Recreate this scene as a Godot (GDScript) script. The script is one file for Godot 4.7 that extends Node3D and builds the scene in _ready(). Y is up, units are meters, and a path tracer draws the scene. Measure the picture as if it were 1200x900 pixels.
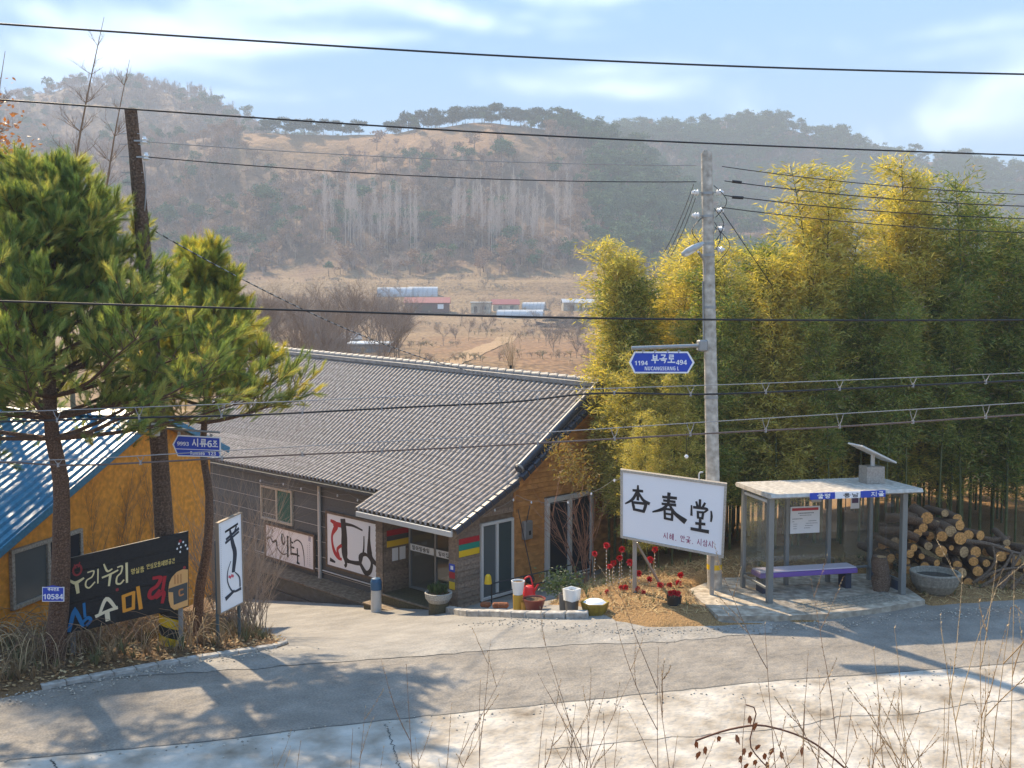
extends Node3D
# A village road in a valley: tiled-roof cafe, orange shed, bus shelter, bamboo grove and a wooded hill behind.
# Distances in metres; the road at the bus shelter is y = 0; the view runs along -z.

class MB:
	var v := PackedVector3Array()
	var n := PackedVector3Array()
	var c := PackedColorArray()
	var uv := PackedVector2Array()
	var col := Color(1, 1, 1)
	var use_c := false
	var use_uv := false
	func t3(a: Vector3, b: Vector3, d: Vector3) -> void:   # counter-clockwise seen from outside
		var nn := (b - a).cross(d - a).normalized()
		v.append(a); v.append(d); v.append(b)
		n.append(nn); n.append(nn); n.append(nn)
		if use_c: c.append(col); c.append(col); c.append(col)
	func quad(a: Vector3, b: Vector3, d: Vector3, e: Vector3) -> void:
		t3(a, b, d); t3(a, d, e)
	func sm(a: Vector3, b: Vector3, d: Vector3, e: Vector3, na: Vector3, nb: Vector3, nd: Vector3, ne: Vector3) -> void:
		v.append(a); v.append(d); v.append(b); v.append(a); v.append(e); v.append(d)
		n.append(na); n.append(nd); n.append(nb); n.append(na); n.append(ne); n.append(nd)
		if use_c:
			for k in 6: c.append(col)
	func box(s: Vector3, o := Transform3D.IDENTITY, ch := 0.0) -> void:   # centred box, chamfered by ch
		var h := s * 0.5
		var k := minf(ch, minf(h.x, minf(h.y, h.z)) * 0.9)
		for ax in 3:
			for sg in [-1.0, 1.0]:
				var u := (ax + 1) % 3
				var w := (ax + 2) % 3
				var q := []
				for m in [[-1, -1], [1, -1], [1, 1], [-1, 1]]:
					var p := Vector3.ZERO
					p[ax] = sg * h[ax]; p[u] = m[0] * (h[u] - k); p[w] = m[1] * (h[w] - k)
					q.append(o * p)
				if sg > 0: quad(q[0], q[1], q[2], q[3])
				else: quad(q[3], q[2], q[1], q[0])
		if k <= 0.0: return
		for ax in 3:
			var u := (ax + 1) % 3
			var w := (ax + 2) % 3
			for su in [-1.0, 1.0]:
				for sw in [-1.0, 1.0]:
					var a := Vector3.ZERO; var b := Vector3.ZERO
					a[ax] = -(h[ax] - k); a[u] = su * h[u]; a[w] = sw * (h[w] - k)
					b[ax] = a[ax]; b[u] = su * (h[u] - k); b[w] = sw * h[w]
					var a2 := a; var b2 := b
					a2[ax] = -a2[ax]; b2[ax] = -b2[ax]
					if su * sw > 0: quad(o * a, o * b, o * b2, o * a2)
					else: quad(o * a2, o * b2, o * b, o * a)
		for sx in [-1.0, 1.0]:
			for sy in [-1.0, 1.0]:
				for sz in [-1.0, 1.0]:
					var a := o * Vector3(sx * h.x, sy * (h.y - k), sz * (h.z - k))
					var b := o * Vector3(sx * (h.x - k), sy * h.y, sz * (h.z - k))
					var d := o * Vector3(sx * (h.x - k), sy * (h.y - k), sz * h.z)
					if sx * sy * sz > 0: t3(a, b, d)
					else: t3(a, d, b)
	func bar(a: Vector3, b: Vector3, w: float, d: float, ch := 0.0, up := Vector3.UP) -> void:   # a box from a to b, w across, d along up
		var z := (b - a).normalized()
		if absf(z.dot(up)) > 0.99: up = Vector3.RIGHT
		var x := up.cross(z).normalized()
		var y := z.cross(x)
		box(Vector3(w, d, a.distance_to(b)), Transform3D(Basis(x, y, z), (a + b) * 0.5), ch)
	func tube(p: Array, r: Array, sides := 8, caps := true) -> void:
		var rings := []
		var norms := []
		var x := Vector3.ZERO
		for i in p.size():
			var d: Vector3 = (p[mini(i + 1, p.size() - 1)] - p[maxi(i - 1, 0)]).normalized()
			if i == 0: x = d.cross(Vector3.RIGHT if absf(d.x) < 0.9 else Vector3.UP).normalized()
			else: x = (x - d * x.dot(d)).normalized()
			var y := d.cross(x)
			var ring := PackedVector3Array()
			var nr := PackedVector3Array()
			for k in sides:
				var a := TAU * k / sides
				var q := x * cos(a) + y * sin(a)
				nr.append(q); ring.append(p[i] + q * r[i])
			rings.append(ring); norms.append(nr)
		for i in p.size() - 1:
			for k in sides:
				var j := (k + 1) % sides
				sm(rings[i][k], rings[i][j], rings[i + 1][j], rings[i + 1][k], norms[i][k], norms[i][j], norms[i + 1][j], norms[i + 1][k])
		if caps:
			for k in range(1, sides - 1):
				t3(rings[0][0], rings[0][k + 1], rings[0][k])
				var e: PackedVector3Array = rings[-1]
				t3(e[0], e[k], e[k + 1])
	func lathe(pr: Array, sides := 16, o := Transform3D.IDENTITY) -> void:   # pr: [radius, height] bottom to top outside
		for i in pr.size() - 1:
			var d := Vector2(pr[i + 1][0] - pr[i][0], pr[i + 1][1] - pr[i][1])
			var nx := Vector2(d.y, -d.x).normalized()
			for k in sides:
				var a := TAU * k / sides
				var b := TAU * (k + 1) / sides
				var ca := Vector3(cos(a), 0, -sin(a)); var cb := Vector3(cos(b), 0, -sin(b))
				var na := (o.basis * (ca * nx.x + Vector3.UP * nx.y)).normalized()
				var nb := (o.basis * (cb * nx.x + Vector3.UP * nx.y)).normalized()
				sm(o * (ca * pr[i][0] + Vector3.UP * pr[i][1]), o * (cb * pr[i][0] + Vector3.UP * pr[i][1]), o * (cb * pr[i + 1][0] + Vector3.UP * pr[i + 1][1]), o * (ca * pr[i + 1][0] + Vector3.UP * pr[i + 1][1]), na, nb, nb, na)
	func prism(poly: Array, d: float, o := Transform3D.IDENTITY) -> void:   # polygon in xy, counter-clockwise, from z = 0 to z = d
		var pp := PackedVector2Array(poly)
		var ix := Geometry2D.triangulate_polygon(pp)
		for i in range(0, ix.size(), 3):
			var a := pp[ix[i]]; var b := pp[ix[i + 1]]; var e := pp[ix[i + 2]]
			if (b - a).cross(e - a) < 0:
				var t := b; b = e; e = t
			t3(o * Vector3(a.x, a.y, d), o * Vector3(b.x, b.y, d), o * Vector3(e.x, e.y, d))
			t3(o * Vector3(a.x, a.y, 0), o * Vector3(e.x, e.y, 0), o * Vector3(b.x, b.y, 0))
		for i in pp.size():
			var a := pp[i]; var b := pp[(i + 1) % pp.size()]
			quad(o * Vector3(a.x, a.y, 0), o * Vector3(b.x, b.y, 0), o * Vector3(b.x, b.y, d), o * Vector3(a.x, a.y, d))
	func leaf(p: Vector3, d: Vector3, side: Vector3, l: float, w: float) -> void:   # a diamond, folded a little
		var nn := d.cross(side).normalized()
		var m := p + d * l * 0.42
		quad(p, m + side * w * 0.5 + nn * w * 0.12, p + d * l, m - side * w * 0.5 + nn * w * 0.12)
	func ribbon(p: Array, w: Array, map: Callable, off: float) -> void:   # a flat painted stroke: p in panel metres, y down
		var L := []; var R := []
		for i in p.size():
			var d0: Vector2 = (p[i] - p[i - 1]).normalized() if i > 0 else (p[1] - p[0]).normalized()
			var d1: Vector2 = (p[i + 1] - p[i]).normalized() if i < p.size() - 1 else d0
			var t := (d0 + d1).normalized() if (d0 + d1).length() > 0.2 else d1
			var nn := Vector2(-t.y, t.x)
			var k: float = w[i] * 0.5 / maxf(0.55, nn.dot(Vector2(-d1.y, d1.x)))
			var e: Vector2 = p[i]
			if i == 0: e -= d1 * w[i] * 0.3
			if i == p.size() - 1: e += d0 * w[i] * 0.3
			L.append(map.call(e + nn * k, off)); R.append(map.call(e - nn * k, off))
		for i in p.size() - 1:
			quad(L[i], L[i + 1], R[i + 1], R[i])
	func mesh() -> ArrayMesh:
		var m := ArrayMesh.new()
		var a := []
		a.resize(Mesh.ARRAY_MAX)
		a[Mesh.ARRAY_VERTEX] = v
		a[Mesh.ARRAY_NORMAL] = n
		if use_c: a[Mesh.ARRAY_COLOR] = c
		if use_uv: a[Mesh.ARRAY_TEX_UV] = uv
		m.add_surface_from_arrays(Mesh.PRIMITIVE_TRIANGLES, a)
		return m

class Board:   # four corners of a flat board; maps metres on its face to the place
	var tl: Vector3; var tr: Vector3; var br: Vector3; var bl: Vector3
	var w: float; var h: float; var nn: Vector3
	func _init(a: Vector3, b: Vector3, d: Vector3, e: Vector3) -> void:
		tl = a; tr = b; br = d; bl = e
		w = (tl.distance_to(tr) + bl.distance_to(br)) * 0.5
		h = (tl.distance_to(bl) + tr.distance_to(br)) * 0.5
		nn = (bl - tl).cross(tr - tl).normalized()
	func at(p: Vector2, off := 0.0) -> Vector3:
		var s := p.x / w; var t := p.y / h
		return tl.lerp(tr, s).lerp(bl.lerp(br, s), t) + nn * off
	func slab(mb: MB, x0: float, y0: float, x1: float, y1: float, back: float, front: float) -> void:
		var q := []
		for o in [back, front]:
			for p in [Vector2(x0, y1), Vector2(x1, y1), Vector2(x1, y0), Vector2(x0, y0)]: q.append(at(p, o))
		mb.quad(q[4], q[5], q[6], q[7]); mb.quad(q[3], q[2], q[1], q[0])
		for k in 4:
			var j := (k + 1) % 4
			mb.quad(q[k], q[j], q[j + 4], q[k + 4])

var M := {}
var T := {}
var taken := {}
var rng := RandomNumberGenerator.new()

func lin(r: float, g: float, b: float) -> Color: return Color(r, g, b).linear_to_srgb()
func numbered(called: String) -> String:
	taken[called] = taken.get(called, -1) + 1
	return called if taken[called] == 0 else "%s_%03d" % [called, taken[called]]
func tag(o: Node, label: String, category: String, group := "") -> Node:
	o.set_meta("label", label); o.set_meta("category", category)
	if group: o.set_meta("group", group)
	return o
func thing(called: String, label: String, category: String, at := Vector3.ZERO, turn := 0.0, group := "") -> Node3D:
	var o := Node3D.new()
	o.name = numbered(called)
	add_child(o)
	o.position = at; o.rotation.y = turn
	tag(o, label, category, group)
	return o
func inst(called: String, mesh: Mesh, m: Material, parent: Node, x := Transform3D.IDENTITY) -> MeshInstance3D:
	var o := MeshInstance3D.new()
	o.name = numbered(called) if parent == self else called
	o.mesh = mesh
	o.material_override = m
	parent.add_child(o, true)
	o.transform = x
	return o
func obj(called: String, mb: MB, m: Material, parent: Node = self) -> MeshInstance3D: return inst(called, mb.mesh(), m, parent)
func struct(called: String, mb: MB, m: Material) -> MeshInstance3D:
	var o := obj(called, mb, m)
	o.set_meta("kind", "structure")
	return o
func stuff(o: Node) -> Node: o.set_meta("kind", "stuff"); return o
func multi(called: String, mesh: Mesh, m: Material, xs: Array, parent: Node = self, cols := []) -> MultiMeshInstance3D:
	var mm := MultiMesh.new()
	mm.transform_format = MultiMesh.TRANSFORM_3D
	mm.use_colors = not cols.is_empty()
	mm.mesh = mesh
	mm.instance_count = xs.size()
	for i in xs.size():
		mm.set_instance_transform(i, xs[i])
		if mm.use_colors: mm.set_instance_color(i, cols[i])
	var o := MultiMeshInstance3D.new()
	o.name = numbered(called) if parent == self else called
	o.multimesh = mm
	o.material_override = m
	parent.add_child(o, true)
	stuff(o)
	return o
func dup(root: Node3D, at: Vector3, turn: float, sc := 1.0) -> Node3D:
	var r := root.duplicate()
	r.name = numbered(String(root.name).get_slice("_0", 0))
	add_child(r)
	r.position = at; r.rotation.y = turn; r.scale = Vector3.ONE * sc
	return r

# ---------- textures and materials
func noise_tex(sd: int, freq: float, lo: Color, hi: Color, size := 256, octaves := 4, sx := 1.0, pw := 1.0, kind := FastNoiseLite.TYPE_SIMPLEX_SMOOTH) -> ImageTexture:
	var fn := FastNoiseLite.new()
	fn.seed = sd; fn.frequency = freq; fn.fractal_octaves = octaves; fn.noise_type = kind
	var im := fn.get_seamless_image(size, size)
	var out := Image.create(size, size, false, Image.FORMAT_RGB8)
	for y in size:
		for x in size:
			out.set_pixel(x, y, lo.lerp(hi, pow(im.get_pixel(int(x * sx) % size if sx >= 1.0 else int(x * sx), y).r, pw)))
	return ImageTexture.create_from_image(out)
func bump_tex(sd: int, freq: float, size := 256, octaves := 4, strength := 4.0) -> ImageTexture:
	var fn := FastNoiseLite.new()
	fn.seed = sd; fn.frequency = freq; fn.fractal_octaves = octaves
	var im := fn.get_seamless_image(size, size)
	im.convert(Image.FORMAT_RGBA8)
	im.bump_map_to_normal_map(strength)
	return ImageTexture.create_from_image(im)
func mat(c: Color, rough := 0.8, tex: Texture2D = null, scale := 1.0, nrm: Texture2D = null, ns := 0.5, metal := 0.0, world := true) -> StandardMaterial3D:
	var m := StandardMaterial3D.new()
	m.albedo_color = c
	m.roughness = rough
	m.metallic = metal
	if tex: m.albedo_texture = tex
	if nrm:
		m.normal_enabled = true
		m.normal_texture = nrm
		m.normal_scale = ns
	if tex or nrm:
		m.uv1_triplanar = true
		m.uv1_world_triplanar = world
		m.uv1_scale = Vector3.ONE * scale
	return m
func vcol(m: StandardMaterial3D) -> StandardMaterial3D: m.vertex_color_use_as_albedo = true; return m
func leafmat(c: Color, back: Color, vc := true) -> StandardMaterial3D:
	var m := mat(c, 0.55)
	m.backlight_enabled = true
	m.backlight = back
	m.cull_mode = BaseMaterial3D.CULL_DISABLED
	m.vertex_color_use_as_albedo = vc
	return m

func make_materials() -> void:
	var w := Color(1, 1, 1)
	T.grain = noise_tex(1, 0.08, Color(0.72, 0.71, 0.70), w, 256, 5)
	T.blotch = noise_tex(2, 0.012, Color(0.62, 0.60, 0.58), w, 512, 6)
	T.soil = noise_tex(3, 0.05, Color(0.45, 0.36, 0.28), Color(1, 0.93, 0.8), 512, 6)
	T.wood = noise_tex(4, 0.02, Color(0.62, 0.56, 0.5), w, 256, 5, 1.0)
	T.bark = noise_tex(5, 0.06, Color(0.4, 0.34, 0.3), w, 256, 5, 1.0, 1.4)
	T.stain = noise_tex(6, 0.01, Color(0.55, 0.5, 0.44), w, 512, 5, 1.0, 0.6)
	T.bump = bump_tex(7, 0.09, 256, 4, 5.0)
	T.bumpc = bump_tex(8, 0.03, 256, 5, 8.0)
	T.wear = noise_tex(9, 0.03, Color(0.35, 0.33, 0.33), w, 512, 6, 1.0, 0.45)
	T.road = road_tex()
	M.asphalt = mat(lin(0.43, 0.385, 0.33), 0.9, T.road, 0.16, T.bump, 0.25)
	M.drive = mat(lin(0.50, 0.465, 0.415), 0.9, T.road, 0.13, T.bump, 0.25)
	M.concrete = mat(lin(0.55, 0.52, 0.47), 0.9, T.stain, 0.21, T.bump, 0.3)
	M.slab = mat(lin(0.64, 0.56, 0.45), 0.9, T.blotch, 0.6, T.bumpc, 0.3)
	M.kerb = mat(lin(0.62, 0.60, 0.56), 0.85, T.blotch, 0.8, T.bump, 0.3)
	M.crack = mat(lin(0.10, 0.095, 0.085), 0.95)
	M.soil = mat(lin(0.26, 0.19, 0.115), 0.95, T.soil, 0.7, T.bumpc, 0.8)
	M.straw_soil = mat(lin(0.50, 0.37, 0.20), 0.95, T.soil, 0.9, T.bumpc, 0.8)
	M.terrain = vcol(mat(w, 0.95, T.soil, 0.03, T.bumpc, 0.4))
	M.core = mat(lin(0.24, 0.18, 0.12), 0.9, T.wood, 0.8)
	M.grey_plank = mat(lin(0.085, 0.095, 0.10), 0.6, T.wood, 0.7, T.bump, 0.2)
	M.brown_plank = mat(lin(0.155, 0.105, 0.07), 0.7, T.wear, 0.7, T.bump, 0.25)
	M.orange_plank = mat(lin(0.40, 0.20, 0.065), 0.6, T.wood, 0.7, T.bump, 0.2)
	M.tile = mat(lin(0.47, 0.42, 0.385), 0.36, T.blotch, 0.9, T.bump, 0.1)
	M.tile.roughness = 0.7
	M.tile.metallic_specular = 0.32
	M.ridge = mat(lin(0.42, 0.40, 0.38), 0.6, T.blotch, 0.9)
	M.edge_tile = mat(lin(0.055, 0.06, 0.08), 0.4, T.grain, 1.5)
	M.white_trim = mat(lin(0.80, 0.785, 0.74), 0.5, T.grain, 5.0)
	M.plastic_white = mat(lin(0.78, 0.78, 0.76), 0.35)
	M.dark = mat(lin(0.02, 0.02, 0.022), 0.6, T.grain, 1.0)
	M.room = mat(lin(0.42, 0.36, 0.28), 0.9)
	M.glass = mat(Color(0.30, 0.36, 0.36, 0.10), 0.03)
	M.glass.transparency = BaseMaterial3D.TRANSPARENCY_ALPHA
	M.glass.metallic_specular = 0.6
	M.dark_glass = mat(lin(0.022, 0.026, 0.034), 0.04)
	M.grey_glass = mat(lin(0.10, 0.115, 0.115), 0.12)
	M.green_glass = mat(lin(0.01, 0.10, 0.085), 0.1)
	M.steel = mat(lin(0.30, 0.32, 0.32), 0.38, T.grain, 4.0, null, 0, 0.35)
	M.galv = mat(lin(0.44, 0.45, 0.45), 0.45, T.grain, 4.0, null, 0, 0.5)
	M.black_metal = mat(lin(0.025, 0.025, 0.028), 0.5)
	M.pole = mat(lin(0.70, 0.65, 0.57), 0.85, T.blotch, 0.7, T.bump, 0.3)
	M.wood_pole = mat(lin(0.27, 0.18, 0.12), 0.95, T.bark, 1.2, T.bumpc, 1.2)
	M.bark = mat(lin(0.32, 0.20, 0.13), 0.95, T.bark, 1.6, T.bumpc, 1.5)
	M.twig = mat(lin(0.24, 0.155, 0.095), 0.9)
	M.grey_twig = mat(lin(0.30, 0.23, 0.18), 0.9)
	M.dry_stem = mat(lin(0.46, 0.33, 0.18), 0.9)
	M.wire = mat(lin(0.012, 0.012, 0.014), 0.5)
	M.wire_grey = mat(lin(0.30, 0.29, 0.28), 0.45)
	M.wire_brown = mat(lin(0.13, 0.09, 0.075), 0.5)
	M.ceramic = mat(lin(0.75, 0.75, 0.74), 0.2)
	M.sign_white = mat(lin(0.80, 0.80, 0.83), 0.45)
	M.canvas = mat(lin(0.80, 0.80, 0.81), 0.6)
	M.ink = mat(lin(0.008, 0.008, 0.012), 0.5)
	M.ink_red = mat(lin(0.45, 0.012, 0.02), 0.5)
	M.ink_blue = mat(lin(0.03, 0.05, 0.25), 0.5)
	M.ink_magenta = mat(lin(0.30, 0.035, 0.12), 0.5)
	M.sign_blue = mat(lin(0.010, 0.055, 0.42), 0.35)
	M.paint_white = mat(lin(0.8, 0.8, 0.8), 0.5)
	M.cream = mat(lin(0.75, 0.62, 0.32), 0.55)
	M.cream_pale = mat(lin(0.80, 0.68, 0.46), 0.55)
	M.paint_orange = mat(lin(0.75, 0.30, 0.025), 0.55)
	M.paint_blue = mat(lin(0.01, 0.16, 0.38), 0.55)
	M.paint_red = mat(lin(0.40, 0.012, 0.02), 0.55)
	M.paint_yellow = mat(lin(0.72, 0.46, 0.01), 0.5)
	M.paint_green = mat(lin(0.01, 0.22, 0.15), 0.55)
	M.tan = mat(lin(0.72, 0.38, 0.13), 0.6)
	M.slate = mat(lin(0.07, 0.07, 0.065), 0.6)
	M.board_black = mat(lin(0.016, 0.015, 0.015), 0.55, T.wear, 0.9, T.bump, 0.3)
	M.stucco = mat(lin(0.95, 0.40, 0.045), 0.85, T.grain, 0.25, T.bumpc, 0.25)
	M.blue_roof = mat(lin(0.045, 0.26, 0.44), 0.42, T.grain, 0.5)
	M.timber = mat(lin(0.34, 0.27, 0.19), 0.85, T.wood, 1.0, T.bump, 0.3)
	M.moss_and_shade = mat(lin(0.13, 0.11, 0.055), 0.9, T.wear, 1.2, T.bump, 0.3)  # moss on the urn drum; on the porch fronts, shade put into the colour
	M.log_bark = mat(lin(0.34, 0.22, 0.135), 0.95, T.bark, 2.2, T.bumpc, 1.2)
	M.log_end = mat(lin(0.88, 0.45, 0.14), 0.85, T.wood, 3.0)
	M.log_end_pale = mat(lin(0.66, 0.44, 0.22), 0.85, T.wood, 3.0)
	M.stone = mat(lin(0.40, 0.365, 0.30), 0.8, T.blotch, 2.0, T.bumpc, 0.5)
	M.bench = mat(lin(0.17, 0.09, 0.36), 0.35)
	M.bench_top = mat(lin(0.60, 0.55, 0.64), 0.35)
	M.pot_black = mat(lin(0.02, 0.02, 0.02), 0.5)
	M.pot_grey = mat(lin(0.11, 0.105, 0.10), 0.6)
	M.pot_red = mat(lin(0.20, 0.04, 0.025), 0.4)
	M.red = mat(lin(0.62, 0.014, 0.022), 0.5)
	M.grass_green = leafmat(lin(0.035, 0.06, 0.02), lin(0.05, 0.08, 0.02), false)
	M.needle = leafmat(w, Color(1.0, 0.98, 0.72))
	M.bamboo_leaf = leafmat(w, Color(1.0, 0.97, 0.68))
	M.culm = mat(lin(0.14, 0.16, 0.05), 0.5, T.blotch, 1.0)
	M.far_leaf = vcol(mat(w, 0.9))
	M.leaf_dry = leafmat(lin(0.24, 0.10, 0.035), lin(0.16, 0.05, 0.01), false)

func road_tex() -> ImageTexture:   # grey aggregate with patches and stains
	var f1 := FastNoiseLite.new(); f1.seed = 21; f1.frequency = 0.006; f1.fractal_octaves = 6
	var f2 := FastNoiseLite.new(); f2.seed = 22; f2.frequency = 0.12; f2.fractal_octaves = 3
	var f3 := FastNoiseLite.new(); f3.seed = 23; f3.frequency = 0.02; f3.fractal_octaves = 4
	var a := f1.get_seamless_image(1024, 1024); var b := f2.get_seamless_image(1024, 1024); var d := f3.get_seamless_image(1024, 1024)
	var pa := a.get_data(); var pb := b.get_data(); var pd := d.get_data()
	var out := PackedByteArray(); out.resize(1024 * 1024)
	for i in 1024 * 1024:
		var k := 150.0 + (pa[i] - 128) * 0.17 + (pb[i] - 128) * 0.20 + (pd[i] - 128) * 0.05
		out[i] = clampi(int(k + 40.0), 60, 255)
	return ImageTexture.create_from_image(Image.create_from_data(1024, 1024, false, Image.FORMAT_L8, out))

# ---------- the lie of the land
func ramp(t: float) -> float: return 0.0 if t < -1.2 else (t if t > 1.2 else (t + 1.2) * (t + 1.2) / 4.8)
func road_y(x: float, z: float) -> float:   # level along the road, falling towards the cafe and its drive
	var d := -z
	var s := (x - 2.9) * -0.719 + (d - 22.8) * 0.695
	var r := -0.239 * x + 0.971 * (d - 19.5)
	var k := 1.2
	var hh := clampf(0.5 + 0.5 * (r - s) / k, 0.0, 1.0)
	var q := ramp(lerpf(r, s, hh) - k * hh * (1.0 - hh))
	return maxf(-0.24 * minf(q, 5.0) - 0.18 * maxf(q - 5.0, 0.0), -4.5)
func drape(x: float, z: float, up := 0.0) -> Vector3: return Vector3(x, road_y(x, z) + up, z)

func _ready() -> void:
	# camera, sky, sun, air
	var cam := Camera3D.new()
	cam.name = "camera"
	cam.fov = 42.741
	cam.far = 3000.0
	cam.near = 0.1
	cam.position = Vector3(0, 6.27, 0)
	cam.rotation_degrees = Vector3(-3.483, 0, 0)
	add_child(cam)
	cam.current = true
	var env := Environment.new()
	env.background_mode = Environment.BG_SKY
	var sm := ProceduralSkyMaterial.new()
	sm.sky_top_color = Color(0.245, 0.395, 0.54)
	sm.sky_horizon_color = Color(0.425, 0.505, 0.555)
	sm.sky_curve = 0.16
	sm.sky_energy_multiplier = 1.0
	sm.ground_bottom_color = Color(0.46, 0.40, 0.32)
	sm.ground_horizon_color = Color(0.62, 0.64, 0.64)
	sm.sun_angle_max = 25.0
	sm.sun_curve = 0.05
	sm.sky_cover = cloud_tex()
	sm.sky_cover_modulate = Color(1, 1, 1, 0.21)
	var sky := Sky.new()
	sky.sky_material = sm
	env.sky = sky
	env.tonemap_mode = Environment.TONE_MAPPER_LINEAR
	env.tonemap_exposure = 4.6
	env.sdfgi_enabled = true
	env.ssao_enabled = true
	env.ssil_enabled = true
	env.fog_enabled = true
	env.fog_density = 0.0007
	env.fog_light_color = Color(0.88, 0.92, 0.97)
	var we := WorldEnvironment.new()
	we.name = "world"
	we.environment = env
	add_child(we)
	var sun := DirectionalLight3D.new()
	sun.name = "sun"
	sun.light_energy = 0.70
	sun.light_color = Color(1.0, 0.91, 0.77)
	sun.light_angular_distance = 0.9
	sun.shadow_enabled = true
	add_child(sun)
	sun.look_at_from_position(Vector3(-0.418, 0.669, -0.614) * 10.0, Vector3.ZERO)

	make_materials()
	make_ground()
	make_hills()
	make_village()
	make_cafe()
	make_shed()
	make_shelter()
	make_poles()
	make_signs()
	make_small_things()
	make_bamboo()
	make_pines()
	make_brush()

func cloud_tex() -> ImageTexture:   # thin high cloud, drawn out along the wind
	var a := FastNoiseLite.new(); a.seed = 31; a.frequency = 1.0; a.fractal_octaves = 6; a.fractal_gain = 0.55
	var b := FastNoiseLite.new(); b.seed = 32; b.frequency = 1.0; b.fractal_octaves = 3
	var im := Image.create(1024, 512, false, Image.FORMAT_RGBA8)
	for y in 256:
		var up := (0.5 - (y + 0.5) / 512.0) * PI
		for x in 1024:
			var az := (x + 0.5) / 1024.0 * TAU
			var d := Vector3(cos(up) * sin(az), sin(up), cos(up) * cos(az))
			var w := b.get_noise_3d(d.x * 1.6, d.y * 3.0, d.z * 1.6)
			var q := Vector3(d.x * 3.4 + w * 0.9, d.y * 17.0 + d.x * 2.4 + w * 1.8, d.z * 3.4)
			var k := a.get_noise_3dv(q) + w * 0.55
			var s := smoothstep(-0.12, 0.62, k)
			im.set_pixel(x, y, Color(1.0, 0.97, 0.95, s))
	return ImageTexture.create_from_image(im)

# ---------- ground
func grid_sheet(x0: float, x1: float, z0: float, z1: float, step: float, f: Callable) -> MB:
	var mb := MB.new()
	var nx := int((x1 - x0) / step); var nz := int((z1 - z0) / step)
	var hs := PackedFloat32Array()
	for j in nz + 1:
		for i in nx + 1: hs.append(f.call(x0 + i * step, z0 + j * step))
	for j in nz:
		for i in nx:
			var q := j * (nx + 1) + i
			if hs[q] < -90.0 or hs[q + 1] < -90.0 or hs[q + nx + 1] < -90.0 or hs[q + nx + 2] < -90.0: continue
			var a := Vector3(x0 + i * step, hs[q], z0 + j * step)
			var b := Vector3(a.x + step, hs[q + 1], a.z)
			var d := Vector3(a.x + step, hs[q + nx + 2], a.z + step)
			var e := Vector3(a.x, hs[q + nx + 1], a.z + step)
			var na := grid_normal(hs, i, j, nx, nz, step); var nb := grid_normal(hs, i + 1, j, nx, nz, step)
			var nd := grid_normal(hs, i + 1, j + 1, nx, nz, step); var ne := grid_normal(hs, i, j + 1, nx, nz, step)
			mb.sm(a, e, d, b, na, ne, nd, nb)
	return mb
func grid_normal(hs: PackedFloat32Array, i: int, j: int, nx: int, nz: int, step: float) -> Vector3:
	var w := nx + 1
	var l := hs[j * w + maxi(i - 1, 0)]; var r := hs[j * w + mini(i + 1, nx)]
	var u := hs[maxi(j - 1, 0) * w + i]; var d := hs[mini(j + 1, nz) * w + i]
	if minf(minf(l, r), minf(u, d)) < -90.0: return Vector3.UP
	return Vector3(l - r, 2.0 * step, u - d).normalized()
func inside(poly: Array, p: Vector2) -> float:   # distance to the outline, positive inside
	var best := 1e9
	var c := false
	for i in poly.size():
		var a: Vector2 = poly[i]; var b: Vector2 = poly[(i + 1) % poly.size()]
		var ab := b - a
		var t := clampf((p - a).dot(ab) / ab.length_squared(), 0, 1)
		best = minf(best, p.distance_squared_to(a + ab * t))
		if (a.y > p.y) != (b.y > p.y) and p.x < (b.x - a.x) * (p.y - a.y) / (b.y - a.y) + a.x: c = not c
	return sqrt(best) * (1.0 if c else -1.0)
func flat(l: Array) -> Array:
	var o := []
	for p in l: o.append(Vector2(p.x, p.z))
	return o
var bank_poly := []
var grove_poly := []
var stop_poly := []
func bank_y(x: float, z: float) -> float:
	var d := inside(bank_poly, Vector2(x, z))
	return road_y(x, z) + (0.06 + 0.36 * (1.0 - exp(-d / 1.6)) if d > 0.0 else 0.06 + d * 0.6) + (nz1.get_noise_2d(x, z) * 0.10 if d > 0.2 else 0.0)
func grove_y(x: float, z: float) -> float:
	var d := inside(grove_poly, Vector2(x, z))
	if x > 3.9 and x < 9.6 and z > -24.2 and inside(stop_poly, Vector2(x, z)) > -0.04: return -0.02
	return road_y(x, z) + (0.02 + 0.16 * (1.0 - exp(-d / 1.2)) if d > 0.0 else 0.02 + d * 0.6) + (nz1.get_noise_2d(x * 1.5, z * 1.5) * 0.06 if d > 0.1 else 0.0)
var nz1 := FastNoiseLite.new()
func strip(front: Array, back: Array, up: float, rows: int) -> MB:   # a draped sheet between two outlines of equally many points
	var mb := MB.new()
	for i in front.size() - 1:
		for k in rows:
			var q := []
			for c in [[i, k], [i + 1, k], [i + 1, k + 1], [i, k + 1]]:
				var p: Vector3 = front[c[0]].lerp(back[c[0]], float(c[1]) / rows)
				q.append(drape(p.x, p.z, up))
			mb.quad(q[0], q[1], q[2], q[3])
	return mb
func resample(l: Array, n: int, wob := 0.0) -> Array:
	var cv := Curve3D.new()
	for p in l: cv.add_point(p)
	var out := []
	for i in n: 
		var p := cv.sample_baked(cv.get_baked_length() * i / (n - 1))
		out.append(p + Vector3(nz1.get_noise_2d(i * 7.3, 3.0), 0, nz1.get_noise_2d(i * 7.3, 90.0)) * wob)
	return out

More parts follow.
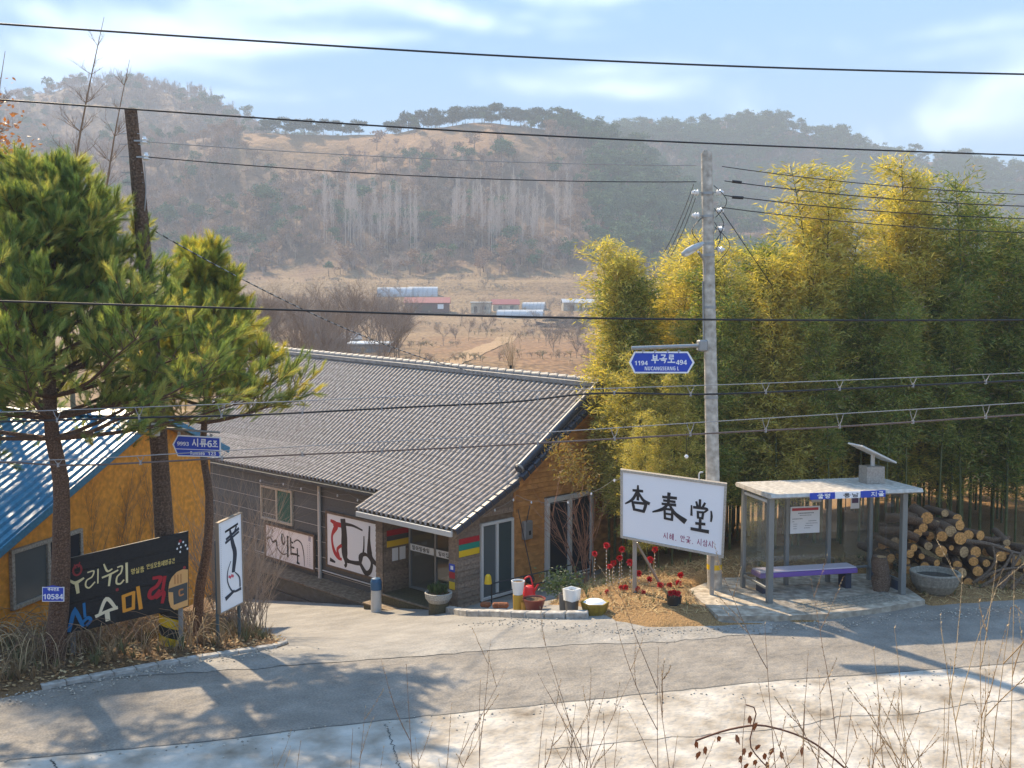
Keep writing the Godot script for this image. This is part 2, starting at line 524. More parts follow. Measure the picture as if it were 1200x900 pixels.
func make_ground() -> void:
	nz1.seed = 77; nz1.frequency = 0.5; nz1.fractal_octaves = 4
	struct("ground", grid_sheet(-60, 60, -72, 6, 1.0, func(x, z): return road_y(x, z) - 0.06 - maxf(0.0, absf(x) - 30.0) * 0.03), M.soil)
	struct("road", grid_sheet(-26, 26, -37, -7, 0.5, func(x, z): return road_y(x, z)), M.asphalt)
	# the newer concrete lane in front of the seam
	var seam := resample([Vector3(-12.230, 0.000, -12.428), Vector3(-7.347, 0.000, -13.726), Vector3(-4.496, 0.000, -14.418), Vector3(-2.157, 0.000, -15.149), Vector3(1.428, 0.000, -16.067), Vector3(4.498, 0.000, -16.891), Vector3(8.261, 0.000, -17.577), Vector3(13.224, 0.000, -18.664)], 120, 0.05)
	var near := []
	for p in seam: near.append(Vector3(p.x, 0, -8.0))
	var lane := struct("concrete_lane", strip(near, seam, 0.012, 3), M.concrete)
	var mb := MB.new()
	for i in seam.size() - 1:
		var w0 := 0.012 + 0.016 * absf(nz1.get_noise_2d(i * 3.1, 0.0)); var w1 := 0.012 + 0.016 * absf(nz1.get_noise_2d((i + 1) * 3.1, 0.0))
		var a: Vector3 = seam[i]; var b: Vector3 = seam[i + 1]
		mb.quad(Vector3(a.x, 0.016, a.z + w0), Vector3(b.x, 0.016, b.z + w1), Vector3(b.x, 0.016, b.z - w1), Vector3(a.x, 0.016, a.z - w0))
	obj("seam", mb, M.crack, lane)
	for cl in [[Vector3(0.503, 0.000, -14.093), Vector3(2.060, 0.000, -14.449), Vector3(3.541, 0.000, -14.727), Vector3(4.383, 0.000, -14.919), Vector3(5.257, 0.000, -15.351), Vector3(6.515, 0.000, -15.420), Vector3(7.465, 0.000, -15.845), Vector3(9.179, 0.000, -16.142)], [Vector3(-1.978, 0.000, -15.017), Vector3(-1.828, 0.000, -14.449), Vector3(-1.555, 0.000, -13.404)], [Vector3(-6.625, 0.000, -13.754), Vector3(-6.164, 0.000, -13.146)]]:
		var pts := resample(cl, 60, 0.07)
		mb = MB.new()
		for i in pts.size() - 1:
			var d: Vector3 = (pts[i + 1] - pts[i]).normalized()
			var s := Vector3(-d.z, 0, d.x) * (0.005 + 0.008 * absf(nz1.get_noise_2d(i * 2.7, 9.0)))
			var a: Vector3 = pts[i] + Vector3.UP * 0.0165; var b: Vector3 = pts[i + 1] + Vector3.UP * 0.0165
			mb.quad(a + s, b + s, b - s, a - s)
		obj("crack", mb, M.crack, lane)
	# the older, paler drive down to the cafe
	var f := resample([Vector3(-7.925, 0.000, -16.528), Vector3(-7.042, 0.000, -17.142), Vector3(-5.118, 0.000, -17.488), Vector3(-3.181, 0.000, -17.940), Vector3(-1.619, 0.000, -18.271), Vector3(0.000, 0.000, -18.664), Vector3(1.337, 0.000, -18.866), Vector3(3.386, 0.000, -19.126), Vector3(5.206, 0.000, -19.611)], 60, 0.12)
	var bk := resample([Vector3(-9.5, 0, -19.0), Vector3(-9.0, 0, -22.0), Vector3(-9.5, 0, -27.0), Vector3(-9.0, 0, -32.0), Vector3(-6.0, 0, -30.0), Vector3(-3.0, 0, -27.5), Vector3(0.0, 0, -25.5), Vector3(2.5, 0, -23.5), Vector3(6.0, 0, -21.8)], 60)
	struct("drive", strip(f, bk, 0.008, 24), M.drive)
	# earth bank on the left, leaf-littered ground under the bamboo
	bank_poly = flat([Vector3(-11.538, 0.000, -14.388), Vector3(-8.644, 0.000, -16.217), Vector3(-8.110, 0.000, -16.607), Vector3(-6.393, 0.000, -18.034), Vector3(-5.235, 0.000, -19.073), Vector3(-4.811, 0.000, -19.556), Vector3(-4.755, -0.100, -20.208), Vector3(-5.078, -0.300, -21.267), Vector3(-5.894, -0.600, -22.836), Vector3(-7.165, -1.200, -25.753), Vector3(-9.5, 0, -30), Vector3(-14, 0, -50), Vector3(-45, 0, -50), Vector3(-45, 0, -14)])
	struct("bank", grid_sheet(-30, -3, -42, -11, 0.2, func(x, z): return -99.0 if inside(bank_poly, Vector2(x, z)) < -0.35 else bank_y(x, z)), M.soil)
	stop_poly = flat([Vector3(4.081, 0.120, -22.451), Vector3(4.360, 0.120, -20.382), Vector3(5.495, 0.120, -20.382), Vector3(6.907, 0.120, -20.566), Vector3(8.190, 0.120, -21.072), Vector3(9.233, 0.120, -21.603), Vector3(9.242, 0.120, -22.673), Vector3(9.3, 0.12, -24.0), Vector3(5.0, 0.12, -23.5)])
	grove_poly = flat([Vector3(0.810, -0.600, -22.905), Vector3(1.722, -0.300, -21.645), Vector3(2.169, -0.100, -20.441), Vector3(2.831, 0.000, -20.005), Vector3(4.365, 0.000, -20.062), Vector3(6.498, 0.000, -20.415), Vector3(9.232, 0.000, -21.549), Vector3(11.705, 0.000, -22.094), Vector3(25, 0, -21.5), Vector3(45, 0, -25), Vector3(45, 0, -55), Vector3(7, 0, -50), Vector3(4.5, 0, -34), Vector3(3.0, 0, -29.5)])
	struct("grove_floor", grid_sheet(-1, 30, -44, -18, 0.2, func(x, z): return -99.0 if inside(grove_poly, Vector2(x, z)) < -0.35 else grove_y(x, z)), M.straw_soil)
	# the bank this side of the road, below the view
	struct("near_bank", grid_sheet(-16, 16, -10.5, 3, 0.5, func(x, z): return 0.02 + maxf(0.0, 10.4 + z) * 0.46 + nz1.get_noise_2d(x, z) * 0.1 * minf(1.0, maxf(0.0, 10.4 + z))), M.soil)
	# kerb stones round the bank
	var k := Node3D.new(); k.name = "kerb"; add_child(k); k.set_meta("kind", "structure")
	var path := resample([Vector3(-8.120, 0.000, -16.567), Vector3(-7.318, 0.000, -17.184), Vector3(-6.377, 0.000, -17.987), Vector3(-5.221, 0.000, -19.021), Vector3(-4.853, 0.000, -19.446), Vector3(-4.777, -0.100, -20.150), Vector3(-5.044, -0.300, -21.205), Vector3(-5.796, -0.600, -22.768)], 41)
	for i in range(0, 40, 2):
		mb = MB.new()
		var a: Vector3 = path[i]; var b: Vector3 = path[i + 2]
		var d := (b - a).normalized()
		mb.bar(drape(a.x, a.z, 0.03) + d * 0.006, drape(b.x, b.z, 0.03) - d * 0.006, 0.17, 0.10, 0.012)
		obj("kerbstone", mb, M.kerb, k)

# ---------- far land
const FRONT := [-900, 330, -300, 250, 0, 190, 100, 180, 200, 168, 290, 160, 430, 161, 460, 159, 500, 152, 560, 146, 650, 155, 690, 163, 740, 186, 800, 228, 860, 268, 1000, 305, 1200, 325, 2000, 350]
const BACK := [-900, 250, -300, 170, 0, 124, 60, 114, 100, 106, 150, 104, 230, 118, 290, 146, 330, 172, 450, 190, 600, 185, 700, 162, 770, 160, 830, 154, 900, 151, 960, 164, 1050, 190, 1200, 204, 1500, 250, 2000, 330]
func line(tb: Array, x: float) -> float:
	for i in range(2, tb.size(), 2):
		if x <= tb[i]: return lerpf(tb[i - 1], tb[i + 1], smoothstep(0.0, 1.0, clampf((x - tb[i - 2]) / float(tb[i] - tb[i - 2]), 0, 1)))
	return tb[-1]
const FLOOR := [40, -4.5, 70, -4.6, 100, -1.2, 130, 1.6, 180, 2.4, 230, 4.0, 280, 6.0, 320, 8.4, 345, 11.0, 372, 16.8, 400, 24.0]
const RIDGE_D := 600.0
const BACK_D := 860.0
var hz := FastNoiseLite.new()
func hill_y(x: float, z: float) -> float:
	var d := -z
	var col := 600.0 + 1150.0 * x / maxf(d, 1.0)          # bearing, in the units of the two ridge tables
	var base := line(FLOOR, d)
	var fr := 6.27 + RIDGE_D * (380.0 - line(FRONT, col)) / 1150.0
	var bk := 6.27 + BACK_D * (380.0 - line(BACK, col)) / 1150.0
	var h := base
	if d > 400.0:
		var t := (d - 400.0) / (RIDGE_D - 400.0)
		if t < 1.0: h = lerpf(base, fr, smoothstep(0.0, 1.0, t) * 0.35 + pow(t, 1.3) * 0.65)
		else: h = fr - 22.0 * smoothstep(0.0, 1.0, (d - RIDGE_D) / 90.0)
		if d > RIDGE_D + 40.0:
			var s := clampf((d - RIDGE_D - 40.0) / (BACK_D - RIDGE_D - 40.0), 0, 1)
			var low := minf(fr - 14.0, bk - 10.0)
			var hb := lerpf(low, bk, smoothstep(0.0, 1.0, s) * 0.5 + s * 0.5)
			h = maxf(h, hb) if d < BACK_D else maxf(h, bk) - (d - BACK_D) * 0.35
	var rough := smoothstep(400.0, 460.0, d) * (1.0 - 0.8 * smoothstep(RIDGE_D - 40.0, RIDGE_D, d) * (1.0 - smoothstep(RIDGE_D + 20.0, RIDGE_D + 80.0, d))) * (1.0 - smoothstep(BACK_D - 40.0, BACK_D, d))
	h += (hz.get_noise_2d(x, z * 0.6) * 9.0) * rough
	if d < 340.0: h += hz.get_noise_2d(x * 3.0, z * 3.0) * 0.7 * smoothstep(60.0, 110.0, d)
	return h
func cover(x: float, z: float) -> Color:   # dry grass, bare soil and leaf litter, linear
	var d := -z
	var a := hz.get_noise_2d(x * 1.3 + 300.0, z * 1.3) + 0.5 * hz.get_noise_2d(x * 6.0, z * 6.0)
	var col := 600.0 + 1150.0 * x / maxf(d, 1.0)
	var grass := Color(0.36, 0.27, 0.165); var soil := Color(0.38, 0.245, 0.145); var litter := Color(0.30, 0.20, 0.14); var pale := Color(0.44, 0.35, 0.23)
	if d < 330.0:
		var c := grass.lerp(pale, smoothstep(-0.1, 0.3, a))
		var warm := smoothstep(90.0, 110.0, d) * (1.0 - smoothstep(190.0, 230.0, d)) * smoothstep(470.0, 520.0, col)
		return c.lerp(soil, warm * smoothstep(-0.5, 0.1, a))
	var c2 := litter.lerp(grass, smoothstep(0.05, 0.35, a))
	if d + hz.get_noise_2d(x * 2.5, z) * 60.0 < 418.0: c2 = grass.lerp(pale, smoothstep(-0.2, 0.25, a))
	var top := smoothstep(RIDGE_D - 75.0, RIDGE_D - 50.0, d + hz.get_noise_2d(x * 2.0, 5.0) * 30.0) * (1.0 - smoothstep(RIDGE_D + 40, RIDGE_D + 60, d)) * smoothstep(250.0, 300.0, col) * (1.0 - smoothstep(600.0, 660.0, col))
	return c2.lerp(Color(0.46, 0.29, 0.14), top)

func make_hills() -> void:
	hz.seed = 5; hz.frequency = 0.012; hz.fractal_octaves = 4
	var mb := MB.new()
	mb.use_c = true
	var ds := [44.0]
	while ds[-1] < 1100.0: ds.append(ds[-1] * (1.035 if ds[-1] < 320.0 else 1.014))
	var na := 190
	var P := []; var C := []
	for d in ds:
		var row := PackedVector3Array(); var rc := PackedColorArray()
		for i in na + 1:
			var t := tan(deg_to_rad(-62.0 + 124.0 * i / na))
			row.append(Vector3(d * t, hill_y(d * t, -d), -d)); rc.append(cover(d * t, -d))
		P.append(row); C.append(rc)
	for j in ds.size() - 1:
		for i in na:
			var q := [P[j][i], P[j][i + 1], P[j + 1][i + 1], P[j + 1][i]]
			var cc := [C[j][i], C[j][i + 1], C[j + 1][i + 1], C[j + 1][i]]
			for tr in [[0, 1, 2], [0, 2, 3]]:
				var nn: Vector3 = (q[tr[1]] - q[tr[0]]).cross(q[tr[2]] - q[tr[0]]).normalized()
				for s in [0, 2, 1]:
					mb.v.append(q[tr[s]]); mb.n.append(nn); mb.c.append(cc[tr[s]])
	struct("hillside", mb, M.terrain)
	# path across the near field
	var a := []; var b := []
	for p in [Vector3(-9.755, 0.532, -100.000), Vector3(-8.213, 1.761, -118.000), Vector3(-5.736, 3.147, -150.000), Vector3(-2.476, 3.964, -190.000), Vector3(0.000, 4.745, -220.000)]:
		var w: float = 1.2 + p.z * -0.004
		a.append(Vector3(p.x - w, 0, p.z)); b.append(Vector3(p.x + w, 0, p.z))
	a = resample(a, 40); b = resample(b, 40)
	mb = MB.new()
	for i in 39: mb.quad(land(a[i]), land(b[i]), land(b[i + 1]), land(a[i + 1]))
	struct("field_path", mb, mat(lin(0.62, 0.50, 0.36), 0.95, T.soil, 0.2))
	grow_woods()
func land(p: Vector3, up := 0.1) -> Vector3: return Vector3(p.x, hill_y(p.x, p.z) + up, p.z)

# ---------- trees without leaves: flat slivers for the far ones, tubes for the near ones
func twigs(mb: MB, p: Vector3, d: Vector3, l: float, w: float, depth: int, r: RandomNumberGenerator, spread: float, kids: int, up := 0.25) -> void:
	var e := p + d * l
	var s := d.cross(Vector3(r.randf_range(-1, 1), r.randf_range(-0.3, 0.3), r.randf_range(-1, 1))).normalized()
	if depth >= 2: mb.quad(p - s * w, p + s * w, e + s * w * 0.6, e - s * w * 0.6)
	else: mb.t3(p - s * w, p + s * w, e)
	if depth >= 2:
		var s2 := d.cross(s)
		mb.quad(p - s2 * w, p + s2 * w, e + s2 * w * 0.6, e - s2 * w * 0.6)
	if depth <= 0: return
	for k in kids:
		var q := p.lerp(e, r.randf_range(0.35, 1.0))
		var dd := (d + Vector3(r.randf_range(-1, 1), r.randf_range(-0.6, 0.8), r.randf_range(-1, 1)) * spread + Vector3.UP * up).normalized()
		twigs(mb, q, dd, l * r.randf_range(0.5, 0.8), w * 0.55, depth - 1, r, spread, kids, up)
func bare_far(sd: int, h: float, spread: float, kids: int, w := 0.10, up := 0.25, depth := 3) -> ArrayMesh:
	var r := RandomNumberGenerator.new(); r.seed = sd
	var mb := MB.new()
	var d := Vector3(r.randf_range(-0.1, 0.1), 1, r.randf_range(-0.1, 0.1)).normalized()
	twigs(mb, Vector3(0, -0.3, 0), d, h * 0.42, w, depth, r, spread, kids, up)
	return mb.mesh()
func poplar_far(sd: int, h: float) -> ArrayMesh:
	var r := RandomNumberGenerator.new(); r.seed = sd
	var mb := MB.new()
	mb.quad(Vector3(-0.17, -0.5, 0), Vector3(0.17, -0.5, 0), Vector3(0.05, h, 0), Vector3(-0.05, h, 0))
	mb.quad(Vector3(0, -0.5, 0.17), Vector3(0, -0.5, -0.17), Vector3(0, h, -0.05), Vector3(0, h, 0.05))
	for k in 46:
		var y := h * r.randf_range(0.28, 0.97)
		var a := r.randf() * TAU
		var d := Vector3(cos(a) * 0.36, 1, sin(a) * 0.36).normalized()
		twigs(mb, Vector3(0, y, 0), d, h * 0.18 * (1.25 - y / h), 0.06, 1, r, 0.5, 4)
	return mb.mesh()
func clump_far(sd: int, rx: float, ry: float, n: int, sz: float, trunk: float, c0: Color, c1: Color) -> ArrayMesh:   # a far leafy crown: many small faces through its volume
	var r := RandomNumberGenerator.new(); r.seed = sd
	var mb := MB.new()
	mb.use_c = true
	mb.col = Color(0.10, 0.07, 0.05)
	mb.tube([Vector3(0, -0.5, 0), Vector3(0.1, trunk, 0), Vector3(0.2, trunk + ry, 0)], [0.22, 0.16, 0.05], 4, false)
	var lobes := []
	for k in 7: lobes.append(Vector3(r.randf_range(-0.62, 0.62) * rx, trunk + ry * r.randf_range(0.2, 1.55), r.randf_range(-0.62, 0.62) * rx))
	for k in n:
		var o: Vector3 = lobes[k % 7]
		var q := Vector3(r.randfn(), r.randfn() * 0.6, r.randfn()).normalized() * pow(r.randf(), 0.4)
		var p := o + Vector3(q.x * rx * 0.5, q.y * ry * 0.36, q.z * rx * 0.5)
		var d := Vector3(r.randf_range(-1, 1), r.randf_range(-0.3, 0.9), r.randf_range(-1, 1)).normalized()
		var s := d.cross(Vector3(r.randf_range(-1, 1), r.randf_range(-1, 1), r.randf_range(-1, 1))).normalized()
		mb.col = c0.lerp(c1, r.randf())
		mb.leaf(p, d, s, sz * r.randf_range(0.7, 1.4), sz * 0.7)
	return mb.mesh()

func grow_woods() -> void:
	var r := RandomNumberGenerator.new(); r.seed = 99
	var bare := []
	for k in 5: bare.append(bare_far(100 + k, 9.5, 0.75, 6, 0.10, 0.16))
	var bush := []
	for k in 3: bush.append(bare_far(140 + k, 4.6, 0.95, 6, 0.09, 0.1))
	var pines := []
	for k in 4: pines.append(clump_far(200 + k, 3.6, 3.6, 520, 0.75, 3.5, Color(0.05, 0.10, 0.04), Color(0.125, 0.205, 0.07)))
	var oaks := []
	for k in 3: oaks.append(clump_far(230 + k, 3.2, 3.2, 420, 0.6, 2.0, Color(0.26, 0.15, 0.085), Color(0.44, 0.28, 0.17)))
	var B := [[], [], [], [], []]; var BC := [[], [], [], [], []]
	var S := [[], [], []]; var Pn := [[], [], [], []]; var O := [[], [], []]
	var tones := [Color(0.38, 0.265, 0.215), Color(0.47, 0.36, 0.31), Color(0.31, 0.195, 0.145), Color(0.52, 0.40, 0.30)]
	for n in 27000:
		var d := r.randf_range(385.0, 880.0)
		var col := r.randf_range(-60.0, 1260.0)
		var x := (col - 600.0) / 1150.0 * d
		var z := -d
		var a := hz.get_noise_2d(x * 1.3 + 300.0, z * 1.3)
		var row := 380.0 - 1150.0 * (hill_y(x, z) - 6.27) / d
		if d > RIDGE_D + 35.0 and d < RIDGE_D + 120.0 and row > 178.0 and col < 680.0: continue
		if col > 290 and col < 470 and d > RIDGE_D - 20.0 and d < RIDGE_D + 60.0: continue      # the bare saddle between the pines
		var clear := d > RIDGE_D - 62.0 + hz.get_noise_2d(x * 2.0, 5.0) * 30.0 and d < RIDGE_D + 30.0 and col > 280 and col < 640
		if clear and r.randf() < 0.93: continue
		if d + hz.get_noise_2d(x * 2.0, z * 2.0 + 50.0) * 70.0 < 412.0 or (a < -0.22 and r.randf() < 0.75): continue
		if d < 440.0 and r.randf() < 1.0 - smoothstep(395.0, 440.0, d) * 0.8: continue
		var piney := 0.0
		if d > RIDGE_D + 40.0 and col > 420.0: piney = 0.82 if a > -0.3 else 0.35
		elif col > 690.0: piney = 0.8 if a > -0.12 else 0.25
		elif d > RIDGE_D - 15.0 and col > 470.0: piney = 0.9
		else: piney = 0.05
		var sc := r.randf_range(0.6, 1.25) * (1.35 if r.randf() < 0.15 else 1.0)
		var xf := Transform3D(Basis(Vector3.UP, r.randf() * TAU).scaled(Vector3.ONE * sc), Vector3(x, hill_y(x, z), z))
		if r.randf() < piney: Pn[r.randi() % 4].append(xf)
		elif r.randf() < 0.22: O[r.randi() % 3].append(xf)
		elif r.randf() < 0.36: S[r.randi() % 3].append(xf)
		else:
			var k := r.randi() % 5
			B[k].append(xf); BC[k].append(tones[r.randi() % 4])
	var mv := vcol(mat(Color(1, 1, 1), 0.95))
	for k in 5: tag(multi("bare_wood", bare[k], mv, B[k], self, BC[k]), "leafless grey brown wood covering the hillside", "wood", "leafless wood on the hill")
	var sc2 := mat(lin(0.42, 0.26, 0.18), 0.95)
	for k in 3: tag(multi("scrub", bush[k], sc2, S[k]), "low reddish brown scrub between the hillside trees", "scrub", "scrub on the hill")
	for k in 4: tag(multi("pine_wood", pines[k], M.far_leaf, Pn[k]), "dark green pine wood on the upper hill slopes", "wood", "pine wood on the hill")
	for k in 3: tag(multi("oak_wood", oaks[k], M.far_leaf, O[k]), "russet oaks holding dry leaves on the hillside", "wood", "russet oaks on the hill")
	var fx := []
	var fc := []
	for n in 4200:
		var d := r.randf_range(75.0, 400.0)
		var col := r.randf_range(150.0, 760.0)
		var x := (col - 600.0) / 1150.0 * d
		if hz.get_noise_2d(x * 2.2, -d * 2.2 + 700.0) < 0.0: continue
		fx.append(Transform3D(Basis(Vector3.UP, r.randf() * TAU).scaled(Vector3(1.0, 0.7, 1.0) * r.randf_range(0.12, 0.6)), Vector3(x, hill_y(x, -d), -d)))
		fc.append([Color(0.50, 0.38, 0.25), Color(0.44, 0.33, 0.23), Color(0.36, 0.25, 0.17), Color(0.30, 0.25, 0.14)][r.randi() % 4])
	for hd in [[296.0, 300, 480], [330.0, 250, 470], [352.0, 400, 700], [366.0, 240, 470], [384.0, 380, 720], [396.0, 250, 560], [408.0, 430, 740], [250.0, 560, 720], [215.0, 600, 700], [318.0, 520, 720]]:
		var col: float = hd[1]
		while col < hd[2]:
			col += r.randf_range(1.0, 3.4)
			var d: float = hd[0] + hz.get_noise_2d(col * 0.9, hd[0]) * 16.0 + r.randf_range(-1.5, 1.5)
			if hz.get_noise_2d(col * 1.5, hd[0] * 3.0) < -0.15: continue
			var x := (col - 600.0) / 1150.0 * d
			fx.append(Transform3D(Basis(Vector3.UP, r.randf() * TAU).scaled(Vector3(1.0, 0.8, 1.0) * r.randf_range(0.25, 0.75)), Vector3(x, hill_y(x, -d), -d)))
			fc.append([Color(0.42, 0.32, 0.24), Color(0.34, 0.24, 0.18), Color(0.28, 0.22, 0.15), Color(0.46, 0.36, 0.28)][r.randi() % 4])
	tag(multi("valley_scrub", bush[0], mv, fx, self, fc), "low dry scrub dotted over the valley fields", "scrub")
	# two stands of tall bare poplars, each trunk a tree
	var pops := []
	for k in 4: pops.append(poplar_far(300 + k, 26.0))
	var pm := mat(lin(0.56, 0.47, 0.40), 0.95)
	for n in 120:
		var left := n < 56
		var col := r.randf_range(375.0, 490.0) if left else r.randf_range(528.0, 668.0)
		var d := r.randf_range(445.0, 478.0)
		var x := (col - 600.0) / 1150.0 * d
		var o := inst("bare_poplar", pops[r.randi() % 4], pm, self, Transform3D(Basis(Vector3.UP, r.randf() * TAU).scaled(Vector3.ONE * r.randf_range(0.75, 1.1)), Vector3(x, hill_y(x, -d) - 0.3, -d)))
		tag(o, "tall pale leafless poplar in the stand above the white greenhouses" if left else "tall pale leafless poplar in the wider stand upslope from the small cream house", "tree", "poplars, first stand" if left else "poplars, second stand")
	# umbrella pines along the skyline
	var sky_pines := []
	for k in 3: sky_pines.append(clump_far(400 + k, 6.2, 4.0, 1500, 0.75, 1.9, Color(0.035, 0.06, 0.03), Color(0.08, 0.115, 0.05)))
	for c in [316, 327, 338, 349, 360, 371, 382, 393, 404, 414, 423]:
		var d := RIDGE_D + r.randf_range(-6, 6)
		var x: float = (c - 600.0) / 1150.0 * d
		tag(inst("skyline_pine", sky_pines[r.randi() % 3], M.far_leaf, self, Transform3D(Basis(Vector3.UP, r.randf() * TAU).scaled(Vector3.ONE * r.randf_range(0.85, 1.1)), Vector3(x, hill_y(x, -d), -d))), "umbrella pine in the row on the open saddle skyline", "tree", "skyline pines, saddle")
	for c in [462, 471, 480, 489, 498, 507, 516, 526, 536, 546, 556, 566, 576, 587, 598, 610, 622, 634, 646, 658, 670, 682]:
		var d := RIDGE_D + r.randf_range(-8, 10)
		var x: float = (c - 600.0) / 1150.0 * d
		tag(inst("skyline_pine", sky_pines[r.randi() % 3], M.far_leaf, self, Transform3D(Basis(Vector3.UP, r.randf() * TAU).scaled(Vector3(1, 1.15, 1) * r.randf_range(0.9, 1.3)), Vector3(x, hill_y(x, -d), -d))), "large pine in the dense clump on the hill crest", "tree", "skyline pines, crest")
	# leafless trees edging the left hilltop
	var tops := []
	for k in 3: tops.append(bare_far(420 + k, 17.0, 0.38, 6, 0.17, 0.55))
	for n in 60:
		var c := r.randf_range(85.0, 285.0)
		var d := BACK_D - r.randf_range(0.0, 30.0)
		var x := (c - 600.0) / 1150.0 * d
		tag(inst("hilltop_tree", tops[r.randi() % 3], M.grey_twig, self, Transform3D(Basis(Vector3.UP, r.randf() * TAU).scaled(Vector3.ONE * r.randf_range(0.7, 1.1)), Vector3(x, hill_y(x, -d), -d))), "slender leafless tree on the rounded farther hilltop", "tree", "leafless hilltop trees")

# ---------- far village
func hut(called: String, label: String, cat: String, at: Vector3, turn: float, w: float, d: float, h: float, rise: float, wall: Material, roof: Material, wins: Array) -> void:
	var o := thing(called, label, cat, land(at, -0.3), turn)
	var mb := MB.new()
	mb.prism([Vector2(-w / 2, 0), Vector2(w / 2, 0), Vector2(w / 2, h), Vector2(-w / 2, h)], d, Transform3D(Basis.IDENTITY, Vector3(0, 0, -d / 2)))
	for s in [-1.0, 1.0]: mb.t3(Vector3(s * w / 2, h, d / 2 * s), Vector3(s * w / 2, h, -d / 2 * s), Vector3(s * w / 2, h + rise, 0))
	obj("wall", mb, wall, o)
	mb = MB.new()
	for s in [-1.0, 1.0]:
		mb.bar(Vector3(0, h + rise / 2 + 0.12, s * (d / 4 + 0.15)) - Vector3(w / 2 + 0.4, 0, 0), Vector3(0, h + rise / 2 + 0.12, s * (d / 4 + 0.15)) + Vector3(w / 2 + 0.4, 0, 0), Vector2(d / 2 + 0.5, rise).length(), 0.16, 0.0, Vector3(0, d / 2, s * rise).normalized())
	obj("roof", mb, roof, o)
	for q in wins:
		mb = MB.new()
		mb.box(Vector3(q[1], q[2], 0.12), Transform3D(Basis.IDENTITY, Vector3(q[0], q[3], d / 2 + 0.03)))
		obj(q[4], mb, {"panel": M.paint_white, "window": M.grey_glass, "door": M.brown_plank, "opening": M.brown_plank}[q[4]], o)
func greenhouse(label: String, at: Vector3, turn: float, l: float, w: float, h: float) -> void:
	var o := thing("greenhouse", label, "greenhouse", land(at, -0.2), turn)
	var pts := []
	for k in 13:
		var a := PI * k / 12.0
		pts.append(Vector2(cos(a) * w / 2, sin(a) * h))
	var mb := MB.new()
	mb.prism(pts, l, Transform3D(Basis(Vector3.UP, PI / 2), Vector3(-l / 2, 0, 0)))
	obj("cover", mb, M.film, o)
	for k in 7:
		mb = MB.new()
		var q := []
		var rr := []
		for p in pts: q.append(Vector3(-l / 2 + l * k / 6.0, p.y * 1.015, p.x * 1.015)); rr.append(0.06)
		mb.tube(q, rr, 4, false)
		obj("hoop", mb, M.galv, o)
	mb = MB.new()
	mb.box(Vector3(0.1, h * 0.62, 1.6), Transform3D(Basis.IDENTITY, Vector3(l / 2 + 0.05, h * 0.31, 0)))
	obj("door", mb, M.grey_glass, o)

